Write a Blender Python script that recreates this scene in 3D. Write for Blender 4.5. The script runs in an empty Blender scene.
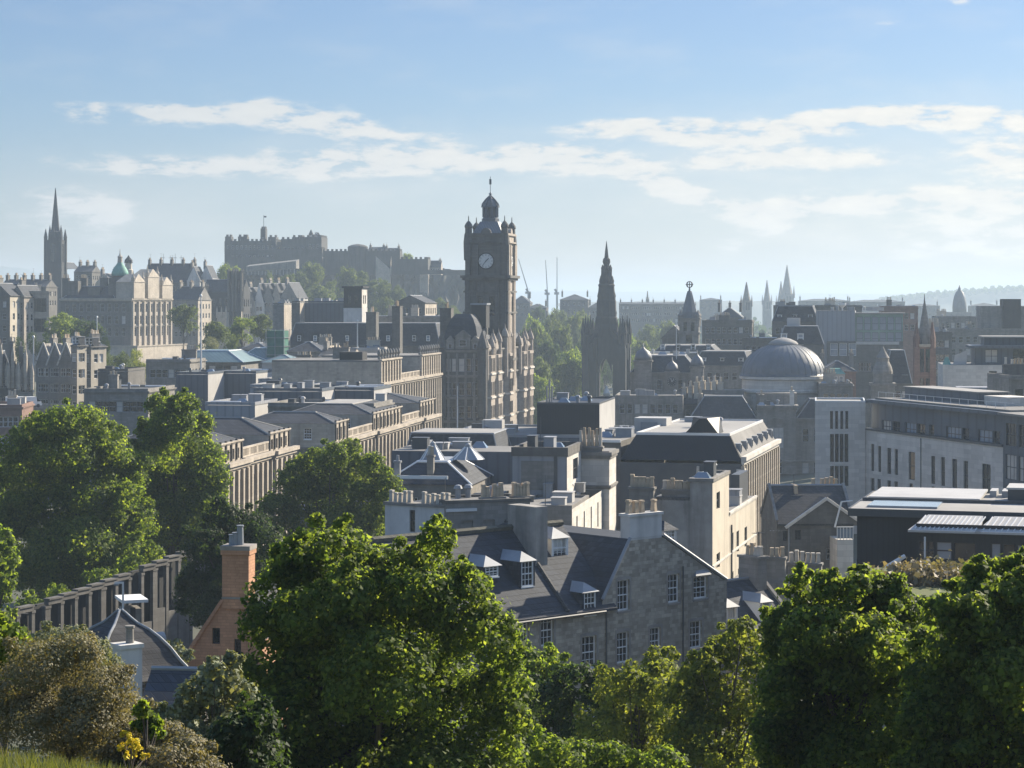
import bpy, math, random
import numpy as np
from mathutils import Vector, Matrix
R = math.radians
sc = bpy.context.scene
col = sc.collection
rnd = random.Random(7)
F, CX, HY, CH = 2190.0, 512.0, 305.0, 100.0      # focal length in pixels, principal column, horizon row, eye height

# ------------------------------------------------------------------ camera
cam_d = bpy.data.cameras.new("camera"); cam = bpy.data.objects.new("camera", cam_d); col.objects.link(cam)
cam.location = (0, 0, CH); cam.rotation_euler = (R(90), 0, 0)
cam_d.sensor_width = 36; cam_d.lens = F / 1024 * 36; cam_d.shift_y = -(384 - HY) / 1024
cam_d.clip_start = 0.5; cam_d.clip_end = 60000
sc.camera = cam

# ------------------------------------------------------------------ light
SUN_AZ, SUN_EL = 47.0, 30.0                       # degrees to the right of the view, above the horizon
sun_d = bpy.data.lights.new("sun", 'SUN'); sun = bpy.data.objects.new("sun", sun_d); col.objects.link(sun)
sun_d.energy = 5.0; sun_d.angle = R(0.5); sun_d.color = (1.0, 0.88, 0.70)
sd = Vector((math.sin(R(SUN_AZ)) * math.cos(R(SUN_EL)), math.cos(R(SUN_AZ)) * math.cos(R(SUN_EL)), math.sin(R(SUN_EL))))
sun.rotation_euler = sd.to_track_quat('Z', 'Y').to_euler(); sun.location = sd * 300 + Vector((0, 0, 100))
sc.view_settings.view_transform = 'Standard'; sc.view_settings.look = 'None'
sc.view_settings.gamma = 1.0; sc.view_settings.exposure = 1.12; sc.view_settings.use_curve_mapping = False
sc.cycles.max_bounces = 6; sc.cycles.diffuse_bounces = 3; sc.cycles.glossy_bounces = 2
sc.cycles.transmission_bounces = 3; sc.cycles.volume_bounces = 0; sc.cycles.transparent_max_bounces = 4
sc.cycles.sample_clamp_indirect = 6.0; sc.cycles.caustics_reflective = False; sc.cycles.caustics_refractive = False
sc.cycles.use_denoising = True

# ------------------------------------------------------------------ sky with clouds
SKY_STRENGTH = 0.10
world = bpy.data.worlds.new("World"); sc.world = world; world.use_nodes = True
def build_sky():
    nt = world.node_tree; N = nt.nodes; L = nt.links; N.clear()
    out = N.new('ShaderNodeOutputWorld'); bg = N.new('ShaderNodeBackground'); bg.inputs[1].default_value = SKY_STRENGTH
    sky = N.new('ShaderNodeTexSky'); sky.sky_type = 'NISHITA'; sky.sun_disc = False
    sky.sun_elevation = R(SUN_EL); sky.sun_rotation = R(SUN_AZ)
    sky.air_density = 1.0; sky.dust_density = 0.6; sky.ozone_density = 2.5; sky.altitude = 100
    tc = N.new('ShaderNodeTexCoord'); sep = N.new('ShaderNodeSeparateXYZ'); L.new(tc.outputs['Generated'], sep.inputs[0])
    def M(op, a, b=None, c=None):
        n = N.new('ShaderNodeMath'); n.operation = op
        for k, v in enumerate((a, b, c)):
            if v is None: continue
            if isinstance(v, (int, float)): n.inputs[k].default_value = v
            else: L.new(v, n.inputs[k])
        return n.outputs[0]
    az = M('MULTIPLY', M('ARCTAN2', sep.outputs[0], sep.outputs[1]), 57.2958)     # degrees right of north
    el = M('MULTIPLY', M('ARCSINE', sep.outputs[2]), 57.2958)
    cb = N.new('ShaderNodeCombineXYZ'); L.new(M('MULTIPLY', az, 0.55), cb.inputs[0]); L.new(M('MULTIPLY', el, 1.7), cb.inputs[1])
    n1 = N.new('ShaderNodeTexNoise'); n1.inputs['Scale'].default_value = 1.5; n1.inputs['Detail'].default_value = 10
    n1.inputs['Roughness'].default_value = 0.62; n1.inputs['Distortion'].default_value = 0.15; L.new(cb.outputs[0], n1.inputs['Vector'])
    n2 = N.new('ShaderNodeTexNoise'); n2.inputs['Scale'].default_value = 0.5; n2.inputs['Detail'].default_value = 6
    L.new(cb.outputs[0], n2.inputs['Vector'])
    warp = M('MULTIPLY', M('SUBTRACT', n2.outputs['Fac'], 0.5), 2.2)
    def blob(a0, e0, sa, se, amp, tilt=0.0):
        da = M('DIVIDE', M('SUBTRACT', az, a0), sa)
        de = M('SUBTRACT', M('ADD', el, M('MULTIPLY', warp, 0.28)), M('ADD', M('MULTIPLY', M('SUBTRACT', az, a0), tilt), e0))
        de = M('DIVIDE', de, se)
        s = M('ADD', M('MULTIPLY', da, da), M('MULTIPLY', de, de))
        return M('MULTIPLY', M('POWER', 2.718, M('MULTIPLY', s, -1.0)), amp)
    K = 2190 / 57.2958
    def px(x0, y0, w, h, amp, tilt=0.0): return blob((x0 - 512) / K, (305 - y0) / K, w / K * 1.1, h / K * 1.15, amp * 1.3, tilt)
    blobs = [px(90, 117, 26, 8, .8, -.1), px(165, 117, 48, 9, .8), px(255, 115, 60, 11, 1.0), px(345, 127, 60, 10, .75, -.1), px(440, 140, 30, 9, .45),
             px(175, 169, 100, 9, .95, -.03), px(340, 160, 90, 15, .8), px(470, 164, 90, 10, .85), px(580, 162, 70, 10, .85, -.1),
             px(655, 182, 40, 12, .9, -.35), px(720, 203, 50, 9, .75, -.25), px(550, 149, 40, 6, .5),
             px(640, 130, 70, 9, .95), px(735, 133, 80, 11, 1.0), px(850, 122, 60, 10, .95, .1), px(950, 120, 90, 11, 1.1), px(790, 158, 90, 10, .55), px(740, 161, 60, 7, .6), px(850, 168, 40, 6, .5),
             px(860, 207, 110, 8, .85, .05), px(965, 200, 60, 10, .85, -.08), px(1010, 160, 60, 20, .9), px(760, 228, 60, 18, .45, .5), px(980, 235, 110, 26, .6),
             px(70, 205, 60, 16, .55), px(115, 212, 30, 10, .4), px(70, 235, 60, 16, .4), px(880, 24, 22, 5, .5), px(948, 10, 16, 4, .5)]
    veil = [px(620, 190, 420, 34, .30), px(900, 215, 300, 60, .42), px(250, 185, 260, 26, .26), px(820, 145, 260, 26, .30), px(90, 215, 110, 26, .3), px(1000, 262, 300, 30, .5)]
    vm = veil[0]
    for b in veil[1:]: vm = M('ADD', vm, b)
    m = blobs[0]
    for b in blobs[1:]: m = M('ADD', m, b)
    dens = M('MULTIPLY', M('MINIMUM', m, 1.15), M('SUBTRACT', M('MULTIPLY', n1.outputs['Fac'], 4.4), 1.4))
    ss = N.new('ShaderNodeMapRange'); ss.interpolation_type = 'SMOOTHSTEP'; L.new(dens, ss.inputs[0])
    ss.inputs[1].default_value = 0.18; ss.inputs[2].default_value = 0.95; ss.inputs[3].default_value = 0; ss.inputs[4].default_value = 0.9
    # other sky: a broad scatter of the same cloud away from the streaks seen here, thin
    g = N.new('ShaderNodeMapRange'); g.interpolation_type = 'SMOOTHSTEP'; L.new(n2.outputs['Fac'], g.inputs[0])
    g.inputs[1].default_value = 0.45; g.inputs[2].default_value = 0.75; g.inputs[3].default_value = 0; g.inputs[4].default_value = 0.16
    fac = M('MINIMUM', M('ADD', M('MAXIMUM', ss.outputs[0], g.outputs[0]), M('MULTIPLY', M('MULTIPLY', vm, .48), M('ADD', M('MULTIPLY', n2.outputs['Fac'], 1.2), .25))), .95)
    hs = N.new('ShaderNodeHueSaturation'); hs.inputs['Saturation'].default_value = 1.0; hs.inputs['Value'].default_value = 1.0
    L.new(sky.outputs[0], hs.inputs['Color'])
    # clear, blue evening air low down ahead; the dome overhead keeps its own brightness
    gn = N.new('ShaderNodeMapRange'); L.new(el, gn.inputs[0]); gn.inputs[1].default_value = 9; gn.inputs[2].default_value = 45; gn.inputs[3].default_value = 0; gn.inputs[4].default_value = 1; gn.clamp = True
    gc = N.new('ShaderNodeMix'); gc.data_type = 'RGBA'; L.new(gn.outputs[0], gc.inputs['Factor']); gc.inputs['A'].default_value = (.315, .37, .465, 1); gc.inputs['B'].default_value = (1.24, 1.26, 1.30, 1)
    gh = N.new('ShaderNodeMapRange'); L.new(el, gh.inputs[0]); gh.inputs[1].default_value = 0.3; gh.inputs[2].default_value = 5.5; gh.inputs[3].default_value = 1; gh.inputs[4].default_value = 0; gh.clamp = True
    gw = N.new('ShaderNodeMix'); gw.data_type = 'RGBA'; L.new(gh.outputs[0], gw.inputs['Factor']); L.new(gc.outputs['Result'], gw.inputs['A']); gw.inputs['B'].default_value = (.35, .365, .455, 1)
    gm = N.new('ShaderNodeMix'); gm.data_type = 'RGBA'; gm.blend_type = 'MULTIPLY'; gm.inputs['Factor'].default_value = 1; L.new(hs.outputs[0], gm.inputs['A']); L.new(gw.outputs['Result'], gm.inputs['B'])
    cr = N.new('ShaderNodeMix'); cr.data_type = 'RGBA'
    azr = N.new('ShaderNodeMapRange'); L.new(az, azr.inputs[0]); azr.inputs[1].default_value = -14; azr.inputs[2].default_value = 14; azr.inputs[3].default_value = 0.0; azr.inputs[4].default_value = 1.0
    L.new(M('MULTIPLY', M('ADD', M('MULTIPLY', azr.outputs[0], .75), .25), M('MULTIPLY', n1.outputs['Fac'], 1.5)), cr.inputs['Factor'])
    cr.inputs['A'].default_value = (2.9, 3.05, 3.2, 1); cr.inputs['B'].default_value = (4.75, 4.5, 4.05, 1)
    mx = N.new('ShaderNodeMix'); mx.data_type = 'RGBA'; L.new(fac, mx.inputs['Factor']); L.new(gm.outputs['Result'], mx.inputs['A']); L.new(cr.outputs['Result'], mx.inputs['B'])
    L.new(mx.outputs['Result'], bg.inputs[0]); L.new(bg.outputs[0], out.inputs[0])
build_sky()

# ------------------------------------------------------------------ materials
MATS = {}
def mat(name, c, var=0.25, scale=0.35, rough=0.85, tex=None, streak=0.0, bump=0.0, metal=0.0, spec=0.3, c2=None, island=0.0, trans=0.0, size=(1.0, 0.35)):
    m = bpy.data.materials.new(name); m.use_nodes = True; nt = m.node_tree; N = nt.nodes; L = nt.links
    p = N['Principled BSDF']; out = N['Material Output']
    p.inputs['Roughness'].default_value = rough; p.inputs['Metallic'].default_value = metal; p.inputs['Specular IOR Level'].default_value = spec
    tc = N.new('ShaderNodeTexCoord')
    c2 = c2 or tuple(x * 0.62 for x in c)
    nz = N.new('ShaderNodeTexNoise'); nz.inputs['Scale'].default_value = scale; nz.inputs['Detail'].default_value = 8; nz.inputs['Roughness'].default_value = 0.65
    L.new(tc.outputs['Object'], nz.inputs['Vector'])
    rp = N.new('ShaderNodeMapRange'); L.new(nz.outputs['Fac'], rp.inputs[0])
    rp.inputs[1].default_value = 0.33; rp.inputs[2].default_value = 0.67; rp.inputs[3].default_value = 0.5 - 1.1 * var; rp.inputs[4].default_value = min(1.0, 0.5 + 1.1 * var)
    rp.clamp = True
    mix = N.new('ShaderNodeMix'); mix.data_type = 'RGBA'; L.new(rp.outputs[0], mix.inputs['Factor'])
    mix.inputs['A'].default_value = (*[min(1, x * 1.12) for x in c], 1); mix.inputs['B'].default_value = (*c2, 1)
    cur = mix.outputs['Result']
    def mul(fac_out, amount, dark=(0, 0, 0)):
        nonlocal cur
        k = N.new('ShaderNodeMath'); k.operation = 'MULTIPLY'; L.new(fac_out, k.inputs[0]); k.inputs[1].default_value = amount
        q = N.new('ShaderNodeMix'); q.data_type = 'RGBA'; L.new(k.outputs[0], q.inputs['Factor']); L.new(cur, q.inputs['A'])
        q.inputs['B'].default_value = (*dark, 1); cur = q.outputs['Result']
    h = None
    if tex:
        sx = N.new('ShaderNodeSeparateXYZ'); L.new(tc.outputs['Object'], sx.inputs[0])
        ad = N.new('ShaderNodeMath'); ad.operation = 'ADD'; L.new(sx.outputs[0], ad.inputs[0]); L.new(sx.outputs[1], ad.inputs[1])
        cb = N.new('ShaderNodeCombineXYZ'); L.new(ad.outputs[0], cb.inputs[0]); L.new(sx.outputs[2], cb.inputs[1])
        if tex in ('brick', 'ashlar', 'slate'):
            bt = N.new('ShaderNodeTexBrick'); L.new(cb.outputs[0], bt.inputs['Vector']); bt.inputs['Scale'].default_value = 1.0
            bt.inputs['Brick Width'].default_value = size[0]; bt.inputs['Row Height'].default_value = size[1]
            bt.squash = 0.6; bt.squash_frequency = 3; bt.offset = 0.42
            bt.inputs['Mortar Size'].default_value = 0.012 if tex != 'slate' else 0.02; bt.inputs['Mortar Smooth'].default_value = 0.3
            bt.inputs['Color1'].default_value = (0, 0, 0, 1); bt.inputs['Color2'].default_value = (1, 1, 1, 1); bt.inputs['Mortar'].default_value = (0.5, 0.5, 0.5, 1)
            bw = N.new('ShaderNodeRGBToBW'); L.new(bt.outputs['Color'], bw.inputs[0])
            mul(bw.outputs[0], 0.72 if name == 'rubble' else 0.65 if tex == 'slate' else 0.4, tuple(x * (.3 if name == 'rubble' else 0.42) for x in c)); mul(bt.outputs['Fac'], 0.7 if tex == 'slate' else 0.45, tuple(x * 0.35 for x in c)); h = bt.outputs['Fac']
        elif tex == 'rubble':
            mp = N.new('ShaderNodeMapping'); mp.inputs['Scale'].default_value = (2.3, 4.4, 1); L.new(cb.outputs[0], mp.inputs['Vector'])
            vo = N.new('ShaderNodeTexVoronoi'); vo.inputs['Scale'].default_value = 1.0; L.new(mp.outputs[0], vo.inputs['Vector'])
            ve = N.new('ShaderNodeTexVoronoi'); ve.feature = 'DISTANCE_TO_EDGE'; L.new(mp.outputs[0], ve.inputs['Vector']); ve.inputs['Scale'].default_value = 1.0
            sp = N.new('ShaderNodeSeparateColor'); L.new(vo.outputs['Color'], sp.inputs[0])
            mul(sp.outputs[0], 0.75, tuple(x * 0.34 for x in c))
            sg = N.new('ShaderNodeMath'); sg.operation = 'GREATER_THAN'; L.new(sp.outputs[1], sg.inputs[0]); sg.inputs[1].default_value = 0.8
            mul(sg.outputs[0], 0.45, tuple(min(1, x * 1.7) for x in c))
            e = N.new('ShaderNodeMapRange'); L.new(ve.outputs['Distance'], e.inputs[0]); e.inputs[1].default_value = 0.0; e.inputs[2].default_value = 0.07; e.inputs[3].default_value = 1; e.inputs[4].default_value = 0
            mul(e.outputs[0], 0.35, tuple(min(1, x * 1.3) for x in c)); h = e.outputs[0]
        elif tex == 'seam':
            w = N.new('ShaderNodeTexWave'); w.bands_direction = 'X'; w.inputs['Scale'].default_value = size[0]; L.new(cb.outputs[0], w.inputs['Vector'])
            pw = N.new('ShaderNodeMath'); pw.operation = 'POWER'; L.new(w.outputs['Fac'], pw.inputs[0]); pw.inputs[1].default_value = 8
            mul(pw.outputs[0], 0.5, tuple(x * 0.45 for x in c)); h = pw.outputs[0]
    if streak:
        mp = N.new('ShaderNodeMapping'); mp.inputs['Scale'].default_value = (1.2, 1.2, 0.12); L.new(tc.outputs['Object'], mp.inputs['Vector'])
        ns = N.new('ShaderNodeTexNoise'); ns.inputs['Scale'].default_value = 0.9; ns.inputs['Detail'].default_value = 6; L.new(mp.outputs[0], ns.inputs['Vector'])
        e = N.new('ShaderNodeMapRange'); L.new(ns.outputs['Fac'], e.inputs[0]); e.inputs[1].default_value = 0.48; e.inputs[2].default_value = 0.72
        mul(e.outputs[0], streak, tuple(x * 0.3 for x in c))
    if island:
        ge = N.new('ShaderNodeNewGeometry'); hs = N.new('ShaderNodeHueSaturation')
        a = N.new('ShaderNodeMapRange'); L.new(ge.outputs['Random Per Island'], a.inputs[0]); a.inputs[3].default_value = 0.5 - 0.018 * island; a.inputs[4].default_value = 0.5 + 0.02 * island
        b = N.new('ShaderNodeMapRange'); L.new(ge.outputs['Random Per Island'], b.inputs[0]); b.inputs[3].default_value = 1 + 0.45 * island; b.inputs[4].default_value = 1 - 0.35 * island
        L.new(a.outputs[0], hs.inputs['Hue']); L.new(b.outputs[0], hs.inputs['Value']); L.new(cur, hs.inputs['Color']); cur = hs.outputs[0]
    L.new(cur, p.inputs['Base Color'])
    if bump:
        b = N.new('ShaderNodeBump'); b.inputs['Strength'].default_value = bump; b.inputs['Distance'].default_value = 0.06
        L.new(h if h is not None else nz.outputs['Fac'], b.inputs['Height'])
        if h is not None: b.invert = True
        L.new(b.outputs[0], p.inputs['Normal'])
    if trans:
        tr = N.new('ShaderNodeBsdfTranslucent'); ml = N.new('ShaderNodeMix'); ml.data_type = 'RGBA'; ml.blend_type = 'MULTIPLY'; ml.inputs['Factor'].default_value = 1
        L.new(cur, ml.inputs['A']); ml.inputs['B'].default_value = (4.7, 4.2, 1.5, 1); L.new(ml.outputs['Result'], tr.inputs[0])
        mx = N.new('ShaderNodeMixShader'); mx.inputs[0].default_value = trans; L.new(p.outputs[0], mx.inputs[1]); L.new(tr.outputs[0], mx.inputs[2]); L.new(mx.outputs[0], out.inputs[0])
    MATS[name] = m
    return m
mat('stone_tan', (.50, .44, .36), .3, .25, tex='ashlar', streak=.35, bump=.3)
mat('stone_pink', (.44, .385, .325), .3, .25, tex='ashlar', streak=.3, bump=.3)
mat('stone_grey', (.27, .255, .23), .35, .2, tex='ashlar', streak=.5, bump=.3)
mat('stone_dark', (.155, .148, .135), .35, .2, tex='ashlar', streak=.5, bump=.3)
mat('stone_soot', (.042, .044, .046), .35, .2, streak=.4, bump=.2)
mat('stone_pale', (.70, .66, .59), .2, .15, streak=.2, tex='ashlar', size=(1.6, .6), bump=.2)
mat('castle_stone', (.085, .083, .078), .35, .2, streak=.5, bump=.2)
mat('rubble', (.50, .44, .35), .5, .9, tex='ashlar', streak=.35, bump=.5, size=(.56, .27))
mat('dressed', (.30, .275, .245), .3, .8, streak=.3)
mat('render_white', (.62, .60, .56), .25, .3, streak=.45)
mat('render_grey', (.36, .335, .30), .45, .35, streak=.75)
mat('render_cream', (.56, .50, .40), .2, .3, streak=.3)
mat('brick_red', (.54, .29, .17), .3, .6, tex='brick', size=(.45, .15), streak=.35, bump=.3)
mat('sandstone_red', (.27, .17, .135), .3, .25, tex='ashlar', streak=.3, bump=.3)
mat('slate', (.052, .061, .077), .5, .25, .75, tex='slate', size=(.5, .32), bump=.6, spec=.25)
mat('slate_brown', (.075, .075, .078), .5, .3, .8, tex='slate', size=(.35, .24), bump=.4)
mat('slate_moss', (.15, .145, .115), .5, .9, .9, tex='slate', size=(.35, .24), bump=.4)
mat('lead', (.27, .29, .31), .3, .4, .55, spec=.5)
mat('lead_seam', (.15, .165, .185), .3, .3, .5, tex='seam', size=(.55, 1), spec=.5, bump=.4)
mat('dome_lead', (.125, .14, .16), .3, .25, .55, spec=.5, streak=.3)
mat('felt', (.20, .195, .185), .4, .12, .9, streak=.0)
mat('felt_light', (.32, .31, .29), .3, .12, .9)
mat('felt_dark', (.10, .105, .11), .4, .12, .9)
mat('black_clad', (.024, .027, .032), .3, .3, .55, tex='seam', size=(.8, 1))
mat('panel_grey', (.30, .31, .33), .2, .15, .6, tex='seam', size=(.25, 1))
mat('panel_blue', (.095, .115, .14), .25, .15, .55, tex='seam', size=(.25, 1))
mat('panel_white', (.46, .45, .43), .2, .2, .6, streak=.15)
mat('metal_white', (.72, .72, .70), .1, .5, .45)
mat('metal_grey', (.28, .29, .30), .2, .5, .45, spec=.5)
mat('metal_dark', (.06, .065, .07), .2, .5, .5, spec=.5)
mat('copper', (.16, .36, .29), .4, .3, .7, streak=.4)
mat('teal_roof', (.14, .22, .24), .3, .2, .6, tex='seam', size=(.3, 1))
mat('green_net', (.055, .17, .13), .4, .6, .9, streak=.3)
mat('glass', (.012, .016, .022), .4, .2, .07, spec=.6)
mat('glass_green', (.17, .27, .24), .5, .25, .1, spec=.6)
mat('glass_sky', (.22, .27, .33), .3, .2, .1, spec=.8)  # pale base colour stands in for sky reflected in the glass
mat('blind', (.50, .48, .44), .2, .8, .5, spec=.5)
mat('paint_white', (.86, .86, .83), .08, 1.0, .5)
mat('paint_dark', (.05, .05, .055), .1, 1.0, .5)
mat('pot', (.50, .40, .28), .35, 1.2, .85, streak=.3)
mat('pot_pale', (.55, .50, .42), .3, 1.2, .85, streak=.3)
mat('clock_face', (.68, .68, .65), .1, 1.0, .5)
mat('asphalt', (.055, .055, .057), .3, .4, .9)
mat('ground', (.10, .10, .085), .4, .05, .95, c2=(.05, .06, .03))
mat('turf', (.085, .115, .03), .4, .5, .95, c2=(.10, .09, .045))
mat('rock', (.13, .115, .10), .45, .03, .95, c2=(.05, .055, .04), bump=.6)
mat('far_land', (.06, .075, .05), .4, .004, .95, c2=(.10, .10, .07))
mat('bark', (.085, .07, .055), .3, 1.5, .95)
def leafm(name, c, c2, isl, tr=.38): return mat(name, c, .45, .22, .6, c2=c2, island=isl, trans=tr, spec=.14)
leafm('leaf_maple', (.070, .098, .026), (.048, .078, .021), 1.0, .5)
leafm('leaf_lime', (.076, .108, .022), (.05, .083, .018), 1.0, .5)
leafm('leaf_dark', (.022, .040, .014), (.016, .032, .012), .7, .35)
leafm('leaf_yellow', (.080, .098, .028), (.055, .076, .022), .9, .48)
leafm('leaf_olive', (.135, .135, .075), (.15, .125, .08), .9, .12)
leafm('leaf_dry', (.17, .145, .10), (.11, .10, .065), .8, .1)
leafm('leaf_far', (.044, .062, .022), (.032, .05, .02), .8, .42)
leafm('leaf_sage', (.16, .175, .11), (.10, .12, .07), .8, .14)
leafm('petal', (.50, .40, .03), (.40, .34, .03), .5, .08)
leafm('grass_blade', (.060, .092, .026), (.10, .10, .045), .9, .18)

# ------------------------------------------------------------------ mesh collector and tags
class MB:
    def __init__(s): s.v = []; s.f = []; s.mi = []; s.m = 0; s.smooth = False
    def quad(s, *pts):
        n = len(s.v); s.v += [tuple(p) for p in pts]; s.f.append(tuple(range(n, n + len(pts)))); s.mi.append(s.m); return s
    def box(s, x0, x1, y0, y1, z0, z1):
        n = len(s.v)
        s.v += [(x0, y0, z0), (x1, y0, z0), (x1, y1, z0), (x0, y1, z0), (x0, y0, z1), (x1, y0, z1), (x1, y1, z1), (x0, y1, z1)]
        for f in ((0, 3, 2, 1), (4, 5, 6, 7), (0, 1, 5, 4), (1, 2, 6, 5), (2, 3, 7, 6), (3, 0, 4, 7)):
            s.f.append(tuple(n + i for i in f)); s.mi.append(s.m)
        return s
    def frus(s, p0, z0, p1, z1, bottom=True, top=True):
        n = len(s.v); k = len(p0)
        s.v += [(x, y, z0) for x, y in p0] + [(x, y, z1) for x, y in p1]
        for i in range(k):
            j = (i + 1) % k; s.f.append((n + i, n + j, n + k + j, n + k + i)); s.mi.append(s.m)
        if bottom: s.f.append(tuple(n + i for i in reversed(range(k)))); s.mi.append(s.m)
        if top: s.f.append(tuple(n + k + i for i in range(k))); s.mi.append(s.m)
        return s
    def prism(s, p, z0, z1): return s.frus(p, z0, p, z1)
    def taper(s, x0, x1, y0, y1, z0, ix, iy, z1):
        a = [(x0, y0), (x1, y0), (x1, y1), (x0, y1)]
        b = [(x0 + ix, y0 + iy), (x1 - ix, y0 + iy), (x1 - ix, y1 - iy), (x0 + ix, y1 - iy)]
        return s.frus(a, z0, b, z1)
    def lathe(s, cx, cy, prof, n=16, rot=0.0):
        b = len(s.v)
        for r, z in prof:
            for i in range(n):
                a = rot + 2 * math.pi * i / n; s.v.append((cx + r * math.cos(a), cy + r * math.sin(a), z))
        for k in range(len(prof) - 1):
            for i in range(n):
                j = (i + 1) % n; s.f.append((b + k * n + i, b + k * n + j, b + (k + 1) * n + j, b + (k + 1) * n + i)); s.mi.append(s.m)
        s.f.append(tuple(b + i for i in reversed(range(n)))); s.mi.append(s.m)
        q = b + (len(prof) - 1) * n; s.f.append(tuple(q + i for i in range(n))); s.mi.append(s.m)
        return s
    def tube(s, a, b, r0, r1=None, n=8):
        a = Vector(a); b = Vector(b); r1 = r0 if r1 is None else r1
        d = (b - a).normalized(); u = d.orthogonal().normalized(); w = d.cross(u); k = len(s.v)
        for p, r in ((a, r0), (b, r1)):
            for i in range(n):
                t = 2 * math.pi * i / n; s.v.append(tuple(p + u * r * math.cos(t) + w * r * math.sin(t)))
        for i in range(n):
            j = (i + 1) % n; s.f.append((k + i, k + j, k + n + j, k + n + i)); s.mi.append(s.m)
        s.f.append(tuple(k + i for i in reversed(range(n)))); s.mi.append(s.m); s.f.append(tuple(k + n + i for i in range(n))); s.mi.append(s.m)
        return s
    def path(s, pts, r0, r1, n=8):
        for i in range(len(pts) - 1):
            a = i / (len(pts) - 1); b = (i + 1) / (len(pts) - 1); s.tube(pts[i], pts[i + 1], r0 + (r1 - r0) * a, r0 + (r1 - r0) * b, n)
        return s
    def mesh(s, name, mats):
        me = bpy.data.meshes.new(name); me.from_pydata(s.v, [], s.f)
        for q in ([mats] if isinstance(mats, str) else mats): me.materials.append(MATS[q])
        if len(me.materials) > 1: me.polygons.foreach_set('material_index', s.mi)
        if s.smooth: me.polygons.foreach_set('use_smooth', [True] * len(s.f))
        me.update(); return me
    def build(s, name, mats, parent=None, loc=None, rz=0.0): return link(name, s.mesh(name, mats), parent, loc, rz)
def link(name, me, parent=None, loc=None, rz=0.0):
    o = bpy.data.objects.new(name, me); col.objects.link(o); o.parent = parent
    if loc is not None: o.location = loc
    if rz: o.rotation_euler = (0, 0, rz)
    return o
def tag(o, label, cat, group=None, kind=None):
    if label: o['label'] = label
    if cat: o['category'] = cat
    if group: o['group'] = group
    if kind: o['kind'] = kind
    return o
def thing(name, label, cat, loc, rz=0.0, group=None): return tag(link(name, None, None, loc, rz), label, cat, group)
def struct(name, mb, m): o = mb.build(name, m); o['kind'] = 'structure'; return o
def wx(px, D): return (px - CX) / F * D
def wz(py, D): return CH - (py - HY) / F * D

# ------------------------------------------------------------------ the lie of the land
_gy = [-300, 0, 12, 24, 32, 40, 50, 62, 90, 150, 250, 400, 480, 700, 1000, 1250, 1600, 2500, 5000, 14000]
_gz = [99, 98.3, 96.5, 94.3, 92.8, 90.4, 86.5, 82.5, 76, 69, 66, 63, 61, 57, 57, 59, 60, 58, 55, 52]
def G(x, y):
    z = np.interp(y, _gy, _gz)
    z = z + .65 * np.exp(-((x + 7) / 3.0) ** 2 - ((y - 25.5) / 4.5) ** 2)
    xr = np.interp(y, [450, 800, 1100, 1250], [-150, -205, -205, -130]); hr = np.interp(y, [380, 450, 800, 1100, 1250, 1400], [60, 74, 84, 92, 84, 60])
    z = z + np.maximum(0, hr - z) * np.exp(-(np.maximum(0, x - xr) / 95) ** 2)
    z = z - 7 * np.exp(-((x + 20) / 45) ** 2 - ((y - 760) / 190) ** 2)
    z = z + 5 * np.clip((x - 30) / 60, 0, 1) * np.clip((y - 200) / 100, 0, 1) * np.clip((1600 - y) / 400, 0, 1)
    return z
def Gf(x, y): return float(G(float(x), float(y)))
# ------------------------------------------------------------------ windows (cached meshes, one object each)
_cache = {}
def win_meshes(w, h, style, r):
    key = (round(w, 2), round(h, 2), style, round(r, 2))
    if key in _cache: return _cache[key]
    w, h = key[0], key[1]
    f = MB(); g = MB()
    if style.startswith('sash'):                              # white timber sash with glazing bars, glass as a sub-part
        t = 0.085; y0, y1 = r - 0.10, r
        f.box(0, t, y0, y1, 0, h).box(w - t, w, y0, y1, 0, h).box(t, w - t, y0, y1, h - t, h).box(t, w - t, y0 - .02, y1, 0, t * 1.2)
        f.box(t, w - t, y0 + .01, y1, h * .5 - .04, h * .5 + .04)
        nx = 3 if w > .8 else 2
        for i in range(1, nx): x = t + (w - 2 * t) * i / nx; f.box(x - .017, x + .017, y0 + .035, y1 - .012, t, h - t)
        for z in (h * .27, h * .75): f.box(t, w - t, y0 + .037, y1 - .013, z - .017, z + .017)
        f.box(-.03, w + .03, -.06, y0, -.09, -.004)
        fm = f.mesh('window', 'paint_white'); g.quad((t, r - .03, t), (w - t, r - .03, t), (w - t, r - .03, h - t), (t, r - .03, h - t))
        gm = g.mesh('pane', 'blind' if style == 'sash_blind' else 'glass')
        _cache[key] = (fm, gm)
    else:
        base = style.split('_')[0]; blind = style.endswith('blind')
        t = {'far': .12, 'dark': .07, 'light': .10, 'blank': 0}[base]
        if base == 'blank': f.quad((0, r, 0), (w, r, 0), (w, r, h), (0, r, h)); mats = ['stone_grey']
        else:
            f.box(0, t, r - .08, r, 0, h).box(w - t, w, r - .08, r, 0, h).box(t, w - t, r - .08, r, h - t, h).box(t, w - t, r - .08, r, 0, t)
            if h > 1.2: f.box(t, w - t, r - .06, r, h * .5 - .05, h * .5 + .05)
            if w > 2.2:
                for i in range(1, int(w / 1.3) + 1): x = w * i / (int(w / 1.3) + 1); f.box(x - .05, x + .05, r - .06, r, t, h - t)
            f.m = 1; f.quad((t, r - .03, t), (w - t, r - .03, t), (w - t, r - .03, h - t), (t, r - .03, h - t))
            mats = ['paint_dark' if base == 'dark' else ('paint_white' if base == 'light' else 'metal_grey'), 'blind' if blind else ('glass_sky' if style.endswith('sky') else 'glass')]
        _cache[key] = (f.mesh('window', mats), None)
    return _cache[key]
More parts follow.
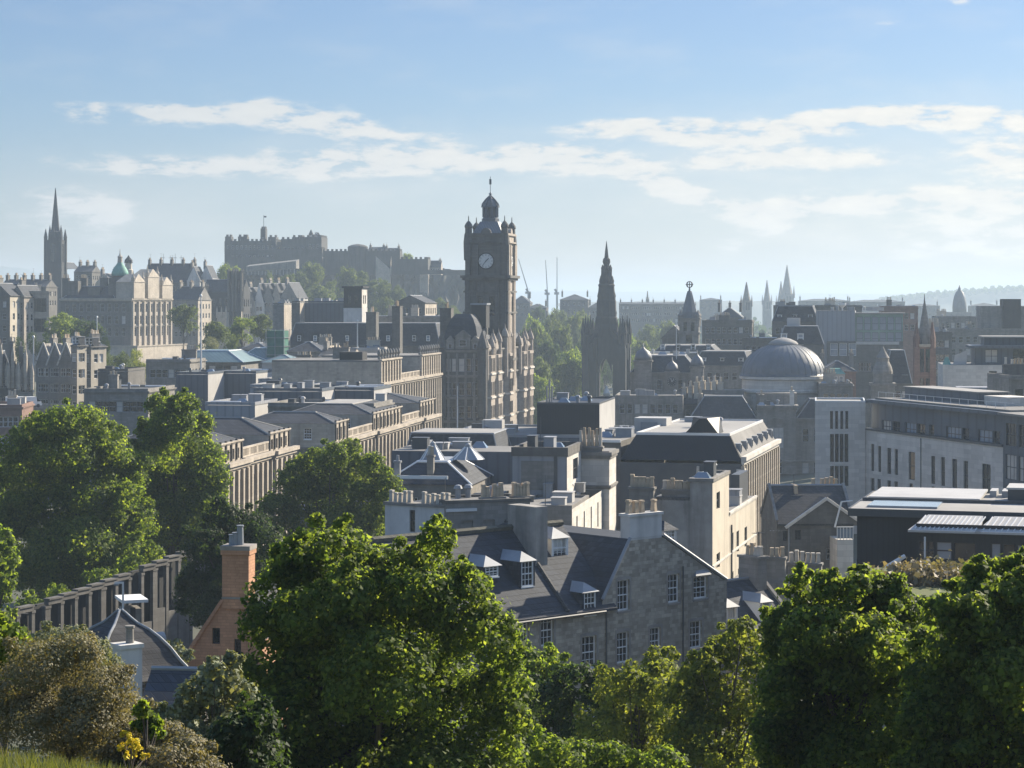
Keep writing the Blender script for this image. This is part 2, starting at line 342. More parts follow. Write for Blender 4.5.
def box_mesh(name, m, sx, sy, sz):
    key = ('box', name, m, round(sx, 2), round(sy, 2), round(sz, 2))
    if key not in _cache: _cache[key] = MB().box(0, key[3], 0, key[4], 0, key[5]).mesh(name, m)
    return _cache[key]
def pot_mesh(h, m, kind):
    key = ('pot', round(h, 2), m, kind)
    if key not in _cache:
        b = MB()
        if kind == 'round': b.lathe(0, 0, [(.19, 0), (.17, h * .12), (.14, h * .8), (.18, h * .86), (.17, h)], 10)
        elif kind == 'square': b.taper(-.19, .19, -.19, .19, 0, .05, .05, h * .85).taper(-.19, .19, -.19, .19, h * .85, .02, .02, h)
        else: b.lathe(0, 0, [(.2, 0), (.19, h * .2), (.15, h * .9), (.15, h)], 8)
        _cache[key] = b.mesh('chimney_pot', m)
    return _cache[key]

class Face:
    """a straight stretch of outside wall, from p0 to p1 in the building's own metres, outside on its right hand"""
    def __init__(s, b, p0, p1, z0, z1, clips=None, reveal=.22):
        s.b, s.p0, s.p1, s.z0, s.z1 = b, Vector(p0), Vector(p1), z0, z1
        s.d = (s.p1 - s.p0); s.L = s.d.length; s.d /= s.L; s.inn = Vector((-s.d.y, s.d.x)); s.wins = []; s.clips = clips or []; s.r = reveal
    def pt(s, u, z, inn=0): q = s.p0 + s.d * u + s.inn * inn; return (q.x, q.y, z)
    def u(s, px):
        a = s.b.world(*s.p0); e = s.b.world(*s.p1); k = (px - CX) / F; dx, dy = e[0] - a[0], e[1] - a[1]
        return (k * a[1] - a[0]) / (dx - k * dy) * s.L
    def z(s, py, u):
        q = s.p0 + s.d * u; return CH - (py - HY) / F * s.b.world(q.x, q.y)[1] - s.b.zb
    def win(s, x0, x1, y0, y1, style='far'):
        u0, u1 = s.u(x0), s.u(x1); m = (u0 + u1) / 2; zt, zb = s.z(y0, m), s.z(y1, m); s.add(u0, zb, u1 - u0, zt - zb, style); return s
    def add(s, u, z, w, h, style='far'):
        w, h = round(w, 2), round(h, 2)
        if u < .05 or u + w > s.L - .05: return s
        z = max(z, s.z0 + .05)
        if z + h > s.z1 - .02 and not s.clips: h = s.z1 - .05 - z
        if h > .2 and w > .15: s.wins.append((u, z, w, h, style))
        return s
    def grid(s, n, rows, w, m=.8, style='far', blind=.12, skip=None):
        """n evenly spaced windows in each row (sill height, height)"""
        for z, h in rows:
            for i in range(n):
                if skip and skip(i): continue
                c = m + (s.L - 2 * m) * (i + .5) / n
                st = style + ('_blind' if rnd.random() < blind else ''); s.add(c - w / 2, z, w, h, st)
        return s
    def fill(s, mb):
        us = sorted({0.0, s.L, *[w[0] for w in s.wins], *[w[0] + w[2] for w in s.wins]})
        zs = sorted({s.z0, s.z1, *[w[1] for w in s.wins], *[w[1] + w[3] for w in s.wins]})
        for i in range(len(us) - 1):
            if us[i + 1] - us[i] < 1e-4: continue
            k = 0
            while k < len(zs) - 1:
                uc, zc = (us[i] + us[i + 1]) / 2, (zs[k] + zs[k + 1]) / 2
                if any(w[0] < uc < w[0] + w[2] and w[1] < zc < w[1] + w[3] for w in s.wins): k += 1; continue
                e = k + 1
                while e < len(zs) - 1 and not any(w[0] < uc < w[0] + w[2] and w[1] < (zs[e] + zs[e + 1]) / 2 < w[1] + w[3] for w in s.wins): e += 1
                poly = [(us[i], zs[k]), (us[i + 1], zs[k]), (us[i + 1], zs[e]), (us[i], zs[e])]
                for (ax, az, bx, bz) in s.clips:              # keep what lies below the line a-b
                    nx, nz = bz - az, -(bx - ax); sgn = lambda q: (q[0] - ax) * nx + (q[1] - az) * nz
                    o = []
                    for t in range(len(poly)):
                        p, q = poly[t], poly[(t + 1) % len(poly)]; sp, sq = sgn(p), sgn(q)
                        if sp >= 0: o.append(p)
                        if sp * sq < 0: f_ = sp / (sp - sq); o.append((p[0] + (q[0] - p[0]) * f_, p[1] + (q[1] - p[1]) * f_))
                    poly = o
                    if len(poly) < 3: break
                if len(poly) >= 3: mb.quad(*[s.pt(a, b) for a, b in poly])
                k = e
        for u, z, w, h, st in s.wins:
            r = s.r
            a, b, c, d = (u, z), (u + w, z), (u + w, z + h), (u, z + h)
            for p, q in ((a, b), (b, c), (c, d), (d, a)): mb.quad(s.pt(*p), s.pt(*p, r), s.pt(*q, r), s.pt(*q))
    def place(s, parent):
        ang = math.atan2(s.d.y, s.d.x)
        for u, z, w, h, st in s.wins:
            fm, gm = win_meshes(w, h, st, s.r)
            o = link('window', fm, parent, s.pt(u, z), ang)
            if gm: link('pane', gm, o)
    def band(s, mb, z, h, out=.25, u0=0, u1=None, ret=True):
        u1 = s.L if u1 is None else u1; e = out if ret else 0
        s.bar(mb, u0 - e * 0, u1 + e, z, h, -out, .1); return s
    def bar(s, mb, u0, u1, z, h, i0, i1):
        P = [s.pt(u0, z, i0), s.pt(u1, z, i0), s.pt(u1, z, i1), s.pt(u0, z, i1)]; Q = [(p[0], p[1], z + h) for p in P]
        n = len(mb.v); mb.v += P + Q
        for f in ((0, 3, 2, 1), (4, 5, 6, 7), (0, 1, 5, 4), (1, 2, 6, 5), (2, 3, 7, 6), (3, 0, 4, 7)): mb.f.append(tuple(n + i for i in f)); mb.mi.append(mb.m)
    def pilasters(s, us, z0, z1, w, out, m, name='pilaster'):
        ang = math.atan2(s.d.y, s.d.x); me = box_mesh(name, m, w, out + .05, z1 - z0)
        for u in us: link(name, me, s.b.root, s.pt(u - w / 2, z0, -out), ang)
        return s
    def balustrade(s, z, h, m, u0=0, u1=None, inn=.25, step=.55, name='balustrade'):
        u1 = s.L if u1 is None else u1; b = MB()
        s.bar(b, u0, u1, z, .2, inn, inn + .3); s.bar(b, u0, u1, z + h - .2, .2, inn, inn + .3)
        n = max(2, int((u1 - u0) / step))
        for i in range(n + 1):
            u = u0 + (u1 - u0) * i / n; big = i % 6 == 0; w = .28 if big else .11
            s.bar(b, max(u0, u - w), min(u1, u + w), z + .2, h - .4, inn + .03, inn + .27)
        b.build(name, m, s.b.root); return s

class Bld:
    def __init__(s, name, label, cat, px, D, yaw=-8, group=None, base=None, xy=None):
        s.X0, s.Y0 = (wx(px, D), D) if xy is None else xy
        s.a = R(yaw); s.c, s.s = math.cos(s.a), math.sin(s.a)
        s.zb = (Gf(s.X0, s.Y0) - 1.5) if base is None else base
        s.root = thing(name, label, cat, (s.X0, s.Y0, s.zb), s.a, group); s.name = name
    def world(s, x, y): return (s.X0 + x * s.c - y * s.s, s.Y0 + x * s.s + y * s.c)
    def zz(s, py, x=0, y=0): return CH - (py - HY) / F * s.world(x, y)[1] - s.zb
    def fx(s, px, y=0):                                        # x along the line y = const that shows in column px
        a = s.world(0, y); b = s.world(1, y); k = (px - CX) / F; return (k * a[1] - a[0]) / ((b[0] - a[0]) - k * (b[1] - a[1]))
    def fy(s, px, x=0):
        a = s.world(x, 0); b = s.world(x, 1); k = (px - CX) / F; return (k * a[1] - a[0]) / ((b[0] - a[0]) - k * (b[1] - a[1]))
    def face(s, p0, p1, z0, z1, **k): return Face(s, p0, p1, z0, z1, **k)
    def rect(s, x0, x1, y0, y1, z0, z1, **k):
        return (s.face((x0, y0), (x1, y0), z0, z1, **k), s.face((x1, y0), (x1, y1), z0, z1, **k), s.face((x1, y1), (x0, y1), z0, z1, **k), s.face((x0, y1), (x0, y0), z0, z1, **k))
    def walls(s, faces, m, name='wall', parent=None):
        mb = MB()
        for f in faces: f.fill(mb)
        o = mb.build(name, m, parent or s.root)
        for f in faces: f.place(s.root)
        return o
    def mb(s, name, m, fn, parent=None, smooth=False):
        b = MB(); b.smooth = smooth; fn(b); return b.build(name, m, parent or s.root)
    def box(s, name, m, *a): return MB().box(*a).build(name, m, s.root)
    def cornice(s, faces, z, h, m, out=.3, name='cornice'):
        b = MB()
        for f in faces: f.band(b, z, h * .45, out * .5); f.band(b, z + h * .45 + .003, h * .55, out)
        return b.build(name, m, s.root)
    def flat(s, x0, x1, y0, y1, z, m='felt', name='roof'): return MB().box(x0 + .02, x1 - .02, y0 + .02, y1 - .02, z - .3, z).build(name, m, s.root)
    def rim(s, x0, x1, y0, y1, z0, z1, m, t=.35, name='parapet', o=.0):
        b = MB(); b.box(x0 - o, x1 + o, y0 - o, y0 + t, z0, z1); b.box(x0 - o, x1 + o, y1 - t, y1 + o, z0, z1)
        b.box(x0 - o, x0 + t, y0 + t, y1 - t, z0, z1); b.box(x1 - t, x1 + o, y0 + t, y1 - t, z0, z1); return b.build(name, m, s.root)
    def hip(s, x0, x1, y0, y1, z0, z1, ix, iy, m='slate', ridge='lead', over=.25, name='roof', capm=None):
        x0 -= over; x1 += over; y0 -= over; y1 += over; b = MB(); b.taper(x0, x1, y0, y1, z0, ix, iy, z1); o = b.build(name, m, s.root)
        if ridge:
            A = [(x0, y0, z0), (x1, y0, z0), (x1, y1, z0), (x0, y1, z0)]; T = [(x0 + ix, y0 + iy, z1), (x1 - ix, y0 + iy, z1), (x1 - ix, y1 - iy, z1), (x0 + ix, y1 - iy, z1)]
            r = MB()
            for p, q in zip(A, T): r.tube(p, q, .11, n=6)
            for i in range(4):
                if (Vector(T[i]) - Vector(T[(i + 1) % 4])).length > .3: r.tube(T[i], T[(i + 1) % 4], .13, n=6)
            r.build('ridge_flashing', ridge, o)
        if capm and x1 - x0 - 2 * ix > .6 and y1 - y0 - 2 * iy > .6:
            MB().box(x0 + ix + .1, x1 - ix - .1, y0 + iy + .1, y1 - iy - .1, z1 - .05, z1 + .12).build('roof_cap', capm, o)
        return o
    def gable(s, x0, x1, y0, y1, z0, z1, m='slate', axis='x', over=.25, endm=None, ridge='lead', skew=None):
        """pitched roof with its ridge along axis"""
        b = MB(); t = .18
        if axis == 'x':
            ym = (y0 + y1) / 2; e = over; k = (z1 - z0) / (ym - y0)
            P = [(y0 - e, z0 - e * k), (ym, z1), (y1 + e, z0 - e * k)]
            for i in (0, 1):
                a, c = P[i], P[i + 1]; n = len(b.v)
                b.v += [(x0, a[0], a[1]), (x1, a[0], a[1]), (x1, c[0], c[1]), (x0, c[0], c[1]), (x0, a[0], a[1] + t), (x1, a[0], a[1] + t), (x1, c[0], c[1] + t), (x0, c[0], c[1] + t)]
                for f in ((0, 3, 2, 1), (4, 5, 6, 7), (0, 1, 5, 4), (1, 2, 6, 5), (2, 3, 7, 6), (3, 0, 4, 7)): b.f.append(tuple(n + q for q in f)); b.mi.append(0)
            R0, R1 = (x0, ym, z1 + t), (x1, ym, z1 + t); ends = [[(x, y0, z0), (x, y1, z0), (x, ym, z1)] for x in (x0 + .02, x1 - .02)]
        else:
            xm = (x0 + x1) / 2; e = over; k = (z1 - z0) / (xm - x0)
            P = [(x0 - e, z0 - e * k), (xm, z1), (x1 + e, z0 - e * k)]
            for i in (0, 1):
                a, c = P[i], P[i + 1]; n = len(b.v)
                b.v += [(a[0], y0, a[1]), (a[0], y1, a[1]), (c[0], y1, c[1]), (c[0], y0, c[1]), (a[0], y0, a[1] + t), (a[0], y1, a[1] + t), (c[0], y1, c[1] + t), (c[0], y0, c[1] + t)]
                for f in ((0, 1, 2, 3), (7, 6, 5, 4), (4, 5, 1, 0), (5, 6, 2, 1), (6, 7, 3, 2), (7, 4, 0, 3)): b.f.append(tuple(n + q for q in f)); b.mi.append(0)
            R0, R1 = (xm, y0, z1 + t), (xm, y1, z1 + t); ends = [[(x0, y, z0), (x1, y, z0), (xm, y, z1)] for y in (y0 + .02, y1 - .02)]
        o = b.build('roof', m, s.root)
        if ridge: MB().tube(R0, R1, .13, n=6).build('ridge_flashing', ridge, o)
        if endm:
            g = MB()
            for tri in ends: g.quad(*tri)
            g.build('gable_wall', endm, s.root)
        if skew:
            g = MB()
            for tri in ends:
                for i in (0, 1):
                    p = Vector(tri[i]); q = Vector(tri[2]); g.tube(p + Vector((0, 0, .3)), q + Vector((0, 0, .3)), .2, n=4)
            g.build('skew_coping', skew, s.root)
        return o
    def chimney(s, x, y, z0, z1, w, d, n=4, m='stone_grey', ph=.8, pm='pot', kind='square', rows=1, cap=True):
        b = MB(); b.box(x - w / 2, x + w / 2, y - d / 2, y + d / 2, z0, z1 - .2)
        if cap: b.box(x - w / 2 - .1, x + w / 2 + .1, y - d / 2 - .1, y + d / 2 + .1, z1 - .2, z1)
        else: b.box(x - w / 2, x + w / 2, y - d / 2, y + d / 2, z1 - .198, z1)
        o = b.build('chimney', m, s.root)
        for i in range(n):
            t = (i + .5) / n - .5; jx = rnd.uniform(-.03, .03)
            p = (x + t * (w - .1), y + jx) if w >= d else (x + jx, y + t * (d - .1))
            if n > 3 and rnd.random() < .08: continue
            hh = ph * rnd.choice((1, 1, .85, 1.2, 1, 1.1)); pt = link('chimney_pot', pot_mesh(round(hh, 1), rnd.choice((pm, pm, 'pot', 'pot_pale')) if pm in ('pot', 'pot_pale') else pm, kind), o, (p[0], p[1], z1)); pt.rotation_euler = (rnd.uniform(-.035, .035), rnd.uniform(-.035, .035), rnd.uniform(0, .4))
        if n > 2 and rnd.random() < .4:
            h = rnd.uniform(1.6, 2.8); a = MB(); ax, ay = x + rnd.uniform(-.3, .3) * w, y + rnd.uniform(-.3, .3) * d; a.tube((ax, ay, z1), (ax, ay, z1 + h), .035, n=5).tube((ax - .6, ay, z1 + h - .1), (ax + .6, ay, z1 + h - .1), .025, n=4)
            for i in range(5): a.tube((ax - .5 + .25 * i, ay - .3, z1 + h - .1), (ax - .5 + .25 * i, ay + .3, z1 + h - .1), .018, n=4)
            a.build('aerial', 'metal_dark', o)
        return o
    def dormer(s, x, y, z, w, h, depth, style='sash', rm='lead', cm='slate', pitch=.45, hip=True):
        """window box standing out of a roof; x centre, y front"""
        b = MB(); t = .14; W_ = w + 2 * t
        b.box(x - W_ / 2, x - w / 2, y, y + depth, z, z + h); b.box(x + w / 2, x + W_ / 2, y, y + depth, z, z + h)
        b.box(x - w / 2, x + w / 2, y + .3, y + depth, z - .3, z + h); b.box(x - W_ / 2, x + W_ / 2, y + .3, y + depth, z - 1.0, z); o = b.build('dormer', cm, s.root)
        r = MB(); k = pitch * W_; zt = z + h
        if hip:
            n = len(r.v); q = .12
            r.v += [(x - W_ / 2 - q, y - q, zt), (x + W_ / 2 + q, y - q, zt), (x + W_ / 2 + q, y + depth, zt), (x - W_ / 2 - q, y + depth, zt), (x, y + W_ * .45, zt + k), (x, y + depth + k, zt + k)]
            for f in ((0, 1, 4), (1, 2, 5, 4), (3, 0, 4, 5), (0, 3, 2, 1), (2, 3, 5)): r.f.append(tuple(n + i for i in f)); r.mi.append(0)
        else: r.box(x - W_ / 2 - .1, x + W_ / 2 + .1, y - .15, y + depth, zt, zt + .12)
        r.build('dormer_roof', rm, o)
        fm, gm = win_meshes(w, h, style, .12); q = link('window', fm, o, (x - w / 2, y, z))
        return o
    def clutter(s, x0, x1, y0, y1, z, n, seed=0, mats=('metal_grey', 'panel_grey', 'panel_white', 'lead', 'metal_dark')):
        """plant, vents, hatches and pipes standing on a flat roof"""
        q = random.Random(seed)
        for i in range(n):
            k = q.random(); x = q.uniform(x0, x1); y = q.uniform(y0, y1); m = q.choice(mats)
            if k < .4:
                w, d, h = q.uniform(.8, 2.4), q.uniform(.8, 2), q.uniform(.5, 1.5); b = MB(); b.box(x - w / 2, x + w / 2, y - d / 2, y + d / 2, z, z + h)
                b.box(x - w / 2 - .06, x + w / 2 + .06, y - d / 2 - .06, y + d / 2 + .06, z + h + .001, z + h + .09); b.build('air_handler', m, s.root)
            elif k < .6: MB().lathe(x, y, [(.25, z), (.25, z + .8), (.42, z + .85), (.3, z + 1.1), (.05, z + 1.2)], 10).build('roof_vent', m, s.root)
            elif k < .78: MB().taper(x - .9, x + .9, y - .7, y + .7, z, .5, .5, z + .7).build('skylight', 'glass_sky', s.root)
            elif k < .9: MB().tube((x - q.uniform(1, 4), y, z + .35), (x + q.uniform(1, 3), y, z + .35), .16).build('roof_pipe', 'metal_white', s.root)
            else: MB().tube((x, y, z), (x, y, z + q.uniform(1.5, 3.5)), .05, .02, 6).build('aerial', 'metal_dark', s.root)

# ------------------------------------------------------------------ foliage
def leaves(P, Nn, size, rng, mname, name='crown', bend=.25):
    n = len(P); Nn = Nn / (np.linalg.norm(Nn, axis=1, keepdims=True) + 1e-9)
    t = rng.normal(size=(n, 3)); t -= (t * Nn).sum(1, keepdims=True) * Nn; t /= np.linalg.norm(t, axis=1, keepdims=True) + 1e-9
    b = np.cross(Nn, t); L = (size * rng.uniform(.6, 1.35, n))[:, None]; Wd = L * rng.uniform(.55, .9, n)[:, None]
    V = np.empty((n, 4, 3)); V[:, 0] = P - t * L / 2; V[:, 1] = P + b * Wd / 2 - Nn * L * bend + t * L * .08; V[:, 2] = P + t * L / 2 - Nn * L * bend * .6; V[:, 3] = P - b * Wd / 2 - Nn * L * bend + t * L * .08
    me = bpy.data.meshes.new(name); me.vertices.add(n * 4); me.vertices.foreach_set('co', V.reshape(-1).astype(np.float32))
    me.loops.add(n * 4); me.loops.foreach_set('vertex_index', np.arange(n * 4, dtype=np.int32)); me.polygons.add(n)
    me.polygons.foreach_set('loop_start', np.arange(0, n * 4, 4, dtype=np.int32)); me.materials.append(MATS[mname]); me.update(calc_edges=True); return me
def crown_points(lobes, n, rng, clumps=22, spread=.3, inner=.15, flat=.9, low=-.55):
    """leaf positions on the skins of small billows, which sit on the skins of the lobes (x, y, z, r)"""
    lob = np.array(lobes, float); w = lob[:, 3] ** 2; w /= w.sum(); P = []; Nn = []
    for (x, y, z, r), ww in zip(lob, w):
        m = max(40, int(n * ww)); K = clumps; d = rng.normal(size=(K, 3)); d /= np.linalg.norm(d, axis=1, keepdims=True)
        d[:, 2] = np.where(d[:, 2] < low, -d[:, 2], d[:, 2]); rc = r * spread * rng.uniform(.7, 1.45, K)
        c = d * ((r * rng.uniform(.92, 1.06, K) - rc * .7)[:, None]) * np.array([1, 1, flat]); k = rng.choice(K, m, p=rc ** 2 / (rc ** 2).sum())
        g = rng.normal(size=(m, 3)); g /= np.linalg.norm(g, axis=1, keepdims=True); dot = (g * d[k]).sum(1); g = np.where((dot < -.25)[:, None], g - 2 * dot[:, None] * d[k], g)
        p = c[k] + g * (rc[k] * rng.normal(.92, .27, m))[:, None] * np.array([1, 1, .85])
        q = rng.random(m) < inner; pin = rng.normal(size=(m, 3)); pin *= (r * .72 * rng.random(m) ** .4 / np.linalg.norm(pin, axis=1))[:, None]; p = np.where(q[:, None], pin, p)
        po = p / (np.linalg.norm(p, axis=1, keepdims=True) + 1e-6); P.append(p + np.array([x, y, z])); Nn.append(.85 * g + .4 * po + np.array([0, 0, .25]) + rng.normal(size=(m, 3)) * .5)
    return np.concatenate(P), np.concatenate(Nn)
def trunk_mesh(lobes, h0, r0, seed, zc=None, name='trunk'):
    q = random.Random(seed); b = MB(); cz = np.mean([l[2] for l in lobes]) if zc is None else zc; cx = np.mean([l[0] for l in lobes]); cy = np.mean([l[1] for l in lobes])
    top = (cx * .8, cy * .8, cz); b.path([(0, 0, h0), (cx * .15, cy * .1, h0 + (cz - h0) * .3), (cx * .45, cy * .5, h0 + (cz - h0) * .65), top], r0, r0 * .35, 9)
    for l in sorted(lobes, key=lambda l: -l[3])[:14]:
        s = q.uniform(.35, .75); a = Vector((cx * s * .6, cy * s * .6, h0 + (cz - h0) * s)); e = Vector(l[:3]); mid = (a + e) / 2 + Vector((q.uniform(-.1, .1), q.uniform(-.1, .1), .1)) * l[3]
        b.path([a, mid, e], r0 * .35, r0 * .08, 6)
    return b.mesh(name, 'bark')
def tree_from(name, label, cat, root, lobes, n, leaf, mname, seed, r0=.25, group=None, clumps=22, spread=.3, inner=.15, h0=0.0, flat=.85, low=-.55):
    rng = np.random.default_rng(seed); t = thing(name, label, cat, root, 0, group)
    P, Nn = crown_points(lobes, n, rng, clumps, spread, inner, flat, low); link('crown', leaves(P, Nn, leaf, rng, mname), t)
    link('trunk', trunk_mesh(lobes, h0, r0, seed), t); return t
_proto = {}
def proto(kind, k):
    key = (kind, k)
    if key not in _proto:
        rng = np.random.default_rng(100 + k * 7 + len(kind)); q = random.Random(k * 31 + len(kind)); L = []
        if kind == 'round':                                    # unit tree: height 1, spread about 0.9
            for i in range(13):
                a = q.uniform(0, 6.28); rr = q.uniform(.08, .30); z = q.uniform(.38, .80); L.append((rr * math.cos(a), rr * math.sin(a), z, q.uniform(.13, .2) * (1.1 - .4 * abs(z - .6))))
            L.append((0, 0, .82, .16))
        elif kind == 'tall':
            for i in range(12):
                a = q.uniform(0, 6.28); z = q.uniform(.25, .9); rr = .17 * (1 - abs(z - .5)); L.append((rr * math.cos(a), rr * math.sin(a), z, q.uniform(.09, .15)))
        else:                                                  # bushy, crown to the ground
            for i in range(12):
                a = q.uniform(0, 6.28); rr = q.uniform(.1, .5); L.append((rr * math.cos(a), rr * math.sin(a), q.uniform(.2, .7), q.uniform(.2, .3)))
        n, lf = (7000, .036)
        P, Nn = crown_points(L, n, rng, 12, .34, .15); _proto[key] = (P, Nn, lf, trunk_mesh(L, -.6, .022, k), {})
    return _proto[key]
def far_tree(label, px, D, top, width, kind='round', k=0, m='leaf_far', group=None, base=None, name='tree', cat='tree'):
    """a whole tree at its true distance: row of its top, width in pixels"""
    x = wx(px, D); zt = wz(top, D); wd = width / F * D; g = max(Gf(x, D), zt - 1.25 * wd) if base is None else base; h = zt - g
    P, Nn, lf, tm, ms = proto(kind, k)
    if m not in ms: ms[m] = leaves(P, Nn, lf, np.random.default_rng(k), m)
    span = {'round': .9, 'tall': .5, 'bush': 1.4}[kind]; t = thing(name, label, cat, (x, D, g), rnd.uniform(0, 6.28), group); t.scale = (wd / span, wd / span, h)
    link('crown', ms[m], t); link('trunk', tm, t); return t
# ================================================================== THE SETTING
def build_ground():
    xs = np.unique(np.concatenate([np.arange(-40, 40, 1.5), np.arange(-420, 421, 14), np.linspace(-5600, 5600, 45)]))
    ys = np.unique(np.concatenate([np.arange(-60, 70, 1.5), np.arange(70, 1600, 14), np.linspace(1600, 13400, 40)]))
    Xg, Yg = np.meshgrid(xs, ys); Z = G(Xg, Yg); rng = np.random.default_rng(3)
    Z = Z + rng.normal(size=Z.shape) * np.where(Yg < 70, .06, .15); nx = len(xs)
    v = np.stack([Xg, Yg, Z], -1).reshape(-1, 3); i = np.arange((len(ys) - 1) * (nx - 1)); a = (i // (nx - 1)) * nx + i % (nx - 1)
    f = np.stack([a, a + 1, a + nx + 1, a + nx], 1); me = bpy.data.meshes.new('ground'); me.from_pydata(v.tolist(), [], f.tolist())
    me.materials.append(MATS['turf']); me.materials.append(MATS['ground']); me.materials.append(MATS['far_land'])
    yc = v[f[:, 0], 1]; me.polygons.foreach_set('material_index', np.where(yc < 95, 0, np.where(yc < 1600, 1, 2)).astype(np.int32))
    me.polygons.foreach_set('use_smooth', [True] * len(f)); o = link('ground', me); o['kind'] = 'structure'
build_ground()
def ridge(name, D, pts, depth, seed, m='far_land', rough=2.0, base=40):
    """a range of hills: crest rows given in pixels, built as a solid ridge at its distance"""
    q = random.Random(seed); xs = [p[0] for p in pts]; n = 160; v = []; f = []
    for i in range(n):
        px = xs[0] + (xs[-1] - xs[0]) * i / (n - 1); py = float(np.interp(px, xs, [p[1] for p in pts])); x = wx(px, D); z = wz(py, D)
        for j, (dy, k) in enumerate(((-1, 0), (-.6, .35), (-.25, .8), (0, 1), (.4, .8), (1, 0))):
            v.append((x + q.uniform(-10, 10), D + dy * depth, base + (z - base) * k + (q.uniform(-rough, rough) if 0 < k else 0)))
    for i in range(n - 1):
        for j in range(5): a = i * 6 + j; f.append((a, a + 6, a + 7, a + 1))
    me = bpy.data.meshes.new(name); me.from_pydata(v, [], f); me.materials.append(MATS[m]); me.polygons.foreach_set('use_smooth', [True] * len(f)); o = link(name, me); o['kind'] = 'structure'
ridge('hills', 11800, [(-700, 300), (0, 297), (300, 294), (480, 292), (560, 291), (640, 292), (740, 292), (800, 293), (860, 294), (960, 294), (1100, 296), (1800, 300)], 900, 1, rough=2.5)
ridge('hills', 6800, [(-900, 295), (-200, 270), (-40, 262), (20, 268), (70, 279), (130, 290), (260, 296)], 900, 2, rough=1.5)
ridge('hills', 5200, [(560, 303), (640, 301), (760, 301), (860, 301), (900, 297), (960, 293), (1010, 289), (1060, 288), (1200, 290), (1500, 300)], 500, 3, rough=1.2)

def castle_rock():
    q = np.random.default_rng(5); v = []; f = []; pxs = np.linspace(212, 500, 90); D = 1262
    tops = np.interp(pxs, [212, 224, 300, 330, 400, 425, 440, 470, 500], [300, 262, 258, 262, 264, 268, 268, 272, 300])
    nz = 14
    for i, (p, t) in enumerate(zip(pxs, tops)):
        for j in range(nz):
            k = j / (nz - 1); d = D - 62 * (1 - k) ** 1.25 + q.normal() * 2.2 + 5 * math.sin(i * .9 + j * .3) * (1 - k); z0 = 52; z = z0 + (wz(t, D) - z0) * k ** .8 + q.normal() * .8 * (k < .99)
            v.append((wx(p, D) + q.normal() * .8, d, z))
        v.append((wx(p, D), D + 190, wz(t, D))); v.append((wx(p, D), D + 260, 52))
    m = nz + 2
    for i in range(len(pxs) - 1):
        for j in range(m - 1): a = i * m + j; f.append((a, a + m, a + m + 1, a + 1))
    me = bpy.data.meshes.new('castle_rock'); me.from_pydata(v, [], f); me.materials.append(MATS['rock']); o = link('castle_rock', me); o['kind'] = 'structure'
castle_rock()
# the lane by the old burial ground, and the street running away behind it
MB().quad((wx(120, 122), 122, Gf(wx(120, 122), 122) + 1.7), (wx(300, 122), 122, Gf(wx(300, 122), 122) + 1.7), (wx(300, 200), 200, Gf(-20, 200) + 1.7), (wx(110, 200), 200, Gf(-36, 200) + 1.7)).build('road', 'asphalt')['kind'] = 'structure'
MB().quad((-14, 262, 68.5), (4, 262, 68.5), (44, 600, 65), (20, 600, 65)).build('road', 'asphalt')['kind'] = 'structure'

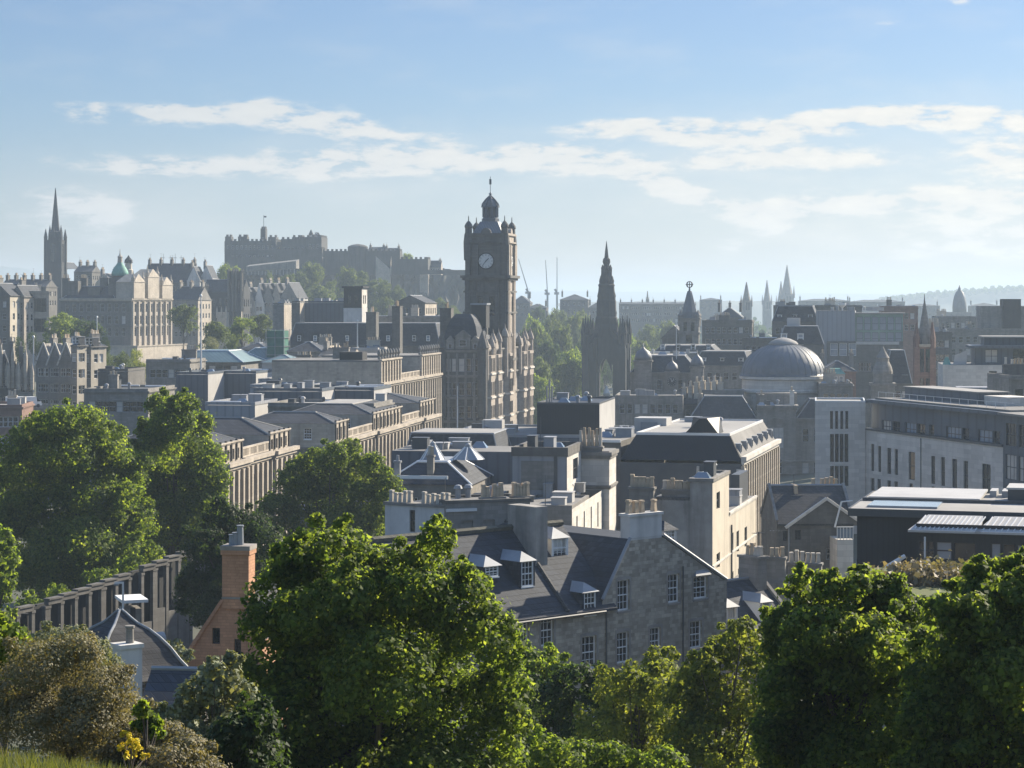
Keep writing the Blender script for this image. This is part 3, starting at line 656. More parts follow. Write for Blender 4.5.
# ================================================================== STONE HOUSE (nearest building)
def stone_house():
    b = Bld('tenement_house', 'grey rubble stone house with slate roofs, dormers and white sash windows behind the bushes', 'house', 502, 150, 42, base=66)
    xe = 22.7; z0 = b.zz(620); x1 = 9.6
    zl = lambda py, px: b.face((0, 0), (30, 0), 0, 30).z(py, b.fx(px))
    ax0, ax1 = b.fx(630), b.fx(663); zap = zl(539, 646); zr = zl(582, 726)
    # left wing up to the eave, gabled front beyond
    fl = b.face((-7, 0), (x1, 0), 0, z0, reveal=.28)
    fr = b.face((x1, 0), (xe, 0), 0, zap, clips=[(0, z0 + .4, ax0 - x1, zap), (ax1 - x1, zap, xe - x1, zr)], reveal=.28)
    for w in ((541, 554, 615, 646), (522, 529, 618, 646), (582, 596.5, 636, 669)): fl.win(*w, 'sash')
    fl.win(505, 517, 622, 650, 'sash')
    for w in ((617.5, 629.5, 580, 610.5), (668, 679.5, 574, 602.5), (617, 629, 632, 663), (650, 661, 627.5, 655), (690, 702, 621, 648), (693.5, 707.5, 576.5, 598.5), (617, 629, 682, 712), (650, 661, 676, 704), (690, 702, 670, 696)): fr.win(*w, 'sash')
    fl.win(582, 596.5, 688, 720, 'sash'); fl.win(541, 554, 668, 698, 'sash')
    dpt = 11.0
    sides = [b.face((xe, 0), (xe, dpt), 0, zr - .3), b.face((-7, dpt), (-7, 0), 0, z0), b.face((xe, dpt), (-7, dpt), 0, z0)]
    b.walls([fl, fr] + sides, 'rubble')
    # dressed margins round the openings, sills proud of the wall
    m = MB()
    for fc in (fl, fr):
        for u, z, w, h, st in fc.wins:
            fc.bar(m, u - .17, u - .002, z - .1, h + .3, -.025, .05); fc.bar(m, u + w + .002, u + w + .17, z - .1, h + .3, -.025, .05)
            fc.bar(m, u, u + w, z + h + .002, .24, -.027, .05); fc.bar(m, u - .05, u + w + .05, z - .17, .165, -.09, .05)
    m.build('window_margin', 'dressed', b.root)
    zrg = b.zz(519, 2, dpt / 2); 
    # roofs
    b.gable(-7, x1 + 1.2, 0, dpt, z0, z0 + 5.3, 'slate', 'x', .3, 'rubble')
    zt = zap + .2
    b.mb('roof', 'slate', lambda q: (q.quad((x1, 0.05, z0 + .45), (ax0, .05, zap + .12), (ax0, dpt, zap + .12), (x1, dpt, z0 + .45)), q.quad((ax0, .05, zap + .12), (ax1, .05, zap + .12), (ax1, dpt, zap + .12), (ax0, dpt, zap + .12)), q.quad((ax1, .05, zap + .12), (xe + .1, .05, zr + .1), (xe + .1, dpt, zr + .1), (ax1, dpt, zap + .12))))
    b.mb('skew_coping', 'lead', lambda q: (q.tube((x1, -.02, z0 + .55), (ax0, -.02, zap + .2), .13, n=6), q.tube((ax1, -.02, zap + .2), (xe, -.02, zr + .2), .13, n=6)))
    b.mb('gutter', 'metal_dark', lambda q: (q.tube((-7, -.38, z0 - .28), (x1, -.38, z0 - .28), .09, n=6), q.tube((x1 + .3, -.12, 2), (x1 + .3, -.12, z0), .07, n=6), q.tube((b.fx(682), -.12, 2), (b.fx(682), -.12, zl(566, 682)), .07, n=6)))
    # chimneys: the broad rendered stack through the wing's roof, and the white one on the gable
    xc = b.fx(537, 2.9); b.chimney(xc + .45, 4.4, z0 + 1, b.zz(507, xc, 3), 1.15, 3.0, 0, 'render_grey', cap=False)
    b.chimney((ax0 + ax1) / 2, .55, zap - .5, zl(513, 646), ax1 - ax0 - .1, .95, 5, 'render_white', .95, 'pot', 'square')
    xq = b.fx(566); b.mb('skew', 'slate_brown', lambda q: q.tube((xq, -.2, z0 + .05), (xq, 3.1, z0 + 3.25), .17, n=6)); b.mb('ridge_tiles', 'slate_moss', lambda q: q.tube((-7, 5.5, z0 + 5.55), (x1 + 1.2, 5.5, z0 + 5.55), .24, n=6))
    # dormers
    def dm(px, pyt, pyb, wpx, y, **k):
        x = b.fx(px, y); D = b.world(x, y)[1]; zb_ = b.zz(pyb, x, y); b.dormer(x, y, zb_, wpx / F * D / .74, b.zz(pyt, x, y) - zb_, 2.6, **k)
    dm(590, 592, 615, 12, -.14); dm(527.5, 561, 586.5, 12, 1.6); dm(492, 566, 577, 13, 1.8); dm(560, 538, 558, 14, 3.4, cm='paint_white', rm='lead')
    dm(670.5, 530, 545, 11, 1.5, cm='render_white', rm='slate')
    xd = b.fx(701.5); zd = zl(575, 701); b.mb('dormer_roof', 'lead', lambda q: q.taper(xd - .85, xd + .85, -.25, 2.2, zd, .5, .5, zd + .75))
    b.mb('skylight', 'glass_sky', lambda q: q.quad((b.fx(617, 2.5), 2.3, z0 + 2.9), (b.fx(617, 2.5) + .6, 2.3, z0 + 2.9), (b.fx(617, 2.5) + .6, 3, z0 + 3.6), (b.fx(617, 2.5), 3, z0 + 3.6)))
stone_house()

# white rendered gable with a row of pots, left of the stone house
def white_gable():
    b = Bld('tenement_house', 'white rendered house wall with long row of buff chimney pots, above the maple tree', 'house', 385, 190, -32, base=66)
    xe = b.fx(446); zt = b.zz(506, xe * .4); d = 7
    fs = b.rect(0, xe, 0, d, 0, zt); fs[0].win(409.5, 415, 510, 532, 'dark'); b.walls(fs, 'render_white')
    ch = b.mb('chimney', 'stone_grey', lambda q: q.box(-.12, xe + .12, -.12, 1.3, zt + .003, zt + .25))
    for i in range(13):
        if i in (5, 6): continue
        link('chimney_pot', pot_mesh(rnd.choice((.8, .9, 1.0)), 'pot_pale', 'square'), ch, (.3 + i * (xe - .5) / 12, .6, zt + .25))
    b.flat(0, xe, 1.3, d, zt, 'slate')
    # the lower slate-roofed range running back from it to the big house
    f2 = b.rect(xe + .02, xe + 5, 1, 7, 0, b.zz(540, xe)); b.walls(f2, 'render_grey', 'wing_wall'); b.gable(xe, xe + 5, 1, 7, b.zz(540, xe), b.zz(524, xe), 'slate', 'x', .2, 'render_grey')
white_gable()

# lower house to the right, roof mostly slate, two white dormers
def right_cottage():
    b = Bld('cottage', 'low slate roofed cottage with two white framed dormers behind the bushes', 'cottage', 727, 168, 38, base=68)
    xe = b.fx(800); ze = b.zz(640); d = 9
    fs = b.rect(0, xe, 0, d, 0, ze); fs[0].grid(4, [(ze - 2.6, 1.6)], .9, style='sash'); b.walls(fs, 'rubble'); b.gable(0, xe, 0, d, ze, b.zz(584, 3, 4.5), 'slate', 'x', .3, 'rubble', skew='stone_grey')
    for px, a, c in ((732, 607, 631), (766, 602, 630), (820, 596, 622)):
        y = .9; x = b.fx(px, y); D = b.world(x, y)[1]; zb_ = b.zz(c, x, y); b.dormer(x, y, zb_, .95, b.zz(a, x, y) - zb_, 2.2, cm='paint_white', rm='lead', pitch=.5)
    b.chimney(xe - .8, 4.5, ze + 2, ze + 5.6, 1, 2.2, 5, 'stone_grey')
right_cottage()

# ================================================================== CREAM HOUSE WITH CHIMNEYS
def cream_house():
    b = Bld('tenement_house', 'cream rendered house with stained shaded wall, bright end and buff chimney pots', 'house', 655, 195, -14, base=66)
    xe = b.fx(712.5); xm = b.fx(690); ya, yb = b.fy(729, xe), b.fy(756, xe); zt = b.zz(498, xm); zg = b.zz(482, xe); zw = b.zz(508, xe, b.fy(740, xe))
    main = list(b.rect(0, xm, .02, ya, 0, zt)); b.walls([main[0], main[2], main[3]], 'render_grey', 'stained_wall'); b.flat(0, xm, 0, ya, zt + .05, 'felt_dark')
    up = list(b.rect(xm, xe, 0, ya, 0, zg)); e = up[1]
    e.win(716.5, 720, 492, 509, 'dark'); e.win(716.5, 720, 553, 568, 'dark'); b.walls([up[0], up[2], up[3]], 'render_grey', 'stained_wall'); b.walls([e], 'render_cream'); b.clutter(xm + .5, xe - .6, 1, ya - 1, zg + .05, 3, 63)  # streaks are stains; cream end against grey walls puts sunlight into the colour
    b.rim(xm, xe, 0, ya, zg + .003, zg + .3, 'stone_grey', .3, o=.12); b.flat(xm, xe, 0, ya, zg + .05, 'felt_light')
    low = list(b.rect(xm + .5, xe - .02, ya + .02, yb, 0, zw)); e2 = low[1]
    for w in ((731, 733.5, 533, 554), (736.5, 739, 531, 552), (744.5, 747, 527, 547), (731, 733.5, 572, 590), (738, 740.5, 568, 586)): e2.win(*w, 'dark')
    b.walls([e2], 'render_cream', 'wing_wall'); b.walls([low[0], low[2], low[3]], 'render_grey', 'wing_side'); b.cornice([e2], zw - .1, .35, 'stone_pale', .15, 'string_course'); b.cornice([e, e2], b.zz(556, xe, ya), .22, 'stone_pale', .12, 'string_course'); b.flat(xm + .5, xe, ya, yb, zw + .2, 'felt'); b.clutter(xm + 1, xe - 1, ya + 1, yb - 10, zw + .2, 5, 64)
    b.mb('tank', 'metal_dark', lambda q: q.box(xm + .8, xe - .4, yb - 9, yb - 3, zw + .2, zw + 3.0)); b.mb('downpipe', 'metal_dark', lambda q: q.tube((xe + .1, ya + 1, 2), (xe + .1, ya + 1, zw - 1), .09, n=6))
    b.chimney(xm - 1.3, .6, zt - .5, zt + .7, 2.6, .8, 7, 'stone_grey', .85, 'pot'); b.chimney(b.fx(645), -1.4, zt - 6, b.zz(487, 0, -1.4), 2.2, .9, 6, 'stone_grey', .9, 'pot')
    f4 = b.rect(xe + 1.2, xe + 8, 2, 9, 0, b.zz(585, xe + 3)); b.walls(f4, 'stone_grey', 'outhouse_wall'); b.flat(xe + 1.2, xe + 8, 2, 9, b.zz(585, xe + 3) - .1, 'felt', 'outhouse_roof')
    b.chimney(xe + 4.4, 3, 8, b.zz(556, xe + 3, 3), 3.4, .9, 7, 'stone_grey', .9, 'pot'); b.chimney(xe + 7.6, 5, 8, b.zz(562, xe + 6, 5), 3.0, .9, 6, 'stone_grey', .9, 'pot_pale')
cream_house()

# ================================================================== PILASTERED BUILDING
def pilastered():
    b = Bld('office_building', 'tan office block with closely set pilasters and black mansard roof', 'office building', 620, 252, -13.5, base=66)
    xe = b.fx(742); zc = b.zz(464, xe); D2 = b.fy(777, xe); z1 = b.zz(437, xe)
    fs = b.rect(0, xe, 0, D2, 0, zc); n = 16
    for i in range(n):
        u = (i + .5) * D2 / n
        for z in range(5): fs[1].add(u - .3, zc - 2.9 - z * 3.6, .6, 2.5, 'dark')
    fs[0].grid(3, [(zc - 5, 2)], 1.2, style='dark')
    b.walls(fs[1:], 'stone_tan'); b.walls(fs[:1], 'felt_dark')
    fs[1].pilasters([i * D2 / n + .02 for i in range(n + 1)], 2, zc - .2, .62, .32, 'stone_tan')
    b.cornice([fs[1]], zc - .1, .9, 'stone_pale', .5)
    # mansard: black slope to the front, right slope coloured paler as if sunlit, with hooded openings
    def mans(q):
        q.taper(0, xe, 0, D2, zc + .3, 1.6, 1.6, z1)
    b.mb('roof', 'black_clad', mans)
    P = lambda y, k, o=.05: (xe - 1.6 * k + o, y, zc + .3 + (z1 - zc - .3) * k + o * .5)
    b.mb('roof_slope', 'felt', lambda q: q.quad(P(.3, 0), P(D2 - .3, 0), P(D2 - 1.7, 1), P(1.7, 1)))
    for i in range(7):
        y = 2.2 + i * (D2 - 4.4) / 6
        d = MB().box(xe - 1.5, xe - .35, y - .55, y + .55, zc + .5, zc + 2.2).build('dormer', 'lead', b.root)
        MB().quad((xe - .34, y - .42, zc + .7), (xe - .34, y + .42, zc + .7), (xe - .34, y + .42, zc + 2.0), (xe - .34, y - .42, zc + 2.0)).build('window', 'glass', d)
    b.flat(1.6, xe - 1.6, 1.6, D2 - 1.6, z1 + .12, 'felt_light'); b.rim(1.6, xe - 1.6, 1.6, D2 - 1.6, z1 - .02, z1 + .3, 'metal_white', .15)
    b.mb('roof_hatch', 'black_clad', lambda q: q.frus([(7, 3), (11, 3), (11, 7), (7, 7)], z1 + .1, [(8.8, 3.1), (9.6, 3.1), (10.6, 6.6), (7.5, 6.6)], z1 + 1.9)); b.clutter(3, xe - 4, 8, D2 - 4, z1 + .12, 5, 3)
    b.box('balcony_wall', 'stone_pale', xe - .6, xe + .25, -.3, 2.2, zc - 3, zc - .6)
    b.chimney(xe - 5, -.4, zc - 3.4, zc - 1.2, .5, .5, 1, 'metal_grey', .9, 'pot_pale', 'tall', cap=False); b.chimney(xe - 4, -.4, zc - 3.4, zc - 1.3, .5, .5, 1, 'metal_grey', .9, 'pot_pale', 'tall', cap=False)
    # darker lower neighbour attached at the left
    f2 = b.rect(-4.3, -.02, .6, 16, 0, b.zz(441, -2, 1)); b.walls(f2, 'stone_dark', 'wing_wall'); b.flat(-4.3, -.02, .6, 16, b.zz(441, -2, 1) + .05, 'felt', 'wing_roof')
    b.mb('parapet', 'metal_white', lambda q: q.box(-4.4, -.02, .5, .8, b.zz(443, -2, 1) + .1, b.zz(443, -2, 1) + .4)); b.clutter(-3.5, -1, 3, 14, b.zz(441, -2, 1), 4, 12)
    b.mb('plant_box', 'panel_white', lambda q: q.box(-1.6, 2.4, 18, 22, b.zz(440, 0, 18), b.zz(418, 0, 18)))
    b.mb('vent_grille', 'metal_grey', lambda q: q.box(-.8, 1.3, 17.9, 17.99, b.zz(436, 0, 18), b.zz(422, 0, 18)))
pilastered()

# ================================================================== GREY SHED BLOCK
def shed_block():
    b = Bld('stair_block', 'grey panelled block with dark recessed top and pale lit end wall, above the stone house', 'building', 512.5, 226, -10, base=66)
    xe = b.fx(567); zt = b.zz(456, xe / 2); d = b.fy(581, xe)
    zb_ = b.zz(490, xe / 2)
    fs = b.rect(0, xe, 0, d, 0, zt); fs[1].win(573, 578, 458, 479, 'dark'); b.walls([fs[0], fs[2], fs[3]], 'panel_grey'); b.walls([fs[1]], 'stone_pale')  # only the sunward end is pale: sunlight put into its colour
    b.rim(0, xe, 0, d, zt - .02, zt + .9, 'stone_dark', .3, o=.12); b.flat(.4, xe - .4, .4, d - .4, zt + .3, 'felt_dark')
    b.mb('recess_panel', 'stone_grey', lambda q: q.box(.9, xe - 1.3, -.06, .0, zb_, zt - .5)); b.mb('downpipe', 'metal_dark', lambda q: q.box(xe - 1.35, xe - 1.0, -.09, -.004, zb_ - 1, zt))
    # right pier with a chimney
    x2 = xe + .02; zp = b.zz(455, x2, d); f2 = b.rect(x2 - 1.4, x2 + 3.0, d + .3, d + 6, 0, zp); f2[1].win(600, 603, 505, 518, 'dark'); b.walls(f2, 'stone_pale', 'pier_wall'); b.cornice([f2[0], f2[1]], zp - .4, .7, 'stone_grey', .3); b.cornice([f2[0], f2[1]], b.zz(489, x2, d), .4, 'stone_grey', .2, 'string_course')
    b.flat(x2 - 1.4, x2 + 3, d + .3, d + 6, zp + .4, 'felt'); b.chimney(x2 + .9, d + 1, zp + .3, zp + .9, 2.6, .9, 6, 'stone_grey', 1.7, 'pot', 'tall')
    # lower range in front with slits, its end wall paled as if sunlit
    f3 = b.rect(xe - 3.3, xe + 2.3, -12, d - .1, 0, b.zz(505, xe, -8)); b.walls([f3[0], f3[2], f3[3]], 'stone_grey', 'wing_wall')
    f3[1].grid(4, [(f3[1].z1 - 3.6, 2.6)], .9, style='dark'); b.walls([f3[1]], 'stone_pale', 'wing_wall'); b.flat(xe - 3.3, xe + 2.3, -12, -.05, f3[1].z1 + .1, 'felt', 'wing_roof'); b.clutter(xe - 2.6, xe + 1.6, -11, d - 2, f3[1].z1 + .1, 7, 61); b.clutter(.8, xe - .8, 1, d - 1, zt + .3, 4, 62)
    b.rim(xe - 3.3, xe + 2.3, -12, -.1, f3[1].z1 - .02, f3[1].z1 + .35, 'stone_grey', .3)
shed_block()

# flat stone range with pots in front of the block
def pot_range():
    b = Bld('chimney_range', 'grey stone range topped by two bundles of buff chimney pots, beside the broad stained stack', 'house', 447, 186, 20, base=66)
    xe = b.fx(530); zt = b.zz(502, xe * .6)
    fs = b.rect(0, xe, 0, 5, 0, zt); fs[0].grid(3, [(zt - 3.2, 1.7)], 1.1, style='blank', blind=0); b.walls(fs, 'stone_grey'); b.flat(0, xe, 0, 5, zt + .05, 'felt'); b.clutter(.5, xe - .5, 2, 4.5, zt + .05, 5, 65)
    b.rim(0, xe, 0, 5, zt - .02, zt + .25, 'stone_dark', .3, o=.08)
    for a, c in ((486, 508), (517, 537)):
        x0, x1 = b.fx(a), b.fx(c); b.chimney((x0 + x1) / 2, 1.2, zt - .2, zt + .35, x1 - x0, .8, 6, 'stone_grey', 1.1, 'pot', 'square')
    b.box('white_gutter', 'metal_white', -.1, xe * .35, -.2, -.02, zt - .7, zt - .45)
pot_range()

# ================================================================== SLATE ROOF WITH WHITE HIPS (old prison-like block, left of the shed block)
def skylight_block():
    b = Bld('terrace_block', 'long dark slate roofed block with white hips and two glazed pyramid skylights', 'building', 384, 232, -9, base=66)
    xe = b.fx(470); ze = b.zz(485, xe); zr = b.zz(462, xe / 2, 3); d = 13
    fs = b.rect(0, xe, 0, d, 0, ze); fs[0].grid(5, [(ze - 3, 1.6)], 1.1, style='sash'); b.walls(fs, 'stone_grey')
    b.hip(0, xe, 0, d, ze, zr, 3.2, 3.2, 'slate', 'paint_white', capm='lead')
    b.mb('gutter', 'paint_white', lambda q: q.box(-.2, xe * .75, -.42, -.26, ze + 1.0 - .4, ze + .95))
    for px, y, w, h in ((433, 5.5, 1.35, 1.5), (468, 6.5, 1.8, 1.3)):
        x = b.fx(px, y); z = zr + .1
        s = MB().lathe(x, y, [(w, z), (.35, z + h), (.3, z + h + .3), (.02, z + h + .5)], 8).build('skylight', 'lead', b.root)
        r = MB()
        for i in range(8):
            a = i * math.pi / 4; r.tube((x + w * math.cos(a), y + w * math.sin(a), z), (x + .35 * math.cos(a), y + .35 * math.sin(a), z + h), .07, n=5)
        r.build('glazing_bar', 'paint_white', s)
    b.chimney(xe - 4.5, 1.5, ze - 1, ze + 3.0, .7, .7, 2, 'stone_grey', .9, 'pot'); b.chimney(xe - 8, 1, ze, ze + 2.4, .6, .6, 1, 'metal_grey', .5, 'metal_grey', 'tall')
    # rear dark flat roof strip with rail
    f2 = b.rect(-2, xe + 3, d + .2, d + 10, 0, b.zz(452, xe / 2, d)); b.walls(f2, 'panel_blue', 'rear_wall'); b.flat(-2, xe + 3, d + .2, d + 10, f2[0].z1 + .08, 'felt', 'rear_roof'); b.clutter(0, xe, d + 2, d + 8, f2[0].z1 + .08, 9, 5)
    # lit white parapet wall going away at the right, stone-coped
    f3 = b.rect(xe + .5, xe + 3.4, -2, 14, 0, b.zz(497, xe, -1)); b.walls(f3, 'render_white', 'side_wall'); b.box('coping', 'stone_grey', xe + .4, xe + 3.5, -2.1, 14.1, f3[0].z1 + .003, f3[0].z1 + .3)
skylight_block()

# ================================================================== BLACK BOX ON THE LONG FLAT ROOF
def black_box():
    b = Bld('plant_house', 'long flat roofed block carrying a large black windowless box with one pale lit side', 'building', 445, 318, -9, base=65)
    xe = b.fx(640); zt = b.zz(437, 8); d = 26
    fs = b.rect(0, xe, 0, d, 0, zt); fs[0].grid(15, [(zt - 3.0, 1.7)], 1.0, style='light', blind=.3); b.walls(fs, 'panel_blue'); b.flat(0, xe, 0, d, zt + .1, 'felt')
    b.rim(0, xe, 0, d, zt - .02, zt + .4, 'metal_grey', .25)
    y = 6; x0, x1 = b.fx(537, y), b.fx(599.5, y); d2 = b.fy(615, x1) - y; z0, z1 = zt, b.zz(404, x0, y)
    b.mb('box_wall', 'black_clad', lambda q: q.box(x0, x1 - .02, y, y + d2, z0, z1)); b.mb('box_end', 'panel_white', lambda q: q.box(x1 - .02, x1, y + .02, y + d2 - .02, z0, z1))  # white sunward face on the black box carries the sunlight as colour
    b.rim(x0, x1, y, y + d2, z1 - .02, z1 + .25, 'metal_dark', .2, 'box_parapet'); b.clutter(x0 + 1, x1 - 1, y + 1, y + d2 - 1, z1, 9, 11)
    for px in (547, 549.5, 552): x = b.fx(px, y + 2); b.mb('flue', 'metal_grey', lambda q: q.tube((x, y + 2, z1), (x, y + 2, b.zz(386 if px != 549.5 else 379, x, y + 2)), .14, n=8))
    # mansard wing to the front left, lit slope
    xw = b.fx(517); zw = b.zz(433, 6, -10)
    f2 = b.rect(-3.2, xw - 1, -12, -.05, 0, zw - 3); b.walls(f2, 'panel_blue', 'wing_wall'); b.hip(-3.2, xw - 1, -12, -.05, zw - 3, zw, .8, .8, 'slate', 'lead', capm='felt_light', name='wing_roof')
    x = b.fx(482, 8); b.mb('air_handler', 'panel_white', lambda q: q.box(x, x + 3.0, 8, 10.5, zt, zt + 2.0)); b.clutter(1, x0 - 2, 2, 18, zt + .1, 10, 21); b.clutter(x1 + 2, xe - 1, 2, 20, zt + .1, 7, 23)
    x = b.fx(457.5, 1); b.mb('mast', 'metal_white', lambda q: q.tube((x, 1, zt), (x, 1, b.zz(386, x, 1)), .09, .05, 6))
black_box()
# ================================================================== CLASSICAL TERRACES RUNNING AWAY DOWN THE STREET
def terrace(name, label, px, D, yaw, segs, zc_ref, attic_ref, depth, stone='stone_tan', zbase=65, ridge_h=1.7, roof='slate', attic_front=None, rows=None, group=None):
    """origin at the near street corner; x < 0 lies behind the lit street front, y runs away along it
    segs: (column where it starts, column where it ends, kind)"""
    b = Bld(name, label, 'terrace', px, D, yaw, base=zbase, group=group)
    zc = b.zz(zc_ref[1], 0, b.fy(zc_ref[0], 0)); za = b.zz(attic_ref[1], 0, b.fy(attic_ref[0], 0)); allf = []
    for a, e, kind in segs:
        y0, y1 = b.fy(a, 0), b.fy(e, 0); L = y1 - y0; n = max(2, round(L / 2.6)); out = .35 if kind == 'pav' else 0
        f = b.face((out, y0), (out, y1), 0, zc)
        f.grid(n, rows or [(zc - 4.4, 3.1), (zc - 8.6, 3.0), (zc - 12.6, 3.0)], 1.25, .3, style='dark', blind=.08); allf.append(f)
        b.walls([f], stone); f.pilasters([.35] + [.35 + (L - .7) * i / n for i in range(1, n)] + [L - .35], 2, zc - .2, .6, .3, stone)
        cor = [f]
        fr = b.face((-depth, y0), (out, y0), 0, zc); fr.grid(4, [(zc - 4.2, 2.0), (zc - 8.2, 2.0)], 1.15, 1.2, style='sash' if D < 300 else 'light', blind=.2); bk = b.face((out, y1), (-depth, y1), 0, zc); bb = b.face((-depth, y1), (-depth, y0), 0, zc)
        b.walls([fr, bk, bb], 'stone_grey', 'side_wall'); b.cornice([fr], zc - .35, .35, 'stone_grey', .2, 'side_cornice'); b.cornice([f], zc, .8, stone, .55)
        if kind == 'pav':
            g = list(b.rect(-depth, -.3, y0 + .05, y1 - .05, zc, za)); m = n
            for i in range(m): g[1].add(.5 + (L - 1.1) * (i + .5) / m - .5, zc + .9, 1.0, max(.8, za - zc - 1.5), 'blank')
            if attic_front: g[0].grid(attic_front, [(za - 2.1, 1.5)], 1.1, 1.0, style='sash')
            b.walls(g, stone, 'attic_wall'); g[1].pilasters([.25 + (L - .6) * i / m for i in range(m + 1)], zc + .8, za + .45, .34, .16, 'stone_soot', 'attic_pilaster')
            b.cornice([g[1]], za - .02, .3, stone, .22, 'attic_cornice')
            iy = L / 2 if L < 14 else 4.2
            b.hip(-depth, -.3, y0 + .1, y1 - .1, za, za + ridge_h, iy * .92, iy * .92, roof, 'felt_light', .1, capm='felt_light' if L > 14 else None)
        elif kind == 'tall':
            g = list(b.rect(-depth, -.3, y0 + .05, y1 - .05, zc, za)); m = max(3, n)
            for i in range(m): g[1].add(.4 + (L - .9) * (i + .5) / m - .55, zc + .6, 1.1, za - zc - 1.2, 'dark')
            b.walls(g, stone, 'attic_wall'); g[1].pilasters([.3 + (L - .7) * i / m for i in range(m + 1)], zc + .5, za, .75, .4, stone, 'attic_column'); b.cornice([g[1]], za - .02, .5, stone, .5, 'attic_cornice')
            b.flat(-depth, -.3, y0, y1, za + .3, 'felt'); mb = MB()
            for i in range(m + 1):
                u = .3 + (L - .7) * i / m; p = g[1].pt(u, za + .5, .1); mb.lathe(p[0], p[1], [(.28, za + .46), (.3, za + .8), (.16, za + .95), (.38, za + 1.5), (.3, za + 1.9), (.05, za + 2.3)], 8)
            mb.build('urn', 'stone_grey', b.root)
        else:
            f.balustrade(zc + .8, 1.15, stone); b.hip(-depth, -1.6, y0 + .02, y1 - .02, zc + .3, zc + 1.2, 3, .2, roof, None, 0)
    return b, zc, za
terrace('street_terrace', 'tan classical terrace nearest on the street, two attic pavilions linked by a balustrade', 222, 234, -8, [(222, 244.5, 'pav'), (244.5, 271, 'link'), (271, 291.5, 'pav')], (231, 469), (242, 442), 13)
terrace('street_terrace', 'tan classical terrace with long front, second along the street, sash windows in its shaded attic', 337, 289, -8, [(337, 349.5, 'pav'), (349.5, 374, 'link'), (374, 403, 'pav'), (403, 421, 'link'), (421, 436, 'pav')], (403, 428), (377, 414), 13, ridge_h=1.3, attic_front=2)
bC, zcC, zaC = terrace('post_office', 'long tan palace front with urn topped columned pavilions before the clock tower', 381, 390, -8.5, [(381, 401, 'tall'), (401, 421.5, 'link'), (421.5, 440, 'tall')], (383, 387), (382, 362), 20, 'stone_tan', 60)
# its shaded front wall, with a plain attic and dark stack
def po_front():
    b = bC; x0 = b.fx(314)
    f = b.rect(x0, -20.05, .4, 26, 0, zcC); f[0].grid(6, [(zcC - 4.6, 2.2)], 1.2, style='far'); b.walls(f, 'stone_grey', 'rear_wall'); b.cornice([f[0]], zcC - .1, .5, 'stone_grey', .3); b.flat(x0, -20.05, .4, 26, zcC + .5, 'felt_light', 'rear_roof')
    f2 = b.face((-20.05, .03), (-.2, .03), zcC - 9, zcC, reveal=.1)
    x1, x2 = b.fx(337), b.fx(360); b.box('stack', 'stone_soot', x1, x2, 2, 6, zcC, b.zz(352, x1, 2)); b.clutter(x0 + 1, -2, 8, 24, zcC + .5, 14, 31)
    b.chimney(-10, 12, zaC, zaC + 2.4, 3, 1, 5, 'stone_grey'); b.chimney(x0 + 3, 9, zcC, zcC + 3.2, 2.6, 1, 4, 'stone_tan')
po_front()

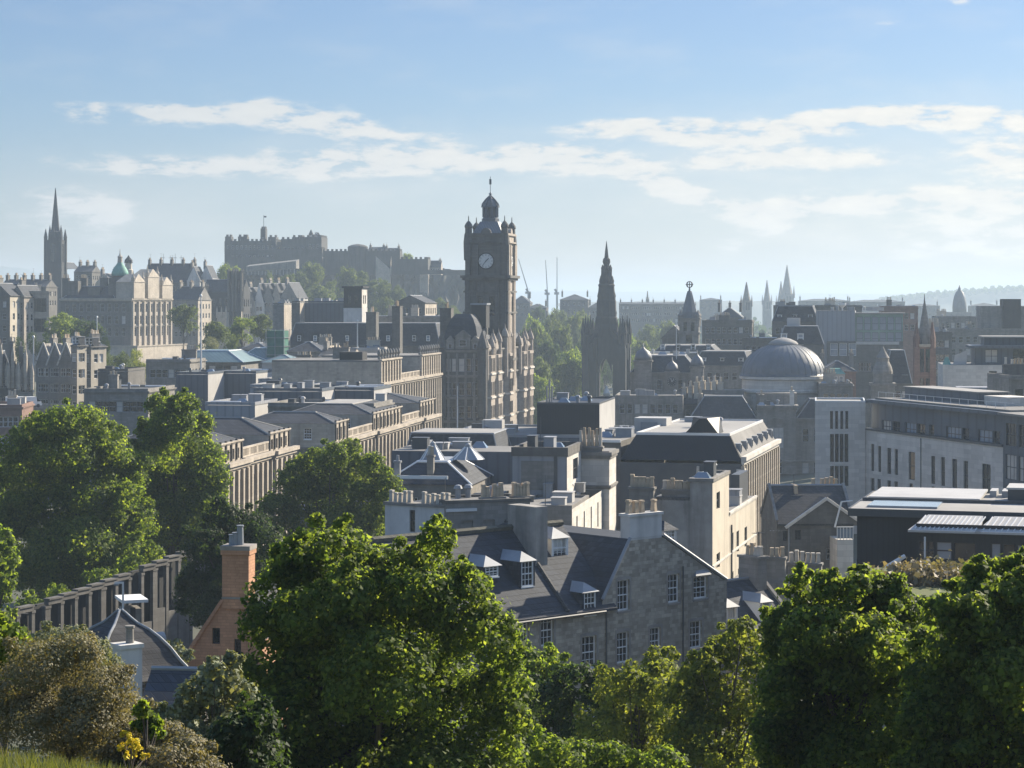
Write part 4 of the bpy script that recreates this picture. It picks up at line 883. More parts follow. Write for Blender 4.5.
# ================================================================== CLOCK TOWER HOTEL
def hotel():
    b = Bld('hotel', 'brown stone hotel with tall clock tower, lead crown and rows of lit bay windows', 'hotel', 440, 462, -10, base=62)
    xe = b.fx(483); zE = b.zz(352, xe); d = b.fy(530, xe); zP = b.zz(335, xe)
    fs = list(b.rect(0, xe, 0, d, 0, zE)); fl = [(zE - 4.2, 2.8), (zE - 9.2, 2.8), (zE - 14, 2.6), (zE - 18.5, 2.6), (zE - 23, 2.6)]
    fs[0].grid(5, fl, 1.25, 1.0, style='far', blind=.16)
    n = 13
    for i in range(n):
        u = (i + .5) * d / n
        for z, h in fl: fs[1].add(u - .55, z, 1.1, h, 'dark')
    b.walls(fs[:1] + fs[2:], 'stone_dark'); b.walls([fs[1]], 'stone_pink'); fs[0].pilasters([.5, xe * .2, xe * .4, xe * .6, xe * .8, xe - .5], 4, zE - .3, .5, .22, 'stone_grey')  # dark faces and pale street front: shade and sun put into the stone colour
    for z in (zE - .1, zE - 5.4, zE - 15, zE - 10): b.cornice([fs[0], fs[1]], z, .55, 'stone_grey', .4, 'string_course')
    # pairs of bay windows and turreted gables along the lit street front
    for k, (ya, yb, top) in enumerate(((1, 8.5, 5.5), (9.5, 17, 6.0), (24, 30, 5.0), (42, 49, 5.5), (50.5, d - 1, 5.0))):
        ym = (ya + yb) / 2; o = 1.3; w = (yb - ya) / 2
        poly = [(xe + .01, ya + .6), (xe + o, ya + 1.5), (xe + o, yb - 1.5), (xe + .01, yb - .6)]
        p = MB(); p.prism(poly, 3, zE - .8); bay = p.build('bay', 'stone_pink', b.root); r = MB()
        for z, h in fl:
            for t in (.28, .5, .72): yy = ya + (yb - ya) * t; r.box(xe + o + .003, xe + o + .05, yy - .42, yy + .42, z, z + h)
        r.build('bay_window', 'glass', bay); r = MB()
        for z, h in fl: r.prism([(xe, ya + .4), (xe + o + .25, ya + 1.35), (xe + o + .25, yb - 1.35), (xe, yb - .4)], z - .7, z - .35)
        r.build('balcony', 'stone_pale', bay)
        top *= .5 + .25 * (k % 2); g = MB(); g.frus([(xe - 2, ya + .7), (xe + .5, ya + .7), (xe + .5, yb - .7), (xe - 2, yb - .7)], zE + .4, [(xe - 2, ym - .5), (xe + .5, ym - .5), (xe + .5, ym + .5), (xe - 2, ym + .5)], zE + top * .55); g.build('gable', 'stone_pink', b.root)
        for yy in (ya + .4, yb - .4):
            t = MB(); t.lathe(xe + .3, yy, [(.65, zE - 6), (.75, zE - 5), (.7, zE + .8 + k % 3), (.9, zE + .9 + k % 3), (.85, zE + 1.4 + k % 3), (.6, zE + 2.1 + k % 3), (.2, zE + 2.9 + k % 3), (.05, zE + 3.8 + k % 3)], 10); t.build('turret', 'stone_pink', b.root)
    # front: curved lead roof, stack, corner bits
    xa, xb = b.fx(443), b.fx(478); zr = b.zz(314, xa)
    q = MB(); q.smooth = False; yc = 5.5
    prof = [(0, 1.0), (.30, .93), (.55, .80), (.78, .55), (.93, .28), (1.0, .04)]
    A = lambda s_, zz_: ([(xa + (xb - xa) * (1 - s_) / 2, 5 - 5 * s_), (xb - (xb - xa) * (1 - s_) / 2, 5 - 5 * s_), (xb - (xb - xa) * (1 - s_) / 2, 6 + 5 * s_), (xa + (xb - xa) * (1 - s_) / 2, 6 + 5 * s_)], zz_)
    st = [(1.0, 0), (.95, .35), (.82, .66), (.62, .88), (.42, 1.0)]
    for (s0, h0), (s1, h1) in zip(st, st[1:]):
        p0, z0 = A(s0, zE + .5 + (zr - zE - .5) * h0); p1, z1 = A(s1, zE + .5 + (zr - zE - .5) * h1); q.frus(p0, z0, p1, z1)
    q.build('roof', 'slate', b.root)
    x3, x4 = b.fx(464), b.fx(479); b.box('stack', 'stone_soot', x3, x4, 8, 12, zr - 3, b.zz(305, x3, 8)); b.box('stack_cap', 'lead', x3 - .2, x4 + .2, 7.8, 12.2, b.zz(305, x3, 8) + .004, b.zz(305, x3, 8) + .4)
    for px, w_, zz0, hh in ((463, 3.2, 1.2, 3.4), (450.5, 1.7, .6, 2.8), (475.5, 1.7, .6, 2.8)):
        x = b.fx(px); q = MB(); q.box(x - w_ / 2, x + w_ / 2, -.25, 1.4, zE + .6, zE + zz0 + hh * .6); q.frus([(x - w_ / 2 - .2, -.35), (x + w_ / 2 + .2, -.35), (x + w_ / 2 + .2, 1.5), (x - w_ / 2 - .2, 1.5)], zE + zz0 + hh * .6 + .003, [(x - .1, -.3), (x + .1, -.3), (x + .1, 1.5), (x - .1, 1.5)], zE + zz0 + hh); q.build('pediment', 'stone_grey', b.root); link('window', win_meshes(w_ * .5, hh * .4, 'far', .1)[0], b.root, (x - w_ * .25, -.36, zE + zz0))
    for px in (441.5, 482): x = b.fx(px); b.mb('turret', 'stone_dark', lambda t: t.lathe(x, .3, [(.9, zE - 14), (1.1, zE - 13), (1.1, zE + .6), (1.3, zE + .8), (1.0, zE + 2), (.4, zE + 3.6), (.05, zE + 4.6)], 10))
    for px in (452, 460.5, 469): x = b.fx(px); b.dormer(x, .3, zE + .7, 1.4, 1.9, 2.5, 'far_blind' if px != 469 else 'far', 'lead', 'stone_dark')
    b.hip(0, xe, 11, d, zE + .3, zE + 4.5, 3.5, 3.5, 'slate', 'lead', -.3, capm='felt')
    for y in (20, 38, 52): b.chimney(xe / 2, y, zE + 3, zE + 7.5, 3.6, 1.4, 8, 'stone_dark', 1.1, 'pot', 'tall')
    # ---- the tower, flush with the street front
    y0 = b.fy(505, xe); xr = xe + .5; xl = xr - 42.5 / F * b.world(xe, y0)[1] / math.cos(b.a); y1 = y0 + 10.6
    ZZ = lambda py: b.zz(py, xr, y0)
    z_top, z_c, z_mid = ZZ(233), ZZ(278), ZZ(300)
    T = list(b.rect(xl, xr, y0, y1, 0, z_c)); W_ = xr - xl
    for fc in T[:2]:
        for u in (W_ * .36, W_ * .64): fc.add(u - .6, z_c - 8.3, 1.2, 4.2, 'dark')
        for u in (W_ * .5,): fc.add(u - 1.1, z_mid - 12, 2.2, 4, 'dark'); fc.add(u - 1.1, z_mid - 22, 2.2, 4, 'dark')
    b.walls([T[0], T[2], T[3]], 'stone_dark', 'tower_wall'); b.walls([T[1]], 'stone_pink', 'tower_wall')  # same tower stone, coloured paler on the sunward side as if lit
    for fc in T[:2]: fc.pilasters([.7, W_ * .24, W_ * .76, W_ - .7], 20, z_c - .4, .85, .3, 'stone_dark' if fc is T[0] else 'stone_pink', 'tower_pilaster')
    def rings(m):
        for z, h, o in ((z_c - .5, .5, .5), (z_c + .003, .6, .9), (z_c - 3.2, .35, .3), (z_mid - 3, .4, .35), (z_mid - 13.5, .5, .4)): m.box(xl - o, xr + o, y0 - o, y1 + o, z, z + h)
    b.mb('tower_cornice', 'stone_dark', rings)
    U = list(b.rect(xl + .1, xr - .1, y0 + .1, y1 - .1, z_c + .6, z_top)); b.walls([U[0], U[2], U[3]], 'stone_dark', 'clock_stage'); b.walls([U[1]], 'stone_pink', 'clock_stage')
    zk = b.zz(261, (xl + xr) / 2, y0); rk = 7.3 / F * b.world(xl, y0)[1]
    for fc, nm in ((U[0], 'a'), (U[1], 'b')):
        c = Vector(fc.pt(fc.L / 2, zk, -.02)); nrm = Vector((-fc.inn.x, -fc.inn.y, 0)); m = MB(); m.tube(c, c + nrm * .12, rk * 1.14, n=32); cf = m.build('clock', 'stone_soot', b.root)
        m = MB(); m.tube(c + nrm * .12, c + nrm * .16, rk, n=32); m.build('clock_dial', 'clock_face', cf)
        h = MB(); ud = Vector((fc.d.x, fc.d.y, 0)); up = Vector((0, 0, 1)); o = c + nrm * .19
        for k in range(12):
            a = k * math.pi / 6; v_ = ud * math.sin(a) + up * math.cos(a); h.tube(o + v_ * rk * .74, o + v_ * rk * .93, .075, n=4)
        for a, l, r_ in ((7 * 30 + 3, .52, .11), (37 * 6, .8, .08)):
            pass
        for a, l, r_ in ((218, .80, .085), (46, .55, .12)):
            v_ = ud * math.sin(R(a)) + up * math.cos(R(a)); h.tube(o - v_ * .15, o + v_ * rk * l, r_, r_ * .6, n=5)
        h.build('clock_hands', 'paint_dark', cf)
        # hood, corner piers and side pilasters of the clock stage
        m = MB(); fc.bar(m, .9, fc.L - .9, z_top - 2.2, .35, -.5, .1); fc.bar(m, -.1, fc.L + .1, z_top - .5, .5, -.35, .3)
        for u in (.05, fc.L * .2, fc.L * .8 - .5, fc.L - 1.2): fc.bar(m, u, u + 1.1, z_c + .65, z_top - z_c - 3.2, -.55, .05)
        k = fc.L / 2
        for i in range(9):
            a0, a1 = math.pi * i / 9, math.pi * (i + 1) / 9; r_ = 1.15
            m.quad(*[fc.pt(k + r_ * math.cos(t), z_top + r_ * math.sin(t), q_) for t, q_ in ((a0, -.2), (a1, -.2), (a1, .5), (a0, .5))]); m.quad(fc.pt(k, z_top, -.2), fc.pt(k + r_ * math.cos(a0), z_top + r_ * math.sin(a0), -.2), fc.pt(k + r_ * math.cos(a1), z_top + r_ * math.sin(a1), -.2))
        m.build('clock_hood', 'stone_dark' if fc is U[0] else 'stone_pink', b.root)
    for x, y in ((xl + .7, y0 + .7), (xr - .7, y0 + .7), (xl + .7, y1 - .7), (xr - .7, y1 - .7)):
        b.mb('pinnacle', 'stone_dark', lambda m: m.lathe(x, y, [(1.05, z_top - 6), (1.15, z_top - 2), (.95, z_top - .2), (.8, z_top), (.78, z_top + 1.2), (.95, z_top + 1.4), (.85, z_top + 1.9), (.45, z_top + 2.5), (.12, z_top + 2.8), (.1, z_top + 3.6), (.02, z_top + 4)], 10))
    xm, ym = (xl + xr) / 2, (y0 + y1) / 2; D_ = b.world(xm, ym)[1]; pm = D_ / F; zl0 = b.zz(221.8, xm, ym)
    rw = 8.8 * pm
    b.mb('tower_roof', 'lead_seam', lambda m: m.frus([(xl + 1.4, y0 + 1.4), (xr - 1.4, y0 + 1.4), (xr - 1.4, y1 - 1.4), (xl + 1.4, y1 - 1.4)], z_top, [(xm - rw, ym - rw), (xm + rw, ym - rw), (xm + rw, ym + rw), (xm - rw, ym + rw)], zl0))
    def lantern(m):
        m.lathe(xm, ym, [(rw * 1.0, zl0), (rw * 1.0, zl0 + .7), (rw * .86, zl0 + .8), (rw * .84, zl0 + 1.1)], 8)
        for i in range(8):
            a = i * math.pi / 4 + .39; m.tube((xm + rw * .78 * math.cos(a), ym + rw * .78 * math.sin(a), zl0 + 1), (xm + rw * .78 * math.cos(a), ym + rw * .78 * math.sin(a), zl0 + 3.1), .34, n=6)
        m.lathe(xm, ym, [(rw * .42, zl0 + .7), (rw * .42, zl0 + 3.1)], 8)
        m.lathe(xm, ym, [(rw * .9, zl0 + 3.1), (rw * .95, zl0 + 3.4), (rw * .86, zl0 + 3.8), (rw * .7, zl0 + 4.5), (rw * .46, zl0 + 5.0), (rw * .22, zl0 + 5.35), (.28, zl0 + 5.8), (.22, zl0 + 6.3), (.5, zl0 + 6.2), (.15, zl0 + 6.5), (.07, zl0 + 6.8), (.06, zl0 + 10.2)], 12)
        for i in range(8):
            a = i * math.pi / 4 + .39; c_, s_ = math.cos(a), math.sin(a)
            m.path([(xm + rw * .98 * c_, ym + rw * .98 * s_, zl0 + 3.2), (xm + rw * .92 * c_, ym + rw * .92 * s_, zl0 + 4.0), (xm + rw * .55 * c_, ym + rw * .55 * s_, zl0 + 5.0), (xm + .3 * c_, ym + .3 * s_, zl0 + 5.8)], .2, .12, 5)
    b.mb('tower_crown', 'dome_lead', lantern)
    b.mb('weather_vane', 'metal_dark', lambda m: m.box(xm - .25, xm + .25, ym - .04, ym + .04, zl0 + 8.4, zl0 + 9.6))
hotel()

# ================================================================== GOTHIC MONUMENT
def monument():
    D = 760; x = wx(606.5, D); b = Bld('gothic_monument', 'dark sooty gothic spire monument standing in the gardens', 'monument', 0, 0, -10, base=56, xy=(x, D)); s_ = D / F
    ZZ = lambda py: CH - (py - HY) * s_ - 56
    top = MB()
    lv = [(400, 20.5), (352, 20.2)]
    # four great corner buttresses with pinnacles and arches between
    h0, h1 = ZZ(394), ZZ(342)
    for sx in (-1, 1):
        for sy in (-1, 1):
            cx_, cy_ = sx * 18.6 * s_, sy * 18.6 * s_; q = MB(); w = 3.3 * s_
            q.taper(cx_ - w, cx_ + w, cy_ - w, cy_ + w, -6, 0, 0, h1 - 2); q.taper(cx_ - w * .85, cx_ + w * .85, cy_ - w * .85, cy_ + w * .85, h1 - 2, .2, .2, h1 + 2.5)
            for ex, ey in ((-.9, -.9), (.9, .9), (0, 0)): q.lathe(cx_ + ex * w * .7, cy_ + ey * w * .7, [(.75, h1 - 1), (.75, h1 + 3), (.95, h1 + 3.1), (.5, h1 + 5.4), (.08, h1 + (8.4 if ex else 9.4))], 6)
            q.build('buttress', 'stone_soot', b.root)
            q = MB(); ix = 8.4 * s_; q.frus([(sx * ix, sy * ix), (sx * (ix + 2.2), sy * ix), (sx * (ix + 2.2), sy * (ix + 2.2)), (sx * ix, sy * (ix + 2.2))][::1 if sx * sy > 0 else -1], -6, [(sx * ix * .95, sy * ix * .95), (sx * (ix + 2), sy * ix * .95), (sx * (ix + 2), sy * (ix + 2)), (sx * ix * .95, sy * (ix + 2))][::1 if sx * sy > 0 else -1], ZZ(338)); q.build('pier', 'stone_soot', b.root)
            # flying buttress
            q = MB(); q.path([(cx_, cy_, h1 - 1), (cx_ * .72, cy_ * .72, h1 + 1.2), (cx_ * .45, cy_ * .45, h1 + 4)], .8, .6, 5); q.build('flying_buttress', 'stone_soot', b.root)
    # arches: pointed openings between the piers, as arch rings and spandrels
    for k in range(4):
        a = k * math.pi / 2; ca, sa = math.cos(a), math.sin(a); q = MB(); o = 8.6 * s_ + 1.1; zs, za_ = ZZ(372), ZZ(358); hw = 6.6 * s_; zt = ZZ(336)
        pts = []
        for i in range(9): t = i / 8; pts.append((-hw + hw * math.sin(t * math.pi / 2) ** 1.2, zs + (za_ - zs) * math.sin(t * math.pi / 2)))
        pts = [(-hw + hw * (i / 8), zs + (za_ - zs) * math.sin(i / 8 * math.pi / 2) ** .85) for i in range(9)]; pts += [(-p[0], p[1]) for p in reversed(pts[:-1])]
        tr = lambda u, d, z: (ca * u - sa * d, sa * u + ca * d, z)
        for i in range(len(pts) - 1):
            (u0, z0), (u1, z1) = pts[i], pts[i + 1]
            for d_ in (-o - .8, -o + .8): q.quad(tr(u0, d_, z0), tr(u1, d_, z1), tr(u1, d_, zt), tr(u0, d_, zt))
            q.quad(tr(u0, -o - .8, z0), tr(u0, -o + .8, z0), tr(u1, -o + .8, z1), tr(u1, -o - .8, z1))
        q.build('arch', 'stone_soot', b.root)
        q = MB()
        for i in (-1, 1):                                       # lower side arches joining pier and buttress
            u0, u1 = i * 10.5 * s_, i * 16.5 * s_
            q.prism([tr(min(u0, u1), -18.2 * s_ - .7, 0)[:2], tr(max(u0, u1), -18.2 * s_ - .7, 0)[:2], tr(max(u0, u1), -18.2 * s_ + .7, 0)[:2], tr(min(u0, u1), -18.2 * s_ + .7, 0)[:2]], ZZ(360), h1 - .5)
        q.box(-.01, .01, -.01, .01, zt, zt + .02); q.build('side_arch', 'stone_soot', b.root)
    g = MB()
    st = [(338, 13.2), (324, 10.6), (318, 10.9), (316, 9.9), (301, 9.6), (299, 9.0), (287, 7.8), (285, 8.4), (283.5, 7.1), (273, 5.2), (271.5, 5.4), (270, 3.4), (265, 2.8), (262, 3.9), (259, 3.4), (257.5, 2.1), (250, 1.3), (241, .2)]
    g.lathe(0, 0, [(r * s_ * 1.04, ZZ(y)) for y, r in st], 8, rot=R(22.5)); g.build('spire', 'stone_soot', b.root)
    for y, r, hh in ((337, 11.4, 6), (316, 9.0, 3.6), (299, 8.0, 3.2), (284, 6.2, 2.8), (271, 4.2, 2.2)):
        q = MB()
        for i in range(8):
            a = i * math.pi / 4 + R(22.5); c_, d_ = r * s_ * math.cos(a), r * s_ * math.sin(a); q.lathe(c_, d_, [(.5, ZZ(y) - 2.5), (.5, ZZ(y) + .8), (.62, ZZ(y) + .9), (.06, ZZ(y) + hh)], 5)
        q.build('pinnacle', 'stone_soot', b.root)
    # seated figure group under the arch: white marble, tiny at this distance
    t = thing('statue', 'pale marble seated statue under the arch of the dark gothic monument', 'statue', (x, D, 56 + ZZ(396)), 0)
    q = MB(); q.box(-2.6, 2.6, -2.6, 2.6, -9, 0); q.build('plinth', 'stone_soot', t); q = MB(); q.smooth = True; q.lathe(0, 0, [(1.1, 0), (1.3, .8), (.9, 1.7), (.75, 2.4), (.35, 2.7), (.42, 3.1), (.3, 3.5), (.05, 3.6)], 10); q.box(-.9, .9, -1.5, -.5, .8, 1.3); q.build('figure', 'paint_white', t)
monument()

# ================================================================== DOMED RECORD HOUSE
def record_house():
    b = Bld('record_house', 'grey classical building with broad ribbed lead dome on a stone drum', 'public building', 690, 470, -6, base=64)
    xw = b.fx(757); x2 = b.fx(796); xe = b.fx(838); zc = b.zz(412, xw)
    fs = [b.face((0, 0), (xw, 0), 0, b.zz(418, 0)), b.face((xw, -1.5), (x2, -1.5), 0, zc + 1.2), b.face((x2, 0), (xe, 0), 0, b.zz(418, x2)), b.face((xe, 0), (xe, 40), 0, zc - 2), b.face((0, 40), (0, 0), 0, zc - 2), b.face((x2, -1.5), (x2, 4), 0, zc + 1.2), b.face((xw, 4), (xw, -1.5), 0, zc + 1.2)]
    z1 = fs[0].z1
    fs[0].grid(4, [(z1 - 4.4, 2.8), (z1 - 13, 2.4)], 1.4, style='far', blind=.3); fs[2].grid(3, [(z1 - 5, 2.8), (z1 - 13, 2.4)], 1.4, style='far', blind=.3)
    fs[1].add((x2 - xw) / 2 - 1.5, zc - 7.6, 3.0, 4.4, 'far_blind'); fs[1].add((x2 - xw) / 2 - 1.2, zc - 16, 2.4, 3, 'far')
    b.walls(fs, 'stone_grey')
    m = MB(); u = (x2 - xw) / 2
    for i in range(10):
        a0, a1 = math.pi * i / 10, math.pi * (i + 1) / 10; fs[1].bar(m, u + 2.3 * math.cos(a1), u + 2.3 * math.cos(a0), zc - 3.2 + 1.6 * math.sin((a0 + a1) / 2), .5, -.25, .1)
    m.build('arch_hood', 'stone_grey', b.root)
    b.cornice(fs[:3], z1 - 9.4, .5, 'stone_grey', .35, 'string_course'); b.cornice([fs[0], fs[2]], z1 - .6, .6, 'stone_grey', .5); b.cornice([fs[1], fs[5]], zc + .6, .9, 'stone_grey', .5)
    b.flat(xw, x2, -1.5, 14, zc + 1.3, 'lead')
    b.hip(0, xw - .1, .3, 14, z1, b.zz(397, 3), 3, 3.2, 'slate', 'lead', 0, capm='felt_dark'); b.hip(x2 + .1, xe, .3, 14, z1, b.zz(400, x2), 3, 3.2, 'slate', 'lead', 0, capm='felt_dark')
    b.chimney(x2 - .8, 4, zc + 1, zc + 4.5, .9, 2.6, 5, 'stone_pale'); b.chimney(xw + 1, 6, zc + 1, zc + 3.5, 1, 2.4, 4, 'stone_grey'); b.chimney(2, 7, z1, z1 + 5, 1, 3, 6, 'stone_tan', 1.2)
    # drum and dome
    yd = 26; D = b.world(b.fx(783, yd), yd)[1]; s_ = D / F; xd = b.fx(783.3, yd); r = 43.3 * s_; zd = b.zz(376, xd, yd); zb_ = b.zz(393, xd, yd)
    b.mb('drum', 'stone_pale', lambda q: q.lathe(xd, yd, [(r * .93, 5), (r * .93, zb_), (r * .97, zb_ + .3), (r * .97, zb_ + .8), (r * .95, zb_ + 1), (r * .95, zd - .8), (r * 1.01, zd - .5), (r * 1.01, zd)], 48))
    zt = b.zz(344.5, xd, yd)
    N_ = 12; prof = [(r * (.985 - .0 * t) * math.cos(t * 1.235), zd + (zt - zd) * math.sin(t * 1.235) / math.sin(1.235)) for t in [i / N_ for i in range(N_ + 1)]]
    dm = b.mb('dome', 'dome_lead', lambda q: q.lathe(xd, yd, [(r * 1.0, zd), (r * 1.0, zd + .25)] + prof, 48), smooth=True)
    q = MB()
    for i in range(36):
        a = 2 * math.pi * i / 36; q.path([(xd + (p[0] + .05) * math.cos(a), yd + (p[0] + .05) * math.sin(a), p[1] + .04) for p in prof[::2]], .05, .03, 5)
    q.build('dome_rib', 'dome_lead', dm)
    ro = prof[-1][0]; q = MB(); q.smooth = True; q.lathe(xd, yd, [(ro * 1.04, zt - .15), (ro * 1.04, zt + .25), (ro * .9, zt + .7), (ro * .5, zt + 1.3), (.2, zt + 1.6)], 24); q.build('oculus', 'felt_light', dm)
    # plain block in front of the drum and small roof things
    x4 = b.fx(756, 8); b.box('attic_block', 'stone_grey', x4, b.fx(797, 8), 8, 16, zc, b.zz(393, x4, 8)); b.box('attic_block', 'stone_grey', b.fx(702, 16), b.fx(744, 16), 16, 22, z1 - 2, b.zz(390, 0, 16)); b.clutter(xw, x2, 1, 6, zc + 1.3, 5, 44)
    for px, k in ((676, 0), (690, 1)): pass
record_house()

# ================================================================== TERRACE OF TALL STACKS AND SMALL CLOCK PAVILION
def clock_pavilion():
    b = Bld('pavilion_block', 'grey baroque block with small lead cupolas and a round clock, beside the gothic monument', 'building', 630, 505, -6, base=62)
    xe = b.fx(699); z1 = b.zz(374, 0); fs = b.rect(0, xe, 0, 24, 0, z1)
    fs[0].grid(6, [(z1 - 3.6, 2.3), (z1 - 8.4, 2.6), (z1 - 13, 2.6)], 1.3, style='far', blind=.1); b.walls(fs, 'stone_grey'); b.cornice([fs[0], fs[1]], z1 - .2, .6, 'stone_grey', .5); b.cornice([fs[0]], z1 - 4.8, .4, 'stone_grey', .3, 'string_course')
    b.hip(0, xe, .2, 24, z1 + .3, b.zz(356, 0), 3.4, 3.4, 'slate', 'lead', 0, capm='felt_light')
    def cup(x, w, zb_, zt, clock):
        q = MB(); q.box(x - w / 2, x + w / 2, -.8, w - .8, z1 - 8, zb_); q.box(x - w / 2 - .25, x + w / 2 + .25, -1.05, w - .55, zb_, zb_ + .4); o = q.build('clock_turret' if clock else 'turret', 'stone_grey', b.root)
        if clock:
            q = MB(); q.tube((x, -.8, zb_ - 2), (x, -.95, zb_ - 2), 1.05, n=24); q.build('clock_dial', 'paint_dark', o); q = MB()
            for k in range(12): a = k * math.pi / 6; q.tube((x + .75 * math.sin(a), -1, zb_ - 2 + .75 * math.cos(a)), (x + .95 * math.sin(a), -1, zb_ - 2 + .95 * math.cos(a)), .05, n=4)
            q.tube((x, -1, zb_ - 2), (x + .45, -1, zb_ - 1.4), .06, n=4); q.tube((x, -1, zb_ - 2), (x - .25, -1, zb_ - 1.2), .05, n=4); q.build('clock_hands', 'paint_white', o)
        q = MB(); q.smooth = True; h = zt - zb_; c = w / 2 - .8; q.lathe(x, c, [(w * .52, zb_ + .4), (w * .5, zb_ + h * .3), (w * .36, zb_ + h * .55), (w * .14, zb_ + h * .68), (.12, zb_ + h * .8), (.05, zt)], 12); q.build('cupola', 'dome_lead', o)
    x = b.fx(672); cup(x, 13 / F * 505, b.zz(373, x), b.zz(357, x), True)
    x = b.fx(643); cup(x, 4.0, b.zz(362, x), b.zz(343, x), False)
    x = b.fx(697); cup(x, 3.0, b.zz(368, x), b.zz(350, x), False)
    x = b.fx(676); b.mb('flagpole', 'metal_white', lambda q: q.tube((x, 3, z1), (x, 3, b.zz(322, x, 3)), .12, .06, 6))
    b.clutter(1, xe - 1, 6, 20, b.zz(356, 0) + .1, 12, 50, ('panel_white', 'lead', 'metal_grey'))
    f2 = b.rect(-2, xe - 3, -26, -6, 0, b.zz(398, 0, -26)); f2[0].grid(8, [(f2[0].z1 - 3.4, 2.1)], 1.2, style='far'); b.walls(f2, 'stone_grey', 'front_wall'); b.flat(-2, xe - 3, -26, -6, f2[0].z1 + .1, 'felt', 'front_roof'); b.rim(-2, xe - 3, -26, -6, f2[0].z1, f2[0].z1 + .6, 'stone_grey'); b.clutter(0, xe - 5, -24, -8, f2[0].z1 + .1, 9, 51)
clock_pavilion()
def stacks_house():
    b = Bld('tenement_house', 'old tenement with close row of tall buff chimney stacks, below the small round clock', 'house', 680, 486, -12, base=64)
    xe = b.fx(722); z1 = b.zz(404, 0); fs = b.rect(0, xe, 0, 8, 0, z1); fs[0].grid(4, [(z1 - 3, 1.8), (z1 - 7, 1.8)], 1.1); b.walls(fs, 'stone_dark'); b.gable(0, xe, 0, 8, z1, z1 + 2.0, 'slate', 'x', .2, 'stone_dark')
    for i in range(7):
        x = .6 + i * (xe - 1.2) / 6; b.chimney(x, 3.5 - .15 * i, z1, z1 + 4.8 - (1.2 if i < 2 else 0) + .3 * (i % 2), .9, 2.6, 5, 'render_cream' if i > 1 else 'stone_tan', 1.0, 'pot_pale')
stacks_house()
